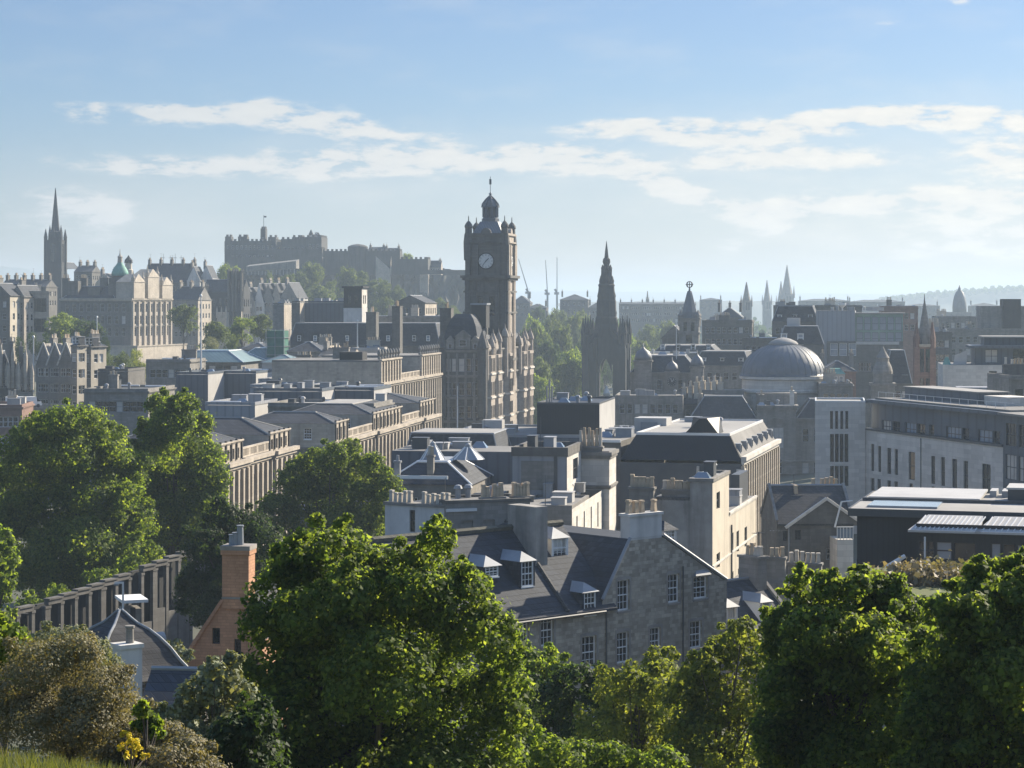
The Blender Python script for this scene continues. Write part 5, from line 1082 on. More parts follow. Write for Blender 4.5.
# ================================================================== RIGHT: MODERN BLOCKS
def long_office():
    b = Bld('office_building', 'pale stone office block with slit windows, narrow end wall and dark glazed top floor', 'office building', 815, 322, -8, base=64)
    xe = b.fx(865.5); z1 = b.zz(402, 0); zb2 = b.zz(432, xe)
    fs = list(b.rect(0, xe, 0, 12, 0, z1))
    for i in range(4): c = 831.5 + i * 5.1; fs[0].win(c - 1.4, c + 1.4, 411, 429, 'dark')
    for i in range(4):
        c = 832 + i * 4.8; fs[0].win(c - 1.9, c + 1.9, 434, 462, 'dark'); fs[0].win(c - 1.9, c + 1.9, 466, 486, 'dark')
    b.walls(fs, 'stone_pale', 'end_wall'); b.flat(0, xe, 0, 12, z1 - .1, 'felt_light', 'end_roof'); b.rim(0, xe, 0, 12, z1 - .02, z1 + .2, 'metal_white', .2)
    # the long wing comes towards us on the right
    P0 = Vector((xe, .3)); wx_, wy_ = wx(1003, 282), 282.0; dx, dy = wx_ - b.X0, wy_ - b.Y0; P1 = Vector((dx * b.c + dy * b.s, -dx * b.s + dy * b.c)); Q = Vector((wx(1075, 262), 262)); dx, dy = Q.x - b.X0, Q.y - b.Y0; P2 = Vector((dx * b.c + dy * b.s, -dx * b.s + dy * b.c))
    f = b.face(P0, P1, 0, zb2 + .3); z = f.z1
    for x0, x1, y0, y1 in ((871, 874, 444, 471), (878, 881, 446, 472), (887, 891, 448, 474), (894.5, 898, 449, 475), (908.5, 915, 452, 480), (931, 935, 456, 484), (941, 945, 457, 486), (952, 957, 459, 488), (963.5, 968, 461, 490), (982, 990.5, 464, 494)): f.win(x0, x1, y0, y1, 'dark')
    for c in (872.5, 879, 889, 896, 911, 933, 943, 954, 966, 986): f.win(c - 1.8, c + 1.8, 478 + (c - 872) * .14, 505 + (c - 872) * .16, 'dark')
    b.walls([f], 'stone_pale', 'long_wall'); g = MB(); u = f.u(921); f.bar(g, u - .12, u + .12, 4, z - 4.2, -.06, .0); g.build('downpipe', 'metal_dark', b.root)
    # set-back dark top floor with light window bays
    n = f.inn; o = n * 1.1; T0, T1 = P0 + o, P1 + o; zt = z + 4.0
    t = b.face(T0, T1, z - .2, zt, reveal=.3)
    for x0, x1, st in ((882, 891, 'dark_blind'), (892, 900, 'dark'), (905, 916, 'dark_sky'), (917, 925, 'dark'), (929, 934, 'dark'), (946, 961, 'dark_sky'), (962, 969, 'dark'), (978, 992, 'dark_sky'), (993, 1000, 'dark')): t.win(x0, x1, 424 + (x0 - 882) * .12, 436 + (x0 - 882) * .15, st)
    b.walls([t], 'panel_blue', 'top_floor'); g = MB(); t.bar(g, -.5, t.L + .3, zt, .5, -1.0, 9.5); g.build('top_roof', 'panel_blue', b.root); g = MB(); f.bar(g, 0, f.L, z, .3, -.15, 1.0); g.build('coping', 'metal_dark', b.root)
    g = MB(); t.bar(g, 1, t.L, zt + .503, .25, 0, 9); g.build('roof_sheet', 'felt', b.root)
    # roof plant: long louvred screens and pale decks
    g = MB(); t.bar(g, 1.5, 24, zt + .75, 1.5, 4.5, 9); g.build('plant_screen', 'panel_blue', b.root); g = MB(); t.bar(g, 1.3, 24.2, zt + 2.26, .15, 4.3, 9.2); g.build('screen_cap', 'felt_light', b.root)
    g = MB(); t.bar(g, 24.6, 31, zt + .75, 1.2, 5, 9); g.build('plant_room', 'stone_pale', b.root); b.mb('guard_rail', 'metal_white', lambda q: [q.tube(t.pt(1, zt + 1.6, .5), t.pt(t.L, zt + 1.6, .5), .04, n=4)] + [q.tube(t.pt(1 + i * 2.5, zt + .6, .5), t.pt(1 + i * 2.5, zt + 1.6, .5), .04, n=4) for i in range(16)])
    # glazed corner at the far right
    f2 = b.face(P1, P2, 0, zt + .2); f2.grid(5, [(z + .3, 2.9), (z - 4, 3.2), (z - 8, 3.2)], 3.2, .5, style='dark', blind=.25); b.walls([f2], 'panel_blue', 'corner_wall'); g = MB(); f2.bar(g, 0, f2.L, zt + .21, .3, -.8, 8); g.build('corner_roof', 'felt', b.root)
long_office()
def black_modern():
    b = Bld('visitor_building', 'black clad modern building with pale flat roofs and glazed lower hall beside the garden', 'modern building', 853, 158, -16, base=66)
    f0 = lambda px, y=0: b.fx(px, y)
    xa, xb = f0(857), f0(931); xe = f0(1190); z1 = b.zz(512, xa); d = 15
    q = MB(); q.prism([(xa, 0), (xe, 0), (xe, d), (xa, d)], 0, z1); q.build('wall', 'black_clad', b.root)
    q = MB(); q.box(xa - .5, xe, -.4, d + .4, z1 + .004, z1 + .25); q.build('roof', 'felt_light', b.root)
    q = MB(); q.box(xa - .6, xe, -.5, -.41, z1 - .25, z1 + .3); q.box(xa - .6, xa - .51, -.41, d, z1 - .25, z1 + .3); q.build('fascia', 'metal_dark', b.root)
    q = MB(); q.box(xa + .6, xa + 5.6, 1.2, 5.6, z1 + .26, z1 + .4); q.build('roof_light', 'glass_sky', b.root)
    q = MB(); q.box(xa - .4, xa + 13.2, 6.5, 6.9, z1 + .26, z1 + .5); q.box(xa + 13.3, xe, 6.3, 6.7, z1 + .26, z1 + .5); q.build('upstand', 'metal_dark', b.root)
    q = MB(); q.box(xa, xa + 8.2, 6.92, d + 1, z1 + .4, z1 + .55); q.build('upper_roof', 'panel_white', b.root)
    for i, x in enumerate((10.2, 14.2)):
        q = MB(); q.box(xa + x, xa + x + (2.6 if i == 0 else 6.5), 7.5, 11.5, z1 + .27, z1 + (1.25 if i == 0 else 2.0)); o = q.build('plant_room', 'metal_dark', b.root); q = MB(); q.box(xa + x - .1, xa + x + (2.7 if i == 0 else 6.6), 7.4, 11.6, z1 + (1.25 if i == 0 else 2.0) + .004, z1 + (1.4 if i == 0 else 2.15)); q.build('plant_roof', 'panel_white', o)
    for i in range(12): q = MB(); q.box(xa + 8.6 + i * .9, xa + 9.1 + i * .9, 12, 14.6, z1 + .27, z1 + .75); q.build('roof_light', 'panel_white', b.root)
    # lower glazed hall in front
    za = b.zz(521, f0(935, -6), -6); yh = -6
    xh0 = f0(916, yh)
    h = b.face((xh0, yh), (xe, yh), 0, za - .2, reveal=.25)
    for i, (a, c) in enumerate(((919, 934), (936, 952), (954, 976), (991, 1001), (1003, 1015), (1017, 1030))): h.win(a, c, 541 + i * .8, 560, 'dark_sky' if i % 2 else 'dark')
    b.walls([h, b.face((xh0, -.02), (xh0, yh), 0, za - .2)], 'black_clad', 'hall_wall')
    for k, (a, c) in enumerate(((916, 981), (983, 1070))):
        x0, x1 = f0(a, yh), f0(c, yh); q = MB(); q.quad((x0 - .5, yh - .6, za - .6), (x1, yh - .6, za - .6), (x1, yh + 2.5, za + .2), (x0 + .6, yh + 2.5, za + .2)); q.quad((x0 - .5, yh - .6, za - .75), (x0 + .6, yh + 2.5, za + .05), (x1, yh + 2.5, za + .05), (x1, yh - .6, za - .75)); q.quad((x0 - .5, yh - .6, za - .75), (x1, yh - .6, za - .75), (x1, yh - .6, za - .6), (x0 - .5, yh - .6, za - .6)); hr = q.build('hall_roof', 'panel_white', b.root)
        r = MB()
        for i in range(14): x = x0 + (x1 - x0) * (i + .5) / 14; r.tube((x - .2, yh - .4, za - .52), (x + .3, yh + 2.3, za + .16), .05, n=4)
        r.build('roof_seam', 'metal_white', hr)
    b.box('hall_post', 'metal_white', f0(924.2, -7), f0(925.8, -7), -7.2, -7.0, 2, za - 1)
    # white handrail and terrace edge sloping up at the left
    q = MB(); q.tube((f0(868, -8), -8, b.zz(578, f0(868, -8), -8)), (f0(905, -7), -7, b.zz(556, f0(905, -7), -7)), .16, n=6); q.build('handrail', 'metal_white', b.root)
black_modern()
def terrace_garden():
    D = 122; x0, x1 = wx(893, D), wx(1200, D); z = wz(600, D)
    t = thing('roof_terrace', 'planted roof terrace with dry tan grasses before the glazed hall', 'terrace', (x0, D, 66))
    MB().box(0, x1 - x0, 0, 14, 0, z - 66).build('terrace_wall', 'stone_grey', t); MB().box(.2, x1 - x0 - .2, .2, 13.8, z - 66 + .004, z - 66 + .15).build('soil', 'turf', t)
    for i, (a, c, s, m, lab) in enumerate(((905, 128, 1.5, 'leaf_dry', 'tan ornamental grass clump, widest on the roof terrace'), (922, 129, 1.7, 'leaf_dry', 'tan ornamental grass clump beside the green shrub on the terrace'), (943, 130, 1.6, 'leaf_olive', 'rounded green shrub between the tan grasses on the terrace'), (960, 127, 1.3, 'leaf_dry', 'small reddish tan grass clump at the terrace edge'))):
        rng = np.random.default_rng(40 + i); s_ = thing('shrub', lab, 'shrub', (wx(a, c), c, z + .15), 0, 'plants on the roof terrace'); n = 900; P = rng.normal(size=(n, 3)) * np.array([.75, .6, .34]) * s * .8; P[:, 2] = np.abs(P[:, 2]) + .05
        link('foliage', leaves(P, rng.normal(size=(n, 3)) + np.array([0, -.3, .4]), .35, rng, m, 'foliage'), s_)
terrace_garden()
def slate_cottages():
    b = Bld('low_house', 'low brown house with dark slate roof and pale coped gable, left of the black building', 'house', 777, 226, 4, base=66)
    xe = b.fx(853); z1 = b.zz(524, 2); fs = b.rect(0, xe, 0, 9, 0, z1); fs[0].win(795, 801, 530, 540, 'dark'); fs[0].win(783, 788, 531, 541, 'dark'); fs[0].win(826, 832, 548, 560, 'far'); b.walls(fs, 'stone_dark'); b.gable(0, xe, 0, 9, z1, b.zz(487, 2, 4.5), 'slate_brown', 'x', .2, 'stone_dark', skew='stone_grey')
    x = b.fx(826); b.mb('gable_wing', 'slate_brown', lambda q: (q.quad((x - 4.2, -.25, z1 - .3), (x, -.25, z1 + 2.6), (x, 4.5, z1 + 2.6), (x - 4.2, 2, z1 - .3)), q.quad((x, -.25, z1 + 2.6), (x + 4.2, -.25, z1 - .3), (x + 4.2, 2, z1 - .3), (x, 4.5, z1 + 2.6))))
    b.mb('skew_coping', 'stone_pale', lambda q: q.path([(x - 4.3, -.3, z1 - .35), (x, -.3, z1 + 2.65), (x + 4.3, -.3, z1 - .35)], .2, .2, 4))
    b.mb('gable_front', 'stone_dark', lambda q: q.quad((x - 4, -.2, z1 - .2), (x + 4, -.2, z1 - .2), (x, -.2, z1 + 2.4)))
    b.chimney(b.fx(803), 4.5, z1 + 1, b.zz(494, 3, 4.5), 1, 2.4, 5, 'stone_grey'); b.chimney(xe - 1.5, 7, z1 + 1, b.zz(486, xe, 7), 3, .9, 6, 'stone_dark')
    b.mb('downpipe', 'metal_grey', lambda q: q.tube((b.fx(788.5), -.1, 2), (b.fx(788.5), -.1, z1 - .3), .08, n=6))
    # little white balcony box
    x0, x1 = b.fx(836, -3), b.fx(852, -3); zb_ = b.zz(539, x0, -3); zt = b.zz(527, x0, -3); q = MB(); q.box(x0, x1, -3.6, -.02, 0, zb_); q.build('side_block', 'stone_pale', b.root)
    q = MB()
    for i in range(6): x_ = x0 + (x1 - x0) * i / 5; q.box(x_ - .03, x_ + .03, -3.6, -3.5, zb_, zt)
    q.box(x0 - .05, x1 + .05, -3.65, -3.45, zt, zt + .08); q.build('balcony_rail', 'metal_white', b.root); q = MB(); q.box(x0 + .05, x1 - .05, -3.55, -3.52, zb_ + .1, zt - .1); q.build('balcony_glass', 'glass_sky', b.root)
    q = MB(); q.tube((x0 - .2, -3.3, zt), (x0 + .5, -3.3, zt + 2.6), .09, n=6).tube((x0 + .5, -3.3, zt + 2.6), (x1, -3.3, zt + 2.7), .07, n=6); q.build('awning_arm', 'metal_white', b.root)
slate_cottages()

# ================================================================== MIDDLE RIGHT, BEHIND THE DOME
def glass_office():
    b = Bld('glass_office', 'office block with blank grey wall joined to green glass upper floors', 'office building', 816, 600, -10, base=66)
    xm = b.fx(855); xe = b.fx(903); z1 = b.zz(311, 0); zl = b.zz(341, 0); d = 14
    fs = b.rect(0, xm, 0, d, zl - 30, z1); b.walls(fs, 'panel_grey', 'blank_wall'); b.flat(0, xm, 0, d, z1 + .1, 'felt')
    g = b.rect(xm + .02, xe, 1.0, d, zl - 3, z1 - .8); g[0].grid(6, [(z1 - 5.2, 3.6), (z1 - 9.2, 3.4)], 1.7, .2, style='dark_sky', blind=0); b.walls(g, 'glass_green', 'glass_wall'); q = MB(); q.box(xm - .3, xe + .5, .4, d, z1 - .79, z1 - .45); q.build('glass_roof', 'felt_light', b.root)
    fl = b.rect(b.fx(827), xe, -1, -.02, zl - 30, zl); 
    for i in range(3): fl[0].add(.9 + i * 2.5, zl - 4.0, 2.0, 3.4, 'light_sky')
    fl[0].grid(4, [(zl - 8.2, 2.4)], 1.6, 9, style='far'); b.walls(fl, 'stone_dark', 'lower_wall'); q = MB(); q.box(xm + .3, xe - 1, -1.2, -1.0, zl - .9, zl - .1); q.build('lit_strip', 'blind', b.root)  # pale colour stands in for the lit band of lower glass
    b.mb('dish', 'metal_white', lambda q: q.lathe(b.fx(842), 4, [(.2, z1), (.2, z1 + .8), (1.0, z1 + 1.6), (1.05, z1 + 2.2), (.1, z1 + 1.7)], 12)); b.clutter(2, xe - 2, 3, d - 2, z1 + .1, 8, 61)
glass_office()
def mk(name, label, cat, px0, px1, D, top, mats, yaw=-8, depth=16, base=64, rows=2, nwin=6, style='far', ww=1.3, wh=1.9, gap=3.6, roof='flat', ridge=None, roofm='slate', cl=4, seed=0, chim=0, group=None, z0=1.6, side=None, blind=.15, cm='stone_grey', auto=True):
    """a plain town building: front from px0 to px1 at distance D, wall top at row top"""
    b = Bld(name, label, cat, px0, D, yaw, base=base, group=group); xe = b.fx(px1); z1 = b.zz(top, xe / 2)
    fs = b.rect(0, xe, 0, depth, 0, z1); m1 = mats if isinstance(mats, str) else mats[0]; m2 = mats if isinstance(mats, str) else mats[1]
    if nwin:
        R_ = [(z1 - z0 - wh - k * gap, wh) for k in range(rows)]; fs[0].grid(nwin, R_, ww, .8, style=style, blind=blind); fs[1].grid(max(2, int(depth / 3)), R_, ww, .8, style=style, blind=blind)
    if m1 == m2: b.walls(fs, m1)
    else: b.walls([fs[0], fs[2], fs[3]], m1); b.walls([fs[1]], m2)  # second material colours the sunward wall paler, as if sunlit
    if nwin: b.cornice([fs[0], fs[1]], z1 - .25, .4, m1, .3)
    if roof == 'flat':
        b.flat(0, xe, 0, depth, z1 + .1 if not nwin else z1 + .15, roofm if roofm != 'slate' else 'felt'); b.rim(0, xe, 0, depth, z1 + .153, z1 + .6, m1, .3)
        if cl: b.clutter(1, xe - 1, 1, depth - 1, z1 + .15, cl, seed)
        if nwin and D > 330 and D < 1000:
            q = random.Random(seed + int(px0))
            for i in range(1 + (xe > 14)):
                x = q.uniform(1.5, xe - 1.5); n_ = q.randint(3, 6); b.chimney(x, depth * q.uniform(.4, .8), z1 + .1, z1 + q.uniform(1.6, 3.0), .55 * n_, .9, n_, q.choice(('stone_grey', 'stone_dark', 'render_cream', 'stone_tan')), q.choice((.7, .9)), q.choice(('pot', 'pot_pale')))
    else:
        zr = b.zz(ridge, xe / 2, depth / 2)
        if roof == 'hip': k = min(depth / 2 - .1, xe / 2 - .1); b.hip(0, xe, 0, depth, z1 + .15, zr, k, k, roofm)
        elif roof == 'mansard': b.hip(0, xe, 0, depth, z1 + .15, zr, 1.6, 1.6, roofm, 'lead', 0, capm='felt')
        elif roof == 'x': b.gable(0, xe, 0, depth, z1, zr, roofm, 'x', .2, m1)
        elif roof == 'y': b.gable(0, xe, 0, depth, z1, zr, roofm, 'y', .2, m1)
        if roof == 'mansard' and D < 720 and auto:
            k = max(2, int(xe / 4.2))
            for i in range(k):
                x = xe * (i + .5) / k; b.dormer(x, .45, z1 + .55, 1.0, 1.45, 2.0, 'light' + ('_sky' if (i + seed) % 3 == 0 else ''), 'lead', 'slate' if i % 2 else 'paint_white', hip=False)
        for i in range(chim): b.chimney(.8 + (xe - 1.6) * (i / max(1, chim - 1)), depth / 2, zr - 1.5, zr + 1.9, .9, 2.6, 5, cm)
    return b, xe, z1
B_ = 'building'
mk('town_block', 'dark stone block with dormered roof to the side of the blank grey wall', B_, 772, 818, 610, 322, 'stone_dark', -10, 18, rows=2, nwin=7, cl=0, roof='mansard', ridge=306, chim=0)
b, xe, z1 = mk('town_block', 'dark mansard block with two white dormers behind the dome', B_, 778, 824, 560, 345, 'stone_dark', -8, 14, rows=1, nwin=0, roof='mansard', ridge=326, roofm='slate', auto=False)
for px in (784, 800.5): x = b.fx(px); b.dormer(x, .4, z1 + .9, 1.3, 1.9, 2, 'light_sky', 'paint_white', 'paint_white', hip=False)
b.box('plant_box', 'panel_white', b.fx(787, 5), b.fx(800, 5), 5, 8, z1 + 4.6, b.zz(318, 3, 5))
mk('town_block', 'long low block with cluttered roof on the skyline beyond the dome', B_, 774, 862, 700, 307, 'stone_dark', -6, 16, rows=2, nwin=14, cl=16, seed=71)
mk('town_block', 'brick red upper storey showing behind the green glass office', B_, 882, 918, 690, 308, 'sandstone_red', -6, 16, rows=2, nwin=5, cl=3, seed=72)
mk('town_block', 'dark slate house with one round white dormer below the green glass office', B_, 884, 912, 500, 384, 'stone_dark', -6, 12, rows=1, nwin=3, roof='mansard', ridge=350, cl=0)
mk('town_block', 'red sandstone house beside the dome and under the glass office', B_, 820, 856, 520, 372, 'sandstone_red', -6, 12, rows=2, nwin=4, roof='hip', ridge=361, cl=0, chim=2)
mk('town_block', 'grey wall with iron railing at the foot of the dome', B_, 819, 853, 480, 386, 'stone_grey', -6, 10, rows=1, nwin=4, cl=4, seed=73)
def white_kiosk():
    b = Bld('kiosk', 'small white glazed rooftop kiosk right beside the dome', 'kiosk', 826, 490, -6, base=64); xe = b.fx(845); za, zb_ = b.zz(386, 0), b.zz(374, 0); b.box('support', 'stone_grey', .2, xe - .2, .2, 5, 0, za - .02); fs = b.rect(0, xe, 0, 5, za, zb_); fs[0].grid(3, [(za + .5, 1.7)], .9, .2, style='light_sky', blind=0); b.walls(fs, 'panel_white'); b.hip(0, xe, 0, 5, zb_, zb_ + 1.2, 1.2, 1.2, 'copper', None, .2)
white_kiosk()
def stone_cupola():
    b = Bld('stone_turret', 'grey stone turret with stepped bell shaped cupola in front of the red church', 'turret', 872, 470, -6, base=64); xe = b.fx(895); w = xe; z0, z1 = b.zz(386, 0), b.zz(374, 0)
    b.box('shaft', 'stone_grey', 0, w, 0, w, 0, z0); b.rim(0, w, 0, w, z0, z0 + .6, 'stone_grey', .3, o=.3, name='cornice'); b.box('attic', 'stone_grey', .5, w - .5, .5, w - .5, z0 + .01, z1)
    b.mb('cupola', 'stone_grey', lambda q: q.lathe(w / 2, w / 2, [(w * .44, z1), (w * .44, z1 + .5), (w * .38, z1 + 1.6), (w * .28, z1 + 2.6), (w * .27, z1 + 3.2), (w * .30, z1 + 3.4), (w * .2, z1 + 4.2), (.5, z1 + 5), (.3, z1 + 5.5), (.05, z1 + 6)], 20))
stone_cupola()
def red_church():
    D = 470; s = D / F; b = Bld('church_tower', 'red sandstone church tower with slender grey stone spire', 'church', 0, 0, -8, base=62, xy=(wx(924.5, D), D)); ZZ = lambda py: CH - (py - HY) * s - 62; w = 7.8 * s
    fs = b.rect(-w, w, -w, w, 0, ZZ(346)); 
    for f in fs[:2]:
        for u in (.32, .68): f.add(f.L * u - .45, ZZ(372), .9, 5, 'dark'); f.add(f.L * u - .4, ZZ(392), .8, 3, 'dark')
    b.walls(fs, 'sandstone_red')
    for sx in (-1, 1):
        for sy in (-1, 1): b.mb('buttress', 'sandstone_red', lambda q: (q.taper(sx * w - .7, sx * w + .7, sy * w - .7, sy * w + .7, 0, .1, .1, ZZ(348)), q.lathe(sx * w, sy * w, [(.6, ZZ(348)), (.65, ZZ(338)), (.05, ZZ(322))], 6)))
    b.cornice(fs[:2], ZZ(347), .6, 'stone_tan', .3); b.mb('spire', 'stone_grey', lambda q: q.lathe(0, 0, [(w * .95, ZZ(346)), (w * .8, ZZ(334)), (.12, ZZ(300)), (.06, ZZ(294))], 8, R(22.5)))
    for a in range(4): b.mb('lucarne', 'stone_grey', lambda q: q.taper(math.cos(a * 1.571) * w * .7 - .5, math.cos(a * 1.571) * w * .7 + .5, math.sin(a * 1.571) * w * .7 - .5, math.sin(a * 1.571) * w * .7 + .5, ZZ(342), .45, .45, ZZ(328)))
red_church()
b, xe, z1 = mk('bank_building', 'long grey classical block on the right skyline with set back dark attic', B_, 940, 1040, 640, 331, 'stone_grey', -4, 18, rows=3, nwin=13, cl=4, seed=81, roofm='felt')
x0 = b.fx(981, 4); b.box('attic_storey', 'stone_grey', x0, xe, 4, 14, z1 + .7, b.zz(306, x0, 4)); x0 = b.fx(1003, 3); b.box('attic_box', 'stone_soot', x0, b.fx(1021, 3), 3, 9, z1 + .7, b.zz(299, x0, 3))
mk('town_block', 'grey block with pale sunlit roof sheet beneath the far dome', B_, 938, 978, 760, 318, 'stone_grey', -4, 18, rows=2, nwin=7, cl=3, seed=82, roofm='felt_light')
mk('town_block', 'low dark block with two tall stacks beside the red church spire', B_, 932, 952, 560, 334, 'stone_dark', -4, 14, rows=3, nwin=3, roof='flat', cl=3, seed=83)
def light_box():
    b = Bld('concert_block', 'pale blank stone block with a glazed storey under wide flat canopies', B_, 943, 430, -8, base=64); xe = b.fx(1150); z1 = b.zz(365, 2); fs = b.rect(0, xe, 0, 20, 0, z1); fs[0].win(989, 997, 371, 387, 'dark'); fs[0].win(1013, 1017, 372, 377, 'dark'); fs[0].win(989, 997, 390, 395, 'dark'); b.walls(fs, 'stone_pale'); b.flat(0, xe, 0, 20, z1, 'felt'); u = fs[0].u(1004); q = MB(); fs[0].bar(q, u - .4, u + .4, 4, z1 - 4, -.03, .0); q.build('joint_strip', 'panel_blue', b.root)
    x0 = b.fx(975, 3); z2 = b.zz(348, x0, 3); f2 = b.rect(x0, xe, 3, 14, z1 + .01, z2); f2[0].grid(6, [(z1 + .4, z2 - z1 - .7)], 2.4, .5, style='dark', blind=.4); b.walls(f2, 'panel_blue', 'storey_wall'); b.box('canopy', 'panel_blue', b.fx(970, 1), xe, 1, 15, z2 + .004, z2 + .5); b.box('canopy', 'panel_blue', b.fx(984, 5), xe, 5, 14, z2 + .52, z2 + 2.0); b.box('canopy_top', 'felt_light', b.fx(982, 4), xe, 4, 15, z2 + 2.01, z2 + 2.3)
    q = MB(); xx = b.fx(953, 2); q.quad((xx, 2, z1), (xx + 2.6, 2.2, z1), (xx + 2.8, 2.2, z1 + 2.9), (xx + .4, 2, z1 + 1.9)); q.quad((xx + 2.8, 2.2, z1 + 2.9), (xx + 2.6, 2.2, z1), (xx + 2.4, 4.5, z1), (xx + 2.5, 4.5, z1 + 2.4)); q.build('roof_sail', 'panel_white', b.root)
    q = MB(); q.taper(b.fx(943, 2), b.fx(951, 2), 1.5, 4, z1, .5, .8, z1 + 1.5); q.build('roof_light', 'copper', b.root)
light_box()
mk('town_block', 'narrow grey stone block at the right edge of the view above the long office', B_, 1009, 1060, 345, 379, 'stone_grey', 4, 12, rows=2, nwin=4, style='dark', cl=2, seed=84)
def ribbon_roof():
    b = Bld('shopping_block', 'low shopping block with long blue grey roof deck behind the pale office', B_, 948, 385, -8, base=64); xe = b.fx(1150); z1 = b.zz(400, 2); fs = b.rect(0, xe, 0, 22, 0, z1); fs[0].grid(10, [(z1 - 3, 1.8)], 1.6, style='dark'); b.walls(fs, 'stone_pale'); b.flat(0, xe, 0, 22, z1 + .1, 'panel_blue'); b.clutter(2, xe - 2, 2, 19, z1 + .1, 10, 91)
    b2 = b; x0 = b.fx(957, 6); b.box('plant_screen', 'panel_grey', x0, x0 + 6, 6, 12, z1, z1 + 2)
ribbon_roof()
far_tree('small yellow green tree on the roof deck beyond the pale office', 1003, 375, 389, 16, 'round', 1, 'leaf_yellow', base=wz(404, 375))

# ---- globe-topped spire tower and its neighbours
def globe_tower():
    D = 640; s = D / F; b = Bld('shop_tower', 'ornate tower with steep lead spire carrying an open metal globe', 'tower', 0, 0, -8, base=62, xy=(wx(689.5, D), D)); ZZ = lambda py: CH - (py - HY) * s - 62; w = 9.6 * s
    fs = b.rect(-w, w, -w, w, 0, ZZ(319))
    for f in fs[:2]:
        for u in (.3, .7): f.add(f.L * u - .5, ZZ(331), 1.0, 2.6, 'dark')
        f.add(f.L * .5 - .9, ZZ(345), 1.8, 3, 'dark')
    b.walls(fs, 'stone_grey'); b.cornice(fs, ZZ(334), .5, 'stone_grey', .4, 'string_course'); b.cornice(fs, ZZ(320), .6, 'stone_grey', .5)
    for sx in (-1, 1):
        for sy in (-1, 1): b.mb('pinnacle', 'stone_grey', lambda q: q.lathe(sx * w * .9, sy * w * .9, [(.7, ZZ(326)), (.7, ZZ(316)), (.9, ZZ(315.5)), (.4, ZZ(313)), (.05, ZZ(310))], 8))
    b.mb('spire', 'dome_lead', lambda q: q.lathe(0, 0, [(w * .85, ZZ(319)), (w * .82, ZZ(312)), (w * .65, ZZ(306)), (w * .3, ZZ(293)), (w * .22, ZZ(291))], 8, R(22.5)))
    def globe(q):
        zc = ZZ(284.5); r = 3.1 * s; q.tube((0, 0, ZZ(292)), (0, 0, zc - r), .35, .2, 6)
        for k in range(4):
            for i in range(24):
                a0, a1 = i * math.pi / 12, (i + 1) * math.pi / 12; c_, d_ = math.cos(k * math.pi / 4), math.sin(k * math.pi / 4); p = lambda a: (r * math.cos(a) * c_, r * math.cos(a) * d_, zc + r * math.sin(a)); q.tube(p(a0), p(a1), .12, n=4)
        for i in range(24):
            a0, a1 = i * math.pi / 12, (i + 1) * math.pi / 12; q.tube((r * 1.1 * math.cos(a0), r * 1.1 * math.sin(a0), zc), (r * 1.1 * math.cos(a1), r * 1.1 * math.sin(a1), zc), .16, n=4)
    b.mb('globe', 'metal_dark', globe)
globe_tower()
mk('department_store', 'grey store block with sunlit white flat roof beside the globe tower', B_, 655, 716, 610, 352, 'stone_grey', -8, 26, rows=2, nwin=9, roof='mansard', ridge=345, roofm='slate')
mk('department_store', 'dark stepped block with layered setbacks behind the globe tower', B_, 702, 752, 680, 322, 'stone_dark', -8, 20, rows=3, nwin=8, cl=6, seed=93)
mk('town_block', 'dark slate mansard range with one white lit end gable, behind the record house', B_, 694, 750, 545, 366, 'stone_grey', -14, 16, rows=1, nwin=6, roof='mansard', ridge=351, cl=0, blind=.1)
mk('town_block', 'pointed gabled dark block to the far side of the gothic monument', B_, 662, 686, 660, 338, 'stone_dark', -8, 16, rows=2, nwin=4, roof='y', ridge=326, cl=0)
mk('town_block', 'stone block with one bright lit chimney side above the dome', B_, 742, 778, 600, 340, 'stone_dark', -12, 16, rows=2, nwin=5, cl=6, seed=94)
mk('town_block', 'low dark towered block on the skyline before the three far spires', B_, 716, 742, 800, 318, 'stone_dark', -8, 16, rows=2, nwin=4, roof='hip', ridge=308, cl=0, chim=3, cm='stone_dark')
def far_spire(label, px, D, top, bot, half, name='church_spire', twin=True):
    s = D / F; b = Bld(name, label, 'church', 0, 0, 12, base=58, xy=(wx(px, D), D)); ZZ = lambda py: CH - (py - HY) * s - 58; w = half * s
    zs = ZZ(top + (bot - top) * .55); b.box('tower', 'stone_grey', -w, w, -w, w, 0, zs); b.mb('spire', 'stone_grey', lambda q: q.lathe(0, 0, [(w * 1.05, zs), (w * .75, zs + (ZZ(top) - zs) * .25), (.3, ZZ(top))], 8, R(22.5)))
    for sx in (-1, 1):
        for sy in (-1, 1): b.mb('pinnacle', 'stone_grey', lambda q: q.lathe(sx * w, sy * w, [(w * .22, zs - 4), (w * .2, zs), (.1, zs + (ZZ(top) - zs) * .3)], 5))
    b.mb('belfry_opening', 'stone_soot', lambda q: (q.box(-w * .45, -w * .1, -w - .15, -w - .01, zs - w * 2.2, zs - w * .4), q.box(w * .1, w * .45, -w - .15, -w - .01, zs - w * 2.2, zs - w * .4)))
far_spire('hazy spire tower standing alone, smallest of the four far spires', 746.5, 1500, 282, 316, 4.2); far_spire('slim hazy spire between the lone tower and the tall cathedral spire', 767, 2250, 280, 318, 3.6); far_spire('hazy cathedral spire half hidden behind the tallest one', 781, 2330, 281, 318, 3.6); far_spire('tallest hazy cathedral spire on the horizon', 787, 2280, 265, 318, 5.4)
far_spire('thin dark spire over the long hazy terrace roofs', 647.5, 1700, 291, 306, 1.2)
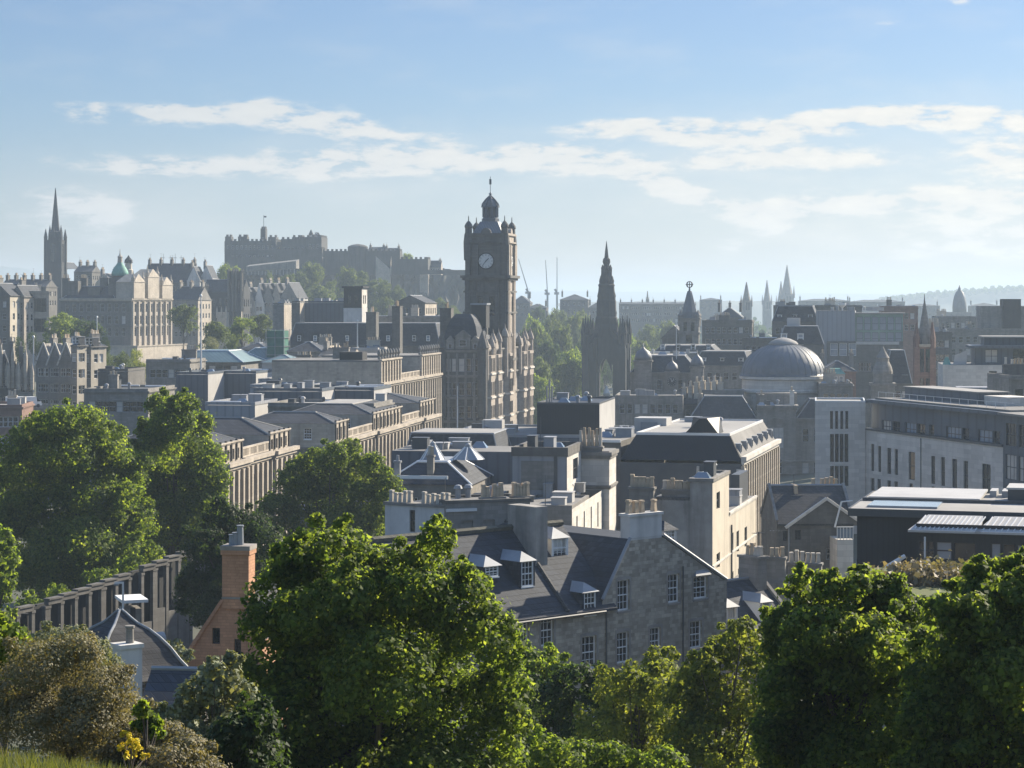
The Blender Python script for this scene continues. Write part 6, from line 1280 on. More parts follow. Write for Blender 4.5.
def far_dome():
    D = 1500; s = D / F; b = Bld('domed_church', 'hazy grey domed church far off on the horizon', 'church', 0, 0, 0, base=60, xy=(wx(959.5, D), D)); ZZ = lambda py: CH - (py - HY) * s - 60; r = 7 * s
    b.box('body', 'stone_grey', -r * 1.5, r * 1.5, -r, r * 2, 0, ZZ(312)); b.mb('dome', 'dome_lead', lambda q: q.lathe(0, 0, [(r, ZZ(312)), (r, ZZ(306)), (r * .95, ZZ(302)), (r * .8, ZZ(297)), (r * .55, ZZ(292.5)), (r * .25, ZZ(290)), (r * .2, ZZ(288.5)), (.1, ZZ(285))], 20), smooth=True)
far_dome()
# the long level terraces of the west end, each house a thing
for i in range(7):
    px0 = 619 + i * 11; mk('far_terrace', ['hazy terrace house, one of a long level row beyond the monument'][0], 'terrace', px0, px0 + 10.9, 1480, 304 + .15 * (i % 3), 'stone_dark', -4, 24, base=56, rows=3, nwin=4, roof='x', ridge=302.6 + .2 * (i % 2), cl=0, chim=1, gap=4.2, group='level row of hazy terrace houses', cm='stone_dark')
for i, (a, c, t, r, lab) in enumerate(((700, 722, 300, 298, 'hazy block with stepped roof behind the globe tower'), (560, 588, 300, 294.5, 'hazy grand block with small central turret near the cranes'), (588, 604, 308, 303, 'hazy low range left behind the gothic monument'), (527, 546, 308, 304, 'hazy slate range at the foot of the leaning crane'), (512, 530, 303, 296, 'hazy castle side house with steep roof beside the clock tower'), (800, 850, 301, 299, 'faint long low block beneath the horizon hills'), (850, 905, 302, 300, 'faint far block row before the wooded hill'), (905, 940, 306, 304, 'faint grey blocks left of the far dome'), (972, 1000, 306, 303, 'faint roofs right of the far dome'))):
    mk('far_block', lab, B_, a, c, 1350 if a < 620 else 1900, t, 'stone_dark', -4, 26, base=56, rows=2, nwin=5, roof='hip', ridge=r, cl=0, chim=2, gap=4.5, cm='stone_dark')
def crane(px, py0, py1, D, lean, label):
    x = wx(px, D); s = D / F; t = thing('tower_crane', label, 'crane', (x, D, wz(py1, D) - 25), 0, 'cranes on the skyline'); z0 = 25; h = (py1 - py0) * s; q = MB(); q.box(-.7, .7, -.7, .7, 0, z0 + h * .12); q.build('mast', 'metal_grey', t); q = MB(); a, b2 = Vector((0, 0, z0 + h * .1)), Vector((lean * s, 0, z0 + h)); q.tube(a, b2, .5, .3, 4); q.build('jib', 'metal_grey', t); q = MB(); q.tube((0, 0, z0 + h * .1), (-2.2 * s if lean <= 0 else -2 * s, 0, z0 + h * .2), .8, 1.2, 4); q.box(-2.2, 1.6, -.8, .8, z0 + h * .06, z0 + h * .12); q.build('counter_jib', 'metal_grey', t)
crane(528.5, 259, 296, 1500, -10, 'dark crane with long jib leaning towards the clock tower'); crane(547.5, 260, 297, 1650, -2, 'grey crane with nearly upright jib, nearer the leaning crane'); crane(557, 257, 297, 1700, 0, 'grey crane with fully upright jib, nearer the gothic monument')
# ================================================================== LEFT: OLD TOWN AND CASTLE
def spire_church():
    D = 1080; s = D / F; b = Bld('gothic_church', 'black gothic church with very tall needle spire on the skyline', 'church', 0, 0, -6, base=70, xy=(wx(55.5, D), D)); ZZ = lambda py: CH - (py - HY) * s - 70; w = 7.6 * s
    fs = b.rect(-w, w, -w, w, 0, ZZ(240))
    for f in fs[:2]:
        f.add(f.L * .5 - 1.2, ZZ(262), 2.4, 8, 'dark'); f.add(f.L * .5 - 1.0, ZZ(252), 2.0, 4, 'dark')
    b.walls(fs, 'stone_soot')
    for sx in (-1, 1):
        for sy in (-1, 1):
            b.mb('buttress', 'stone_soot', lambda q: (q.taper(sx * w - .8, sx * w + .8, sy * w - .8, sy * w + .8, 0, .1, .1, ZZ(242)), q.lathe(sx * w, sy * w, [(.9, ZZ(242)), (.9, ZZ(238)), (1.0, ZZ(237.5)), (.1, ZZ(229))], 6)))
    b.mb('belfry', 'stone_soot', lambda q: q.lathe(0, 0, [(w * .98, ZZ(242)), (w * .9, ZZ(232)), (w * .62, ZZ(231))], 8, R(22.5)))
    b.mb('spire', 'stone_soot', lambda q: q.lathe(0, 0, [(w * .62, ZZ(233)), (w * .5, ZZ(226)), (w * .12, ZZ(194)), (.15, ZZ(188))], 8, R(22.5)))
    for k in range(4): a = k * math.pi / 2; b.mb('pinnacle', 'stone_soot', lambda q: q.lathe(w * .75 * math.cos(a), w * .75 * math.sin(a), [(.7, ZZ(240)), (.7, ZZ(232)), (.06, ZZ(225))], 6))
    b.gable(-w * .8, w * .8, w, w + 26, ZZ(268), ZZ(262), 'slate', 'y', .2, 'stone_soot')
spire_church()
def head_office():
    b = Bld('bank_headquarters', 'ornate baroque stone block with lit pedimented end and green copper dome', 'bank', 60, 790, -14, base=74)
    xe = b.fx(131); d = b.fy(171, xe); z1 = b.zz(300, xe); zs = b.zz(344, xe); fs = list(b.rect(0, xe, 0, d, 0, z1)); n = 9
    rows = [(b.zz(312, 0), 3.0), (b.zz(324, 0), 3.0), (b.zz(336, 0), 3.0)]; fs[0].grid(9, rows, 1.5, 1.5, style='far', blind=.12); fs[1].grid(7, rows, 1.6, 1.2, style='dark', blind=0); b.walls([fs[0], fs[2], fs[3]], 'stone_dark'); b.walls([fs[1]], 'stone_pink')  # shaded front coloured dark, sunlit end coloured pale
    fs[1].pilasters([1 + i * (d - 2) / 7 for i in range(8)], 4, z1 - .5, 1.0, .7, 'stone_tan'); b.cornice(fs[:2], z1 - .4, 1.0, 'stone_tan', .7); b.cornice(fs[:2], rows[1][0] - 1.2, .6, 'stone_dark', .4, 'string_course')
    b.box('terrace_base', 'stone_tan', -2, xe + 5, -6, d + 3, 0, b.zz(347, xe)); b.cornice([b.face((-2, -6), (xe + 5, -6), 0, 9), b.face((xe + 5, -6), (xe + 5, d + 3), 0, 9)], b.zz(347, xe), .6, 'stone_tan', .3, 'terrace_coping')
    # end pavilions with pediments
    for y0, y1, t in ((.5, d * .28, 274), (d * .36, d * .64, 269), (d * .72, d - .5, 277)):
        zt = b.zz(t + 8, xe, y0); b.box('pavilion', 'stone_tan', xe - 6, xe + .9, y0, y1, z1 + .5, zt); q = MB(); ym = (y0 + y1) / 2; h = b.zz(t, xe, y0); q.frus([(xe - 6, y0 - .3), (xe + 1.1, y0 - .3), (xe + 1.1, y1 + .3), (xe - 6, y1 + .3)], zt + .004, [(xe - 4, ym - .4), (xe + .6, ym - .4), (xe + .6, ym + .4), (xe - 4, ym + .4)], h); q.build('pediment', 'stone_tan', b.root)
        for yy in (y0 + .5, y1 - .5): b.mb('finial', 'stone_tan', lambda q: q.lathe(xe + .4, yy, [(.7, zt), (.8, zt + 1.6), (.4, zt + 2.2), (.1, zt + 4)], 8))
    x0 = b.fx(60); 
    for a, c, t in ((62, 78, 281), (88, 100, 287), (108, 122, 284)): x1_, x2_ = b.fx(a, 2), b.fx(c, 2); b.box('attic', 'stone_dark', x1_, x2_, 2, 9, z1 - 1, b.zz(t, x1_, 2))
    for px, y in ((66, 6), (84, 7), (104, 6), (113, 8)): x = b.fx(px, y); b.chimney(x, y, z1, z1 + 8, 2.6, 1.2, 5, 'stone_dark', 1.3, 'pot', 'tall')
    b.hip(0, xe - 6, .3, d, z1 + .6, z1 + 5, 5, 5, 'slate', 'lead', -.4)
    yd = 10; xd = b.fx(120, yd); s = b.world(xd, yd)[1] / F; ZZ = lambda py: b.zz(py, xd, yd); r = 8.6 * s
    b.mb('drum', 'stone_dark', lambda q: q.lathe(xd, yd, [(r, z1 - 2), (r, ZZ(277)), (r * 1.1, ZZ(276.6)), (r * 1.1, ZZ(275.8))], 20)); b.mb('dome', 'copper', lambda q: q.lathe(xd, yd, [(r * 1.02, ZZ(276)), (r * .95, ZZ(272)), (r * .7, ZZ(267.5)), (r * .38, ZZ(264)), (r * .3, ZZ(262.5))], 20), smooth=True)
    b.mb('lantern', 'stone_tan', lambda q: q.lathe(xd, yd, [(r * .3, ZZ(263)), (r * .26, ZZ(257.5)), (r * .34, ZZ(257)), (r * .1, ZZ(255)), (.15, ZZ(253)), (.06, ZZ(249))], 10))
head_office()
def cupola_small():
    D = 860; s = D / F; b = Bld('lantern_tower', 'small dark capped white lantern beside the green dome', 'tower', 0, 0, 0, base=80, xy=(wx(128.5, D), D)); ZZ = lambda py: CH - (py - HY) * s - 80
    b.mb('lantern', 'render_cream', lambda q: q.lathe(0, 0, [(1.8, 0), (1.8, ZZ(270)), (1.4, ZZ(269)), (1.3, ZZ(263))], 10)); b.mb('cap', 'stone_soot', lambda q: q.lathe(0, 0, [(1.7, ZZ(263)), (1.5, ZZ(260)), (.5, ZZ(257)), (.05, ZZ(255))], 10))
cupola_small()
O = 'building'
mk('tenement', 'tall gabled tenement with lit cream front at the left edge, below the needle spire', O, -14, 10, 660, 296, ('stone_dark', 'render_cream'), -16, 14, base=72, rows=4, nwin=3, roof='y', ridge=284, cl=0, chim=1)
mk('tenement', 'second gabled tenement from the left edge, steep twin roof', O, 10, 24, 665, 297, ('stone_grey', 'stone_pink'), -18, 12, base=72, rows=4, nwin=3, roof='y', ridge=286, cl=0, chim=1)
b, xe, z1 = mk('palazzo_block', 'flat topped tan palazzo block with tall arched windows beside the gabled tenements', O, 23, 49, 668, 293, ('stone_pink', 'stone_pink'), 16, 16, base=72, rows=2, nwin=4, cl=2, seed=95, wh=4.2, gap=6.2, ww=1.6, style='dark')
mk('tenement', 'dark roofscape block with many chimneys beneath the needle spire', O, 0, 46, 850, 287, 'stone_dark', -6, 14, base=76, rows=2, nwin=10, roof='x', ridge=280, cl=0, chim=6, cm='stone_dark')
mk('tenement', 'dark terrace on the ridge right of the needle spire', O, 74, 92, 980, 272, 'stone_dark', -6, 14, base=80, rows=2, nwin=5, roof='x', ridge=266, cl=0, chim=3, cm='stone_dark')
mk('tenement', 'small cream gabled house in the old town between church and dome', O, 96, 112, 900, 283, 'render_cream', -8, 12, base=78, rows=3, nwin=3, roof='y', ridge=274, cl=0, chim=2)
mk('tenement', 'long dark slate roofed range on the ridge with rooftop masts', O, 143, 192, 930, 283, 'stone_dark', -4, 18, base=76, rows=2, nwin=10, roof='x', ridge=264, cl=0, chim=5, cm='stone_dark')
mk('tenement', 'white gabled tenement pair beside the long dark range', O, 187, 200, 925, 281, 'render_white', -6, 12, base=76, rows=4, nwin=3, roof='y', ridge=267, cl=0, chim=1)
mk('tenement', 'white tenement with stepped gable nearer the castle', O, 200, 212, 930, 279, 'render_white', -6, 12, base=76, rows=4, nwin=3, roof='y', ridge=266, cl=0, chim=1)
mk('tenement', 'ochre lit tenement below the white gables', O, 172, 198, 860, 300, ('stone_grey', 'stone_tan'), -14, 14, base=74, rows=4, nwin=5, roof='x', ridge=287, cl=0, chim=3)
for i, px in enumerate((160, 167, 172, 178)):
    D = 935; t = thing('aerial_mast', 'thin roof mast on the long dark slate range', 'mast', (wx(px, D), D + 9, wz(266, D)), 0, 'masts on the long dark range'); MB().tube((0, 0, 0), (0, 0, (266 - 253 - 2 * (i % 2)) * D / F), .14, .06, 5).build('pole', 'metal_dark', t); MB().box(-.7, .7, -.05, .05, 3.6, 3.75).build('crossbar', 'metal_dark', t)
def college():
    D = 900; b = Bld('twin_tower_college', 'dark gothic college with two tall pinnacled towers and a lit side', 'college', 203, D, -10, base=74); xe = b.fx(243); z1 = b.zz(292, 0)
    fs = b.rect(0, xe, 0, 10, 0, z1); fs[0].grid(6, [(z1 - 6, 3.5), (z1 - 12, 3.5)], 1.2, style='dark', blind=0); fs[1].grid(3, [(z1 - 6, 3), (z1 - 12, 3)], 1.2, style='dark', blind=0); b.walls(fs, 'stone_soot'); b.gable(0, xe, 0, 10, z1, z1 + 5, 'slate', 'x', .2, 'stone_soot')
    for a, c, t in ((203, 207.5, 283), (229.5, 233.8, 268), (237, 242.5, 268)):
        x0, x1 = b.fx(a), b.fx(c); w = x1 - x0; zt = b.zz(t + 5, x0); f = b.rect(x0, x1, -1.6, w - 1.6, 0, zt); f[0].add(w / 2 - .4, zt - 9, .8, 6, 'dark'); f[1].add(w / 2 - .4, zt - 9, .8, 6, 'dark'); b.walls([f[0], f[2], f[3]], 'stone_soot', 'tower_wall'); b.walls([f[1]], 'stone_tan', 'tower_wall')  # tan on the sunward tower face is sunlight put into the colour
        for x in (x0, x1):
            for y in (-1.6, w - 1.6): b.mb('pinnacle', 'stone_dark', lambda q: q.lathe(x, y, [(.45, z1 - 8), (.45, zt + .6), (.55, zt + .7), (.05, b.zz(t, x, y))], 6))
        b.rim(x0, x1, -1.6, w - 1.6, zt, zt + .7, 'stone_soot', .3, 'battlement')
    x0, x1 = b.fx(217, -6), b.fx(226, -6); b.box('porch', 'stone_tan', x0, x1, -6, -.05, 0, b.zz(312, x0, -6)); 
    for x in (x0, (x0 + x1) / 2, x1): b.mb('porch_pinnacle', 'stone_tan', lambda q: q.lathe(x, -6, [(.4, b.zz(318, x, -6)), (.4, b.zz(311, x, -6)), (.04, b.zz(306, x, -6))], 6))
college()
for i, (a, c, t, r, m, lab) in enumerate(((243, 254, 300, 288, 'stone_tan', 'tan gabled house nearest the twin towered college'), (254, 264, 303, 284, 'render_white', 'white harled house with tall narrow gable near the twin towers'), (263, 273, 299, 284, 'render_white', 'white gabled house with red tinged dormer in the middle of the hillside row'), (271, 281, 300, 284, 'stone_pink', 'pink stone gabled house in the hillside row'), (280, 297, 298, 283, 'render_white', 'large white gabled house ending the hillside row, below the grandstand'))):
    mk('hillside_house', lab, 'house', a, c, 960, t, (m if i % 2 else 'stone_grey', m), -16, 13, base=72, rows=4, nwin=2, roof='y', ridge=r, cl=0, chim=1, group='gabled houses on the castle hill')
def grandstand():
    D = 1120; b = Bld('grandstand', 'long pale open grandstand sloping before the castle walls', 'grandstand', 246, D, -6, base=wz(275, D)); x1 = b.fx(296); za, zb_ = b.zz(266.5, 0), b.zz(261, x1); q = MB(); n = 12
    q.quad((0, 0, za), (x1, 0, zb_), (x1, 8, zb_ + 1), (0, 8, za + 1)); q.quad((0, 0, za - 2.6), (x1, 0, zb_ - 3.8), (x1, 0, zb_), (0, 0, za)); q.quad((x1, 0, zb_ - 3.8), (x1, 8, zb_ - 3.8), (x1, 8, zb_ + 1), (x1, 0, zb_)); q.quad((0, 0, za - 2.6), (0, 8, za - 2.6), (x1, 8, zb_ - 3.8), (x1, 0, zb_ - 3.8)); q.build('stand_deck', 'stone_grey', b.root)
    for i in range(14): x = x1 * (i + .5) / 14; b.mb('frame_post', 'metal_grey', lambda q: q.tube((x, .2, 0), (x, .2, za + (zb_ - za) * (i + .5) / 14), .18, n=4))
grandstand()
def castle():
    D = 1240; s = D / F; b = Bld('castle', 'dark stone castle with battlements crowning the rocky hill', 'castle', 224, D, -5, base=wz(275, D)); ZZ = lambda py, x=0: b.zz(py, x, 0); X_ = lambda px, y=0: b.fx(px, y)
    def block(a, c, top, y0, y1, n=0, rows=((5, 2),), cren=True, m='castle_stone', nm='wall'):
        x0, x1 = X_(a, y0), X_(c, y0); z = b.zz(top, x0, y0); fs = b.rect(x0, x1, y0, y1, 0, z)
        if n: fs[0].grid(n, [(z - r_ - h, h) for r_, h in rows], 1.1, 1, style='far', blind=.05)
        b.walls(fs, m, nm)
        if cren:
            q = MB(); k = int((x1 - x0) / 2.4)
            for i in range(k): xx = x0 + (x1 - x0) * (i + .2) / k; q.box(xx, xx + 1.3, y0, y0 + .8, z + .004, z + 1.1)
            for i in range(int((y1 - y0) / 2.4)): yy = y0 + 2.4 * i; q.box(x1 - .8, x1, yy, yy + 1.3, z + .004, z + 1.1)
            q.build('battlement', m, b.root)
        return x0, x1, z
    block(224.5, 276, 241, 0, 26, 11, ((2.5, 2.2), (8, 2.4))); block(225, 231, 236.5, -.6, 6, 1); block(238, 247, 236.5, .5, 6, 2, nm='turret_wall'); x0, x1, z = block(260.5, 265.5, 228.5, 4, 9, 1, nm='flag_tower_wall'); b.mb('flagpole', 'metal_dark', lambda q: q.tube(((x0 + x1) / 2, 6, z), ((x0 + x1) / 2, 6, b.zz(215, x0, 6)), .2, .12, 6)); b.mb('flag', 'paint_dark', lambda q: q.box((x0 + x1) / 2 + .1, (x0 + x1) / 2 + 1.6, 5.96, 6.04, b.zz(217.5, x0, 6), b.zz(216, x0, 6)))
    block(268, 276, 237, 3, 10, 1, nm='tower_wall'); block(281, 306, 239, 6, 24, 5); block(292, 302, 237, 8, 18, 2, nm='turret_wall')
    x0, x1, z = block(306, 321.5, 237, 2, 22, 3, ((4, 2.5), (11, 2.5)), True); b.hip(x0, x1, 3, 21, z, b.zz(232.5, x0, 10), 5, 8, 'slate', 'lead', -.5); x = X_(308.5); b.mb('spirelet', 'castle_stone', lambda q: q.lathe(x, 8, [(1.4, z), (1.4, b.zz(234, x, 8)), (.1, b.zz(229.5, x, 8))], 8))
    block(276, 322, 249, -4, 10, 0, nm='curtain_wall'); block(321.5, 400, 251, 0, 10, 0, nm='curtain_wall'); block(226, 322, 257, -9, 2, 0, cren=False, nm='battery_wall'); x = X_(357); b.mb('round_tower', 'castle_stone', lambda q: q.lathe(x, 3, [(6.0, 0), (5.8, b.zz(247, x, 3)), (5.2, b.zz(246, x, 3)), (3.5, b.zz(244.8, x, 3)), (.5, b.zz(244, x, 3))], 16))
    for a, c, t, r in ((368, 384, 251, 247.5), (384, 399, 252, 248.5)): x0, x1 = X_(a, 6), X_(c, 6); fs = b.rect(x0, x1, 6, 16, 0, b.zz(t, x0, 6)); fs[0].grid(4, [(fs[0].z1 - 3, 1.6)], 1); b.walls(fs, 'stone_grey', 'barrack_wall'); b.gable(x0, x1, 6, 16, fs[0].z1, b.zz(r, x0, 11), 'slate', 'x', .2, 'stone_grey'); [b.chimney(xx, 11, fs[0].z1, b.zz(r - 2.2, xx, 11), 1.2, 2.4, 4, 'stone_grey', 1.0) for xx in (x0 + .8, x1 - .8)]
    block(400, 428, 259, -6, 6, 0, nm='curtain_wall'); block(404, 425, 271, -20, -6.1, 0, cren=False, nm='outer_wall'); 
    for a, c, t, r in ((419, 430, 267.5, 260.5), (429, 441, 267, 261)): x0, x1 = X_(a, 4), X_(c, 4); fs = b.rect(x0, x1, 4, 12, 0, b.zz(t, x0, 4)); fs[0].grid(4, [(fs[0].z1 - 2.4, 1.5)], .9, style='light'); b.walls(fs, 'stone_pink', 'house_wall'); b.gable(x0, x1, 4, 12, fs[0].z1, b.zz(r, x0, 8), 'slate', 'x', .2, 'stone_pink'); b.chimney(x1 - 1, 8, fs[0].z1, b.zz(r - 1.5, x1, 8), 1.2, 2.2, 4, 'stone_pink', 1)
    block(424, 470, 270, -26, 20, 0, cren=False, nm='outer_wall')
    # sloping lit ramp walls on the right flank
    for a, c, t0, t1 in ((376, 390, 256, 269), (420, 428, 277, 297)): x0, x1 = X_(a, -14), X_(c, -14); q = MB(); q.prism([(x0, -15), (x1, -13), (x1, -11), (x0, -13)], -10, 0); q.quad((x0, -15, 0), (x1, -13.1, 0), (x1, -13.1, b.zz(t1, x1, -13)), (x0, -15, b.zz(t0, x0, -15))); q.quad((x1, -13, 0), (x1, -9, 0), (x1, -9, b.zz(t0, x1, -9)), (x1, -13, b.zz(t1, x1, -13))); q.build('ramp_wall', 'stone_tan', b.root)
castle()
# ================================================================== MIDDLE LEFT ROOFS
for i, (a, c, D, t, r, mm, lab) in enumerate(((-6, 8, 470, 372, 352, ('stone_dark', 'stone_tan'), 'gothic gabled front with lit tracery windows at the left edge'), (8, 18, 468, 374, 350, ('stone_grey', 'stone_tan'), 'narrow spiky gabled house second along the lower left row'), (18, 33, 466, 376, 355, ('stone_grey', 'stone_tan'), 'lit stone gable with pinnacles ending the spiky row'))):
    b, xe, z1 = mk('gothic_house', lab, 'house', a, c, D, t, mm, 14 if i else 10, 14, base=66, rows=3, nwin=3, roof='y', ridge=r, cl=0, chim=1, group='spiky gabled row')
    for x in (0.2, xe / 2, xe - .2): b.mb('pinnacle', 'stone_tan', lambda q: q.lathe(x, -.2, [(.4, z1 - 3), (.45, z1 + (.5 if x != xe / 2 else 4.2)), (.05, z1 + (2.6 if x != xe / 2 else 6))], 6))
def gable_row():
    for i, (a, c, lab) in enumerate(((36, 50, 'slate roofed gabled tenement, first of the shaded stepped row'), (49, 60, 'slate roofed gabled tenement, middle of the shaded stepped row'), (59, 72, 'slate roofed gabled tenement ending the stepped row, with tall lit front'))):
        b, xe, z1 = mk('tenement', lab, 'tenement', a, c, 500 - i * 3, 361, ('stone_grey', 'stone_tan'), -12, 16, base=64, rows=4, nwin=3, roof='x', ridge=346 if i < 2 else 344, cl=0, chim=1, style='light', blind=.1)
        x = xe * .55; b.mb('wallhead_gable', 'stone_grey', lambda q: (q.quad((x - 2, -.05, z1 - 1), (x + 2, -.05, z1 - 1), (x, -.05, z1 + 4)), q.quad((x - 2, -.05, z1 - 1), (x, -.05, z1 + 4), (x, 4, z1 + 4)), q.quad((x + 2, -.05, z1 - 1), (x, 4, z1 + 4), (x, -.05, z1 + 4)))); b.mb('skew_coping', 'stone_pale', lambda q: q.path([(x - 2.1, -.1, z1 - 1), (x, -.1, z1 + 4.2), (x + 2.1, -.1, z1 - 1)], .22, .22, 4))
gable_row()
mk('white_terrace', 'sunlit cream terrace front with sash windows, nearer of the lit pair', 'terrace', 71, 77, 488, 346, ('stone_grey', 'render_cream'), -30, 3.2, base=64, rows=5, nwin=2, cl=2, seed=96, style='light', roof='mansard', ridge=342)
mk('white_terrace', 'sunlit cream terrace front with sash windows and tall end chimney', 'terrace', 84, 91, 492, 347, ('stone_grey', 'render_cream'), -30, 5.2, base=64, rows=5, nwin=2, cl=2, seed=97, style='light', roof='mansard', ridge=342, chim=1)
mk('brick_house', 'low reddish house with white framed windows at the left edge, above the big trees', 'house', -30, 22, 400, 408, 'sandstone_red', 4, 14, base=60, rows=2, nwin=9, style='light', cl=3, seed=98, roofm='felt_light', ww=1.1)
for i, (px, lab) in enumerate(((17, 'white van parked on the bridge above the reddish house, nearer the edge'), (29, 'white van parked on the bridge, further from the edge'))):
    D = 425; t = thing('parked_van', lab, 'van', (wx(px, D), D, wz(407.5, D)), R(15 + 20 * i), 'white vans on the bridge'); q = MB(); q.frus([(-2.2, -.9), (1.4, -.9), (1.4, .9), (-2.2, .9)], .4, [(-2.15, -.82), (1.2, -.82), (1.2, .82), (-2.15, .82)], 2.1); q.frus([(1.4, -.88), (2.3, -.88), (2.3, .88), (1.4, .88)], .4, [(1.4, -.86), (2.2, -.86), (2.2, .86), (1.4, .86)], 1.15); q.build('body', 'paint_white', t)
    MB().frus([(1.41, -.8), (2.0, -.8), (2.0, .8), (1.41, .8)], 1.16, [(1.21, -.75), (1.25, -.75), (1.25, .75), (1.21, .75)], 1.95).build('windscreen', 'glass', t)
    for x in (-1.4, 1.5):
        for y in (-.9, .9): MB().tube((x, y - .1, .35), (x, y + .1, .35), .35, n=14).build('wheel', 'paint_dark', t)
def bridge():
    D = 432; b = Bld('road_bridge', 'stone road bridge deck with low parapet at the left, carrying white vans', 'bridge', -60, D, -4, base=55); x1 = b.fx(110); z = b.zz(409, 20); q = MB(); q.box(0, x1, -8, 8, z - 3, z - .3); q.box(0, x1, -8.3, -8.0, z - 3.2, z + .6); q.box(0, x1, 8.0, 8.3, z - 3.2, z + .6); q.build('deck', 'stone_grey', b.root)
    for i in range(3): x = 6 + i * 10; MB().box(x, x + 2.4, -7, 7, 0, z - 3.01).build('pier', 'stone_grey', b.root)
bridge()
mk('market_block', 'long dark flat roof with low stone parapet behind the big trees', O, 84, 148, 380, 392, 'stone_grey', -6, 18, base=60, rows=1, nwin=8, cl=5, seed=99, roofm='felt_dark')
mk('market_block', 'dark block with round topped wall on the near side of the market roofs', O, 98, 128, 410, 372, 'stone_dark', -6, 12, base=60, rows=1, nwin=0, cl=5, seed=101, roofm='felt_dark')
mk('market_block', 'low terrace topped with plants between the copper roof and the bridge', O, 146, 190, 480, 362, 'stone_grey', -6, 14, base=58, rows=1, nwin=6, cl=6, seed=102, roofm='felt_light')
def teal_market():
    b = Bld('market_hall', 'low glazed market hall with teal pyramid roof edged in white', 'market hall', 176, 520, -8, base=58); xe = b.fx(241); z1 = b.zz(362, 0); fs = b.rect(0, xe, 0, 20, 0, z1); fs[0].grid(8, [(z1 - 3, 2.2)], 1.6, style='dark'); b.walls(fs, 'stone_grey'); b.hip(0, xe, 0, 20, z1, b.zz(351, 6), 5, 5, 'teal_roof', 'paint_white', .8, capm='teal_roof')
    b2 = b; x0 = b.fx(228, 14); b.hip(x0, x0 + 12, 22, 34, z1, b.zz(348, x0, 24), 4, 4, 'teal_roof', 'paint_white', .3)
teal_market()
for i, (a, c, D, t, mm, lab) in enumerate(((176, 208, 430, 375, ('panel_blue', 'panel_white'), 'grey blue rooftop cube with pale lit top, first of a pair'), (224, 256, 440, 374, ('panel_blue', 'panel_white'), 'grey blue rooftop cube with pale lit top, second of a pair'), (258, 314, 400, 382, ('panel_grey', 'panel_white'), 'long grey wall with small white end, behind the low blue block'), (254, 322, 345, 392, ('panel_blue', 'panel_white'), 'low blue grey block with bright lit end wall'), (320, 374, 352, 391, ('panel_blue', 'panel_white'), 'longer blue grey block with white lit end above the terrace'), (205, 255, 330, 406, ('panel_grey', 'panel_white'), 'broad pale flat roof in front of the rooftop cubes'), (268, 374, 325, 407, ('stone_grey', 'stone_grey'), 'grey walled flat roofed range with white pipes and sash windows'))):
    mk('flat_block', lab, O, a, c, D, t, mm, -9, 16 if i < 4 else 13, base=60, rows=1, nwin=0 if i < 6 else 9, style='light', cl=5 + 2 * (i > 4), seed=110 + i, roofm='felt_light')
b, xe, z1 = mk('roof_terrace', 'grey roof terrace with fence of pale posts above the low blue block', O, 250, 310, 372, 388, 'panel_grey', -8, 12, base=60, rows=1, nwin=0, cl=4, seed=120)
def green_scaffold():
    b = Bld('scaffold_tower', 'square tower wrapped in green scaffold netting', 'scaffold', 266, 540, -12, base=58); xe = b.fx(284); z1 = b.zz(329, 0); q = MB(); q.box(.2, xe - .2, .2, xe - .2, 0, z1 - .4); q.build('netting', 'green_net', b.root); 
    for x in (0, xe / 2, xe):
        for y in (0, xe): b.mb('pole', 'metal_grey', lambda q: q.tube((x, y, 0), (x, y, z1), .1, n=4))
    q = MB()
    for k in range(5): z = z1 - k * 2.1; q.box(-.1, xe + .1, -.1, .05, z - .12, z); q.box(xe - .05, xe + .1, 0, xe, z - .12, z)
    q.build('ledger', 'metal_grey', b.root)
green_scaffold()
def white_stack():
    b = Bld('hoist_tower', 'tall white based tower with dark arched top stage', 'tower', 343.5, 620, -14, base=58); xe = b.fx(362); d = 5; zw = b.zz(308, 0); z1 = b.zz(288, 0); fs = b.rect(0, xe, 0, d, 0, zw); b.walls(fs, 'render_white', 'base_wall'); f2 = b.rect(.05, xe - .05, .05, d - .05, zw, z1); f2[0].grid(2, [(zw + 1.2, 2.4)], .9, style='dark'); f2[1].grid(2, [(zw + 1.2, 2.4)], .9, style='dark'); b.walls([f2[0], f2[2], f2[3]], 'stone_soot', 'top_wall'); b.walls([f2[1]], 'stone_pale', 'top_wall'); b.box('roof', 'stone_soot', -.4, xe + .4, -.4, d + .4, z1, z1 + .5)  # top stage: sunward wall pale, the rest dark, light and shade as colour
white_stack()
for i, (a, c, D, t, r, m, rf, n, lab) in enumerate(((288, 440, 590, 346, 323, 'stone_dark', 'mansard', 14, 'long dark slate hotel roof with small dormers running behind the palace front'), (303, 346, 630, 303, 301, 'panel_blue', 'flat', 0, 'dark blue plant block on the long hotel roof'), (362, 440, 640, 318, 312, 'stone_grey', 'flat', 9, 'pale flat roofed storey on the far side of the long hotel roof'), (395, 425, 700, 303, 296, 'stone_dark', 'y', 4, 'dark gabled roof with stepped lit skew left of the clock tower'), (292, 300, 625, 303, 0, 'stone_dark', 'flat', 0, 'stone stack at the end of the long hotel roof'), (273, 284, 640, 305, 0, 'stone_grey', 'flat', 0, 'square grey tower stump left of the long hotel roof'))):
    mk('station_block', lab, O, a, c, D, t, (m, 'stone_tan' if m != 'panel_blue' else 'panel_white'), -10, 18 if n else 8, base=58, rows=2, nwin=n, roof=rf, ridge=r, cl=8, seed=130 + i, chim=0, roofm='slate' if rf != 'flat' else 'felt_light', auto=False)
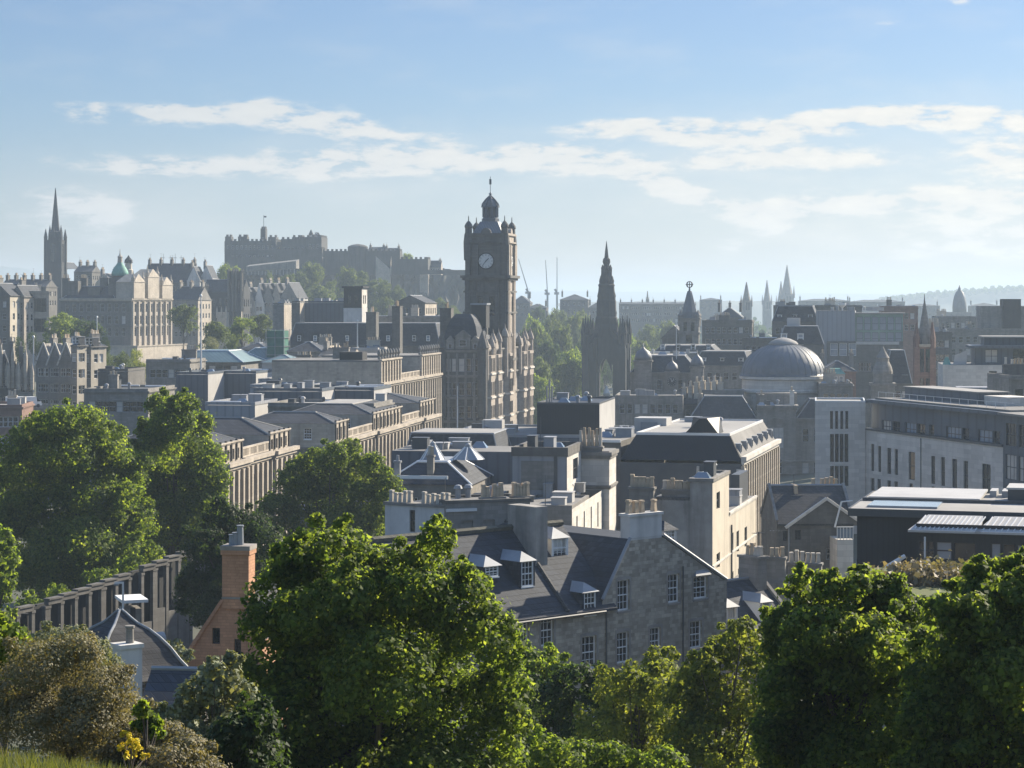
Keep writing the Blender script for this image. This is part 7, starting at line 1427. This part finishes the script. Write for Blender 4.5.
for i, (a, c, D, t, r, rf, rm_, m_, lab) in enumerate(((287, 322, 530, 352, 342, 'hip', 'slate', 'stone_grey', 'slate hipped roof with pale hips below the white tower'), (318, 352, 520, 357, 349, 'x', 'slate', 'stone_tan', 'slate gabled roof with lit end wall behind the palace stack'), (262, 296, 500, 363, 355, 'hip', 'teal_roof', 'panel_white', 'teal hipped roof with white gutters beside the green scaffold'), (283, 318, 480, 368, 362, 'flat', 'felt_light', 'stone_grey', 'pale flat roof with vents in front of the teal hipped roof'), (352, 378, 540, 350, 346, 'flat', 'felt_light', 'panel_white', 'white walled flat roofed block behind the urn topped pavilion'), (240, 268, 560, 350, 343, 'hip', 'slate', 'stone_dark', 'dark slate hipped roof left of the green scaffold'), (300, 330, 560, 348, 343, 'flat', 'felt', 'stone_tan', 'tan stone block with cluttered roof below the long slate roof'))):
    mk('roof_block', lab, O, a, c, D, t, m_, -10, 10, base=58, rows=1, nwin=4, roof=rf, ridge=r, cl=7, seed=150 + i, roofm=rm_, chim=1 if rf == 'x' else 0)
def roof_dormers():
    D = 590; b = [o for o in bpy.data.objects if o.get('label', '').startswith('long dark slate hotel roof')][0]; a = b.rotation_euler.z; r = b.matrix_basis
    for k, px in enumerate((299, 315, 326, 347, 372, 388, 414, 428)):
        kx = (px - CX) / F; ca, sa = math.cos(a), math.sin(a); x = (kx * b.location.y - b.location.x) / (ca - kx * sa); z = CH - (341.5 - HY) / F * (b.location.y + x * sa) - b.location.z
        q = MB(); q.box(x - .75, x + .75, .2, 2.2, z - .6, z + 1.9); q.box(x - .85, x + .85, .1, 2.3, z + 1.904, z + 2.05); o = q.build('dormer', 'slate', b); link('window', win_meshes(1.0, 1.5, 'light_sky' if k % 2 else 'light', .1)[0], o, (x - .5, .08, z + .1))
roof_dormers()
for i, (a, c, D, t, lab) in enumerate(((366, 376, 560, 312, 'slim dark stack with lit side, first of the stacks before the clock tower'), (392, 400, 545, 306, 'tall dark stack close to the clock tower'), (440, 451, 500, 308, 'tall stack with bright lit side beside the hotel roof'))):
    b = Bld('chimney_stack', lab, 'chimney', a, D, -10, base=60); xe = b.fx(c); z1 = b.zz(t, 0); b.chimney(xe / 2, 1.5, 0, z1, xe, 3, 5, 'stone_dark', 1.2, 'pot', 'square')
for i, (px, D, t0, t1, lab) in enumerate(((201, 470, 297, 347, 'tall white pole beside the twin towers'), (97, 600, 318, 346, 'thin pole in front of the ornate bank wall'), (357.5, 560, 322, 347, 'white pole on the long hotel roof, under the white tower'), (400.5, 560, 320, 347, 'white pole on the long hotel roof, nearer the clock tower'), (33.5, 500, 338, 366, 'slim white pole above the spiky gables'))):
    z0 = wz(t1, D) - 6; t = thing('lamp_pole', lab, 'pole', (wx(px, D), D, z0), 0, 'white poles'); h = wz(t0, D) - z0; MB().tube((0, 0, 0), (0, 0, h), .22, .12, 8).build('shaft', 'metal_white', t); MB().lathe(0, 0, [(.25, h), (.3, h + .3), (.1, h + .6)], 8).build('head', 'metal_white', t)
# ================================================================== FOREGROUND LEFT
def screen_wall():
    """roofless stone burial enclosures: square piers carrying a lintel, deep dark bays between"""
    xa, ya = wx(-14, 164), 164.0; xb, yb = wx(190, 190), 190.0; L = math.hypot(xb - xa, yb - ya); ang = math.degrees(math.atan2(yb - ya, xb - xa))
    b = Bld('burial_wall', 'weathered stone screen of square piers and dark bays under the big trees', 'wall', 0, 0, ang, base=62, xy=(xa, ya))
    row = lambda u, t: CH - (np.interp(u / L, [0, .25, .5, .75, 1], t) - HY) / F * b.world(u, 0)[1] - 62
    zt = lambda u: row(u, [617, 601, 584, 566, 549]); zf = lambda u: row(u, [668, 654, 640, 626, 604])
    n = 15
    for i in range(n + 1):
        u = L * i / n; h = zt(u); w = .2 if i % 4 else .34; q = MB(); q.box(u - w, u + w, -.15, .15, 0, h - .5); q.box(u - w - .05, u + w + .05, -.2, .2, h - .68, h - .47); q.build('pier', 'stone_dark', b.root)
    for i in range(n):
        if i % 7 == 3: continue
        u0, u1 = L * i / n, L * (i + 1) / n; h0 = (zt(u0) + zt(u1)) / 2; q = MB(); q.box(u0, u1 - .02, -.2, .22, h0 - .46, h0 - .1); q.box(u0, u1 - .02, -.3, .3, h0 - .098, h0 + .04); q.build('lintel', 'stone_dark', b.root)
        k = (zf(u0) + zf(u1)) / 2; q = MB(); q.box(u0 + .27, u1 - .27, -.1, .15, 0, k + (.2 if i % 3 else .9)); q.build('plinth', 'stone_dark', b.root)
    q = MB()
    for i in range(n):
        u0, u1 = L * i / n, L * (i + 1) / n; h0 = (zt(u0) + zt(u1)) / 2; q.box(u0, u1 - .01, .9, 1.3, 0, h0 - .5)
        if i % 3 == 0: q.box(u0 - .15, u0 + .15, .3, .89, 0, h0 - .8)
    q.build('back_wall', 'stone_soot', b.root)  # near-black colour paints the shade inside the bays
screen_wall()
def ogee_tower():
    D = 104; x = wx(109, D); b = Bld('gate_lodge', 'square lodge with curved bell shaped slate roof and white chimney, near the grassy slope', 'lodge', 0, 0, 36, base=68, xy=(x, D + 3)); s = D / F
    ZZ = lambda py: CH - (py - HY) / F * (D + 2) - 68; sx = lambda px: (px - 118) / F * (D + 2)
    px_ = [(72, 681), (73, 677), (65, 672), (56, 662), (47, 650), (37, 640), (27, 632), (16, 626), (9, 620), (5, 616), (1.2, 613)]
    prof = [(p * F ** -1 * (D + 2) * .78, ZZ(q_)) for p, q_ in px_]; r = prof[1][0]
    b.mb('wall', 'stone_grey', lambda q: q.box(-r + .4, r - .4, -r + .4, r - .4, 0, ZZ(683)))
    def roof(q):
        for (r0, z0), (r1, z1) in zip(prof, prof[1:]): q.frus([(-r0, -r0), (r0, -r0), (r0, r0), (-r0, r0)], z0, [(-r1, -r1), (r1, -r1), (r1, r1), (-r1, r1)], z1, False, False)
    ro = b.mb('roof', 'slate_brown', roof); q = MB()
    for a in ((-1, -1), (1, -1), (1, 1), (-1, 1)): q.path([(a[0] * p[0] * 1.01, a[1] * p[0] * 1.01, p[1] + .03) for p in prof], .085, .06, 6)
    q.build('ridge_flashing', 'lead', ro); b.rim(-r, r, -r, r, ZZ(686), ZZ(683.6), 'paint_dark', .1, 'gutter', .1)
    yw = D + .4; dx, dy = wx(127, yw) - b.X0, yw - b.Y0; cx_, cy_ = dx * b.c + dy * b.s, -dx * b.s + dy * b.c
    q = MB(); q.frus([(cx_ - .55, cy_ - .5), (cx_ + .55, cy_ - .5), (cx_ + .55, cy_ + .5), (cx_ - .55, cy_ + .5)], 0, [(cx_ - .55, cy_ - .5), (cx_ + .55, cy_ - .5), (cx_ + .55, cy_ + .5), (cx_ - .55, cy_ + .5)], ZZ(642)); q.box(cx_ - .62, cx_ + .62, cy_ - .57, cy_ + .57, ZZ(642), ZZ(638)); ch = q.build('chimney', 'render_white', b.root)
    q = MB(); q.lathe(cx_ + .15, cy_, [(.2, ZZ(638)), (.18, ZZ(624)), (.24, ZZ(623)), (.24, ZZ(621))], 10); q.build('chimney_pot', 'stone_grey', ch)
    b.mb('dormer', 'lead', lambda q: (q.box(r * .55, r * .55 + .8, -.35, .35, ZZ(656), ZZ(646)), q.tube((r * .55, 0, ZZ(646)), (r * .55 + .8, 0, ZZ(646)), .35, n=14)))
ogee_tower()
def canopy():
    D = 158; t = thing('porch_canopy', 'small white flat canopy on a stone hut beside the bell roofed lodge', 'canopy', (wx(124, D), D, 70), R(20)); t.scale = (.75, .75, 1); z = wz(601, D) - 70; MB().box(0, 1.7, 0, 2.6, 0, z - .6).build('hut_wall', 'stone_grey', t); MB().box(-.3, 2.2, -.8, 3.4, z - .1, z + .12).build('roof', 'paint_white', t); MB().box(.6, 1.1, -.03, .0, z - 2.2, z - .5).build('door', 'paint_dark', t); MB().box(1.72, 1.75, .4, 1.6, z - 1.6, z - .7).build('window', 'glass_sky', t)
    t = thing('lamp_post', 'white right angled lamp post in front of the flat canopy', 'lamp post', (wx(123, D - 4), D - 4, 70), 0); h = wz(583, D - 4) - 70; MB().tube((0, 0, 0), (0, 0, h), .09, .07, 8).build('post', 'metal_white', t); MB().box(-.6, .05, -.06, .06, h - .05, h + .08).build('arm', 'metal_white', t); MB().box(-.65, -.3, -.1, .1, h - .16, h - .052).build('lamp_head', 'metal_grey', t)
canopy()
def brick_gable():
    D = 112; b = Bld('brick_house', 'red brick gable house with one tall brick chimney and grey pot', 'house', 187, D, -9, base=70); xe = b.fx(262); ZZ = lambda py, x=0: b.zz(py, x, 0); x0 = b.fx(222.5); x1 = b.fx(251); za = ZZ(600)
    f = b.face((0, 0), (xe, 0), 0, za, clips=[(0, ZZ(656), x0, za), (x1, za, xe, ZZ(640))]); f.win(212, 220, 628, 644, 'dark'); f.win(234, 241, 639, 660, 'dark'); f.win(233.5, 238, 640, 655, 'dark') if False else None
    b.walls([f], 'brick_red'); d = 8; b.mb('roof', 'slate_brown', lambda q: (q.quad((0, .02, ZZ(656)), (x0, .02, za), (x0, d, za), (0, d, ZZ(656))), q.quad((x0, .02, za), (x1, .02, za), (x1, d, za), (x0, d, za)), q.quad((x1, .02, za), (xe, .02, ZZ(640)), (xe, d, ZZ(640)), (x1, d, za))))
    b.walls([b.face((xe, 0), (xe, d), 0, ZZ(640)), b.face((0, d), (0, 0), 0, ZZ(656)), b.face((xe, d), (0, d), 0, ZZ(656))], 'brick_red', 'side_wall'); b.mb('skew_coping', 'brick_red', lambda q: q.path([(-.05, -.03, ZZ(655.5)), (x0, -.03, za + .03)], .12, .12, 4))
    q = MB(); q.box(x0, x1 - .1, -.08, 1.1, za - .4, ZZ(549)); q.box(x0 - .06, x1 - .04, -.14, 1.16, ZZ(549) - .25, ZZ(549) - .02); ch = q.build('chimney', 'brick_red', b.root); q = MB(); q.box(x0 - .08, x1 - .02, -.16, 1.18, ZZ(549) - .018, ZZ(545)); q.build('coping', 'dressed', ch); q = MB(); q.box(x0 - .02, x1 - .08, -.1, 1.12, ZZ(598), ZZ(596)); q.build('band', 'dressed', ch)
    z = ZZ(545); 
    for px, h in ((233, 12), (237.5, 19), (229.5, 10)): x = b.fx(px); MB().lathe(x, .5, [(.19, z), (.17, z + h * .04), (.16, z + h * .048), (.2, z + h * .05), (.2, z + h * .053)], 10).build('chimney_pot', 'lead', ch)
    MB().box(xe - 1.2, xe + .1, .3, 2.2, ZZ(612), ZZ(604)).build('dormer', 'slate', b.root)
brick_gable()
def dark_shed():
    D = 100; b = Bld('shed', 'low dark slate roofed shed half hidden by scrub below the brick gable', 'shed', 140, D, -6, base=72); xe = b.fx(195); z = b.zz(686, 0); fs = b.rect(0, xe, 0, 4, 0, z - 1); b.walls(fs, 'stone_dark'); b.gable(0, xe, 0, 4, z - 1, z + .3, 'slate', 'x', .2, 'stone_dark')
dark_shed()

# ================================================================== TREES AND SCRUB NEAR US
def near_tree(label, D, base_px, spec, n, leaf, m, seed, r0=.3, group=None, clumps=22, spread=.32, inner=.15, name='tree', cat='tree', depth=.5, flat=.9, zroot=None):
    """lobes of the crown given where they show: (column, row, radius in pixels[, metres nearer or farther])"""
    x0 = wx(base_px, D); z0 = Gf(x0, D) - .3 if zroot is None else zroot; q = random.Random(seed); L = []
    for sp in spec:
        px, py, r = sp[:3]; dy = sp[3] if len(sp) > 3 else q.uniform(-depth, depth) * 2; y = D + dy; L.append((wx(px, y) - x0, dy, wz(py, y) - z0, r / F * y * .95))
    for l in list(L):                                           # leading shoots that break the outline
        for k in range(2):
            a, e, s = q.uniform(0, 6.28), q.uniform(.15, 1.4), q.uniform(.2, .34); d = l[3] * q.uniform(.95, 1.2)
            L.append((l[0] + d * math.cos(a) * math.cos(e), l[1] + d * math.sin(a) * math.cos(e), l[2] + d * math.sin(e), l[3] * s))
    return tree_from(name, label, cat, (x0, D, z0), L, n, leaf, m, seed, r0, group, clumps, spread, inner, 0.0, flat)
near_tree('large dark sycamore maple filling the lower middle, its edge leaves glowing in the sun', 50, 375, [
    (318, 555, 30), (290, 590, 38), (345, 548, 26), (300, 575, 30), (385, 578, 36), (430, 560, 24), (436, 540, 20), (330, 640, 60), (285, 660, 45), (400, 640, 62), (455, 610, 40), (470, 585, 20), (480, 640, 42), (500, 690, 34), (350, 720, 70), (280, 730, 50), (430, 720, 66), (490, 750, 40), (262, 690, 36), (330, 800, 80), (420, 810, 80), (270, 800, 60), (490, 820, 50), (250, 770, 34),
    (290, 555, 20), (365, 565, 24), (345, 600, 40, -1.6), (420, 600, 36, -1.2), (380, 680, 60, -2.2), (300, 620, 40, -1.4), (265, 620, 26), (512, 720, 24), (505, 660, 22), (375, 620, 50, 2.0), (430, 680, 50, 2.0), (320, 690, 55, 2.0), (455, 575, 18), (440, 528, 11)], 110000, .125, 'leaf_maple', 11, .32, 'broadleaf trees close by', 20, .34, .2)
near_tree('spreading maple at the lower right with knobbly sunlit tops, nearer the house dormers', 46, 840, [
    (799, 577, 13), (800, 600, 20), (785, 625, 24), (830, 592, 20), (855, 590, 18), (862, 575, 13), (826, 580, 12), (840, 610, 34), (890, 615, 34), (880, 590, 20), (897, 600, 24), (800, 660, 42), (850, 660, 50), (900, 660, 42), (780, 690, 30), (820, 720, 60), (890, 720, 56), (790, 760, 50), (850, 790, 70), (900, 800, 60), (770, 740, 26), (770, 800, 40), (845, 640, 40, 1.6), (870, 690, 50, 1.6), (815, 640, 36, -1.4), (880, 650, 40, -1.6), (912, 630, 22)], 80000, .115, 'leaf_maple', 12, .28, 'broadleaf trees close by', 20, .34, .2)
near_tree('leafy maple at the right edge reaching above the terrace, in front of the hall', 42, 980, [
    (975, 574, 16), (1000, 572, 18), (1020, 568, 16), (958, 590, 14), (940, 610, 20), (985, 600, 30), (1015, 600, 30), (960, 640, 36), (930, 650, 26), (1005, 650, 46), (950, 700, 48), (1010, 720, 56), (930, 720, 30), (960, 770, 56), (1020, 790, 60), (925, 780, 36), (1050, 620, 40), (1050, 700, 50), (1060, 780, 60), (980, 660, 44, 1.6), (990, 740, 50, 1.6), (970, 620, 30, -1.3), (1010, 680, 40, -1.6)], 65000, .115, 'leaf_maple', 13, .25, 'broadleaf trees close by', 20, .34, .2)
near_tree('yellow green feathery tree in front of the stone house, at its far end', 66, 725, [
    (742, 632, 16), (720, 650, 20), (752, 650, 22), (735, 670, 30), (700, 668, 20), (765, 680, 24), (690, 690, 26), (722, 705, 34), (755, 715, 30), (680, 720, 30), (705, 740, 36), (745, 760, 40), (690, 780, 40), (670, 655, 10), (660, 672, 12)], 15000, .15, 'leaf_yellow', 14, .16, 'bushes below the stone house', 22, .34, .1)
near_tree('olive green bush with tiny leaves directly below the stone house', 72, 640, [
    (655, 680, 26), (630, 690, 26), (610, 692, 22), (665, 705, 34), (635, 720, 36), (600, 735, 30), (650, 750, 44), (610, 770, 40), (585, 760, 26), (690, 745, 30), (640, 685, 14)], 16000, .14, 'leaf_yellow', 15, .16, 'bushes below the stone house', 22, .34, .12)
near_tree('low dark leaved bush between the big maple and the olive bush', 78, 560, [
    (575, 690, 28), (600, 690, 22), (550, 705, 30), (580, 725, 36), (545, 745, 36), (590, 765, 40), (540, 780, 40), (620, 690, 16)], 13000, .15, 'leaf_dark', 16, .16, 'bushes below the stone house', 20, .34, .14)
near_tree('bright mid green bush peeping out right beside the big maple', 84, 528, [
    (530, 672, 24), (545, 668, 20), (520, 655, 16), (560, 680, 20), (535, 705, 32), (515, 700, 28)], 8000, .16, 'leaf_lime', 17, .15, 'bushes below the stone house', 20, .34, .12)
near_tree('low bright edged bush along the bottom of the view', 60, 560, [(545, 752, 22), (580, 758, 22), (610, 762, 22), (560, 785, 40), (610, 795, 40), (660, 775, 30), (520, 775, 26)], 9000, .13, 'leaf_lime', 18, .12, 'bushes below the stone house', 20, .34, .14)
# big trees on the left, beyond the burial wall
near_tree('huge broad lime tree at the left with billowing sunlit clumps', 196, 80, [
    (60, 425, 22), (85, 428, 24), (40, 440, 26), (105, 450, 26), (70, 460, 34), (120, 480, 24), (30, 475, 34), (90, 500, 40), (50, 520, 44), (20, 520, 30), (75, 550, 42), (40, 565, 40), (110, 525, 28), (95, 570, 34), (12, 570, 30), (10, 450, 20), (128, 500, 20), (60, 590, 30), (115, 555, 24), (-15, 500, 40), (134, 472, 22), (138, 525, 24), (128, 560, 24), (100, 585, 18, -14), (60, 600, 16, -18), (128, 572, 16, -10), (30, 610, 16, -20), (150, 556, 14, -6), (85, 420, 14)], 110000, .27, 'leaf_lime', 21, .55, 'tall trees by the burial wall', 18, .36, .2, depth=1.6)
near_tree('tall lime tree right of the huge one, crown rising to a narrow top', 206, 170, [
    (160, 408, 16), (185, 405, 14), (172, 425, 24), (195, 425, 18), (150, 430, 14), (165, 455, 30), (195, 460, 28), (205, 480, 24), (170, 490, 34), (200, 505, 26), (150, 500, 24), (175, 525, 34), (210, 520, 20), (145, 535, 26), (200, 545, 24), (165, 555, 26), (215, 495, 14)], 80000, .27, 'leaf_lime', 22, .5, 'tall trees by the burial wall', 18, .36, .2, depth=1.5)
near_tree('lime tree cut off by the left edge, low beside the burial wall', 150, 0, [(-5, 540, 18), (2, 560, 18), (-8, 580, 24), (6, 585, 12), (-10, 620, 24), (-25, 560, 30), (-30, 600, 40)], 8000, .33, 'leaf_lime', 23, .35, 'tall trees by the burial wall', 22, .24, .2)
near_tree('dark ivy hung tree standing behind the red brick chimney', 158, 225, [
    (225, 525, 24), (250, 530, 22), (205, 545, 22), (235, 555, 30), (265, 545, 22), (210, 575, 28), (245, 590, 34), (200, 600, 24), (220, 615, 28), (270, 580, 28), (190, 585, 16), (255, 620, 30)], 50000, .2, 'leaf_dark', 24, .35, 'tall trees by the burial wall', 20, .34, .2, depth=1.2)
near_tree('broad round tree standing before the street terrace, between chimney and house', 205, 330, [
    (330, 458, 18), (350, 452, 14), (310, 470, 20), (370, 468, 18), (345, 480, 28), (295, 490, 24), (385, 490, 20), (320, 505, 32), (360, 510, 32), (280, 515, 22), (395, 500, 12), (300, 530, 28), (345, 540, 34), (385, 525, 24), (270, 505, 12), (320, 560, 30), (370, 555, 28)], 70000, .25, 'leaf_maple', 25, .45, 'tall trees by the burial wall', 18, .36, .2, depth=1.4)
near_tree('small leafy sapling sprouting near the brick house wall', 108, 175, [(172, 652, 12), (180, 660, 12), (166, 664, 10), (176, 672, 14)], 1500, .2, 'leaf_sage', 26, .06, clumps=14, name='sapling')
# scrub on the slope
near_tree('dry brownish gorse bush covering the slope at the lower left', 33, 70, [
    (40, 668, 34), (75, 660, 30), (25, 690, 34), (60, 700, 44), (100, 690, 34), (90, 720, 40), (40, 730, 40), (125, 715, 26), (110, 740, 34), (75, 745, 34), (10, 720, 34), (140, 740, 24)], 52000, .042, 'leaf_olive', 31, .05, 'scrub on the slope', 26, .36, .25, name='gorse_bush', cat='bush')
near_tree('bright green bush at the left edge beside the dry gorse', 36, 5, [(6, 640, 20), (0, 660, 24), (14, 668, 18), (-10, 690, 30), (8, 690, 16)], 4500, .11, 'leaf_lime', 32, .05, 'scrub on the slope', 20, .36, .15, name='bush', cat='bush')
near_tree('grey twiggy bush behind the dry gorse', 40, 60, [(50, 645, 20), (75, 640, 16), (30, 652, 18), (90, 655, 20), (65, 665, 26), (105, 670, 18)], 12000, .055, 'leaf_sage', 33, .05, 'scrub on the slope', 24, .36, .15, name='bush', cat='bush')
near_tree('sage coloured shrub with pale leaf tufts below the brick gable', 44, 215, [(205, 690, 22), (225, 680, 18), (240, 695, 18), (190, 705, 20), (215, 720, 28), (235, 735, 26), (185, 735, 24), (205, 760, 34), (240, 770, 30), (215, 670, 12), (232, 662, 10), (165, 715, 12)], 12000, .11, 'leaf_sage', 34, .05, 'scrub on the slope', 24, .36, .15, name='shrub', cat='shrub')
near_tree('dark low bush at the foot of the big maple, shaded', 40, 250, [(235, 740, 26), (255, 720, 24), (250, 770, 40), (215, 775, 30), (190, 770, 26)], 7000, .11, 'leaf_dark', 35, .05, 'scrub on the slope', 20, .36, .2, name='bush', cat='bush')
near_tree('small bright green shrub above the yellow gorse flowers', 31, 145, [(142, 712, 9), (150, 722, 10), (140, 728, 9), (156, 732, 9)], 700, .11, 'leaf_lime', 36, .03, 'scrub on the slope', 14, .36, .1, name='shrub', cat='shrub')
near_tree('gorse clump in yellow flower among the dry scrub', 30, 130, [(126, 736, 6), (133, 745, 8), (138, 752, 7), (121, 748, 5), (145, 757, 5), (128, 757, 5)], 420, .05, 'petal', 37, .03, 'scrub on the slope', 14, .36, .1, name='gorse_bush', cat='bush')
near_tree('tangled olive shrub between the yellow gorse and the sage shrub', 32, 170, [(165, 740, 22), (185, 755, 24), (150, 760, 22), (175, 775, 34), (140, 775, 26), (200, 780, 30), (112, 770, 20)], 16000, .05, 'leaf_olive', 38, .04, 'scrub on the slope', 22, .36, .2, name='shrub', cat='shrub')
def grass():
    rng = np.random.default_rng(9); n = 26000; y = rng.uniform(20, 33, n); x = rng.uniform(-8.0, -1.0, n); z = G(x, y); P = np.stack([x, y, z + .06], 1); N_ = np.stack([rng.normal(size=n), rng.normal(size=n), rng.normal(size=n) * .1], 1); N_ /= np.linalg.norm(N_, axis=1, keepdims=True)
    t = np.stack([rng.normal(size=n) * .25, rng.normal(size=n) * .25, np.ones(n)], 1); s = np.cross(N_, t); s /= np.linalg.norm(s, axis=1, keepdims=True); h = rng.uniform(.10, .34, n)[:, None]; w = rng.uniform(.006, .014, n)[:, None]
    V = np.empty((n, 3, 3)); B0 = np.stack([x, y, z - .03], 1); V[:, 0] = B0 - s * w; V[:, 1] = B0 + s * w; V[:, 2] = B0 + t * h
    me = bpy.data.meshes.new('grass'); me.vertices.add(n * 3); me.vertices.foreach_set('co', V.reshape(-1).astype(np.float32)); me.loops.add(n * 3); me.loops.foreach_set('vertex_index', np.arange(n * 3, dtype=np.int32)); me.polygons.add(n); me.polygons.foreach_set('loop_start', np.arange(0, n * 3, 3, dtype=np.int32)); me.materials.append(MATS['grass_blade']); me.update(calc_edges=True)
    tag(link('grass', me), 'long green grass on the slope at the bottom corner', 'grass', None, 'stuff')
grass()

# ================================================================== TREES FARTHER OFF
ts = [ # column, distance, top row, width px, kind, material, label
 (62, 640, 311, 44, 'round', 'leaf_maple', 'broad dark tree in front of the ornate bank, nearer the palazzo block'), (88, 630, 318, 44, 'round', 'leaf_dark', 'dark rounded tree in front of the ornate bank wall'), (40, 600, 330, 26, 'bush', 'leaf_dark', 'low dark tree below the palazzo block'), (20, 590, 336, 22, 'bush', 'leaf_dark', 'low shrubby tree at the left edge above the spiky gables'),
 (184, 700, 303, 32, 'round', 'leaf_far', 'pale green tree standing before the lit bank end'), (118, 520, 346, 34, 'bush', 'leaf_far', 'light green bushy tree between the cream terrace and the bank steps'), (137, 560, 347, 34, 'bush', 'leaf_yellow', 'yellow green bushy tree under the bank steps'), (105, 540, 336, 16, 'bush', 'leaf_dark', 'dark clump beside the tall end chimney'),
 (214, 640, 320, 34, 'round', 'leaf_far', 'tree in front of the twin towered college'), (243, 660, 316, 30, 'round', 'leaf_maple', 'dark green tree before the college porch'), (262, 680, 313, 30, 'round', 'leaf_far', 'tree below the gabled hillside houses'), (232, 600, 334, 20, 'bush', 'leaf_far', 'bushy tree at the foot of the college'), (212, 580, 334, 24, 'bush', 'leaf_sage', 'pale bushy tree at the foot of the white pole'),
 (316, 1090, 260, 34, 'round', 'leaf_far', 'tall pale tree below the castle keep'), (300, 1080, 270, 30, 'round', 'leaf_far', 'pale tree right behind the grandstand end'), (334, 1060, 278, 26, 'round', 'leaf_far', 'rounded tree on the castle slope, left of the white tower'), (320, 1040, 284, 36, 'round', 'leaf_far', 'lower tree on the castle slope'), (350, 1100, 265, 30, 'round', 'leaf_far', 'tree on the castle slope above the white tower'), (366, 1090, 272, 24, 'tall', 'leaf_far', 'upright tree on the castle slope right of the white tower'), (380, 1080, 276, 26, 'round', 'leaf_far', 'tree on the castle slope further right of the white tower'), (398, 1080, 284, 20, 'round', 'leaf_far', 'small tree under the outer castle wall'), (288, 1050, 272, 24, 'round', 'leaf_far', 'tree between the hillside houses and grandstand'), (345, 1010, 290, 28, 'round', 'leaf_far', 'tree directly behind the white tower'), (272, 1100, 270, 24, 'bush', 'leaf_far', 'bushy tree under the grandstand'), (385, 1020, 296, 24, 'round', 'leaf_far', 'lowest tree on the castle slope by the gabled roof'), (222, 1010, 262, 24, 'round', 'leaf_maple', 'dark tree at the foot of the castle rock, beside the white gables'), (236, 1040, 264, 22, 'round', 'leaf_maple', 'dark tree behind the twin towers'), (440, 1050, 296, 22, 'round', 'leaf_far', 'pale tree close to the stack beside the clock tower'), (455, 1080, 303, 20, 'bush', 'leaf_far', 'low tree tucked against the clock tower'),
 (409, 1262, 252, 17, 'round', 'leaf_maple', 'single dome shaped tree on the castle wall top'), (404, 1264, 256, 10, 'round', 'leaf_maple', 'smaller tree beside the dome shaped one on the castle wall')]
for i, (px, D, top, w, kd, m, lab) in enumerate(ts): far_tree(lab, px, D, top, w, kd, i % 4, m, 'trees of the old town and castle', base=(wz(285, D) if D > 1200 else (wz(330, D) if D > 1000 else None)))
q = random.Random(4)
gs = [(535, 880, 318, 34), (560, 900, 322, 36), (548, 820, 338, 36), (575, 840, 345, 40), (540, 780, 355, 34), (562, 760, 358, 44), (590, 860, 335, 34), (530, 960, 312, 28), (552, 1000, 310, 30), (572, 1040, 311, 30), (592, 1000, 318, 28), (545, 900, 330, 30), (640, 930, 338, 34), (655, 900, 348, 34), (668, 960, 336, 30), (630, 1000, 330, 34), (648, 1080, 322, 34), (672, 1060, 318, 34), (690, 1000, 330, 30), (634, 860, 352, 30), (615, 1100, 318, 30), (524, 860, 335, 26), (605, 980, 332, 30), (536, 720, 372, 34), (582, 1150, 308, 30), (560, 1180, 306, 26), (538, 1150, 304, 26)]
for i, (px, D, top, w) in enumerate(gs):
    where = 'left of' if px < 585 else ('behind' if px < 630 else 'right of')
    far_tree({'left of': 'garden tree massed between the clock tower hotel and the gothic monument', 'behind': 'garden tree massed directly behind the gothic monument', 'right of': 'garden tree massed between the gothic monument and the globe topped tower'}[where], px, D, top, w, 'round', i % 4, ['leaf_far', 'leaf_far', 'leaf_dark', 'leaf_lime'][i % 4], 'trees in the gardens around the gothic monument', base=54)
# wooded crest and woods on the plain: a mass nobody could count
def wood(name, n, f, size, m, seed, label):
    rng = np.random.default_rng(seed); P = f(rng, n); link_ = link(name, leaves(P, rng.normal(size=(n, 3)) + np.array([0, -.2, .6]), size, rng, m, name)); tag(link_, label, 'wood', None, 'stuff')
def crest(rng, n):
    px = rng.uniform(880, 1130, n); py = np.interp(px, [860, 900, 960, 1010, 1060, 1130], [301, 297, 293, 289, 288, 289]); D = 5200 + rng.uniform(-120, 200, n); b = 1.2 * np.abs(np.sin(px * .35)) + .7 * np.sin(px * .9); return np.stack([(px - CX) / F * D, D, CH - (py - HY) / F * D + rng.uniform(-6, 1, n) + 4 * b * np.clip((px - 895) / 40, 0, 1)], 1)
wood('hill_wood', 9000, crest, 9.0, 'leaf_dark', 51, 'hazy wooded crest of the hill at the right horizon')
def plain(rng, n):
    px = rng.uniform(500, 1000, n); D = 1750 + rng.uniform(0, 1600, n); x = (px - CX) / F * D; return np.stack([x, D, G(x, D) + np.abs(rng.normal(size=n)) * 7 + 3 + 3 * np.sin(x * .02 + D * .011)], 1)
wood('distant_wood', 12000, plain, 8.0, 'leaf_dark', 52, 'hazy belt of far woods and roofs below the hills')
# ================================================================== AIR
def haze():
    m = bpy.data.materials.new('haze'); m.use_nodes = True; N = m.node_tree.nodes; L = m.node_tree.links
    for n in list(N):
        if n.type == 'BSDF_PRINCIPLED': N.remove(n)
    v = N.new('ShaderNodeVolumePrincipled'); v.inputs['Density'].default_value = HAZE; v.inputs['Color'].default_value = (.62, .78, .93, 1); v.inputs['Anisotropy'].default_value = .2
    v.inputs['Density Attribute'].default_value = ''; v.inputs['Temperature Attribute'].default_value = ''; v.inputs['Color Attribute'].default_value = ''
    L.new(v.outputs[0], N['Material Output'].inputs['Volume']); b = MB(); b.box(-5900, 5900, -400, 13500, 35, 205); MATS['haze'] = m
    o = b.build('haze', 'haze'); o['kind'] = 'stuff'
HAZE = 0.00019
haze()
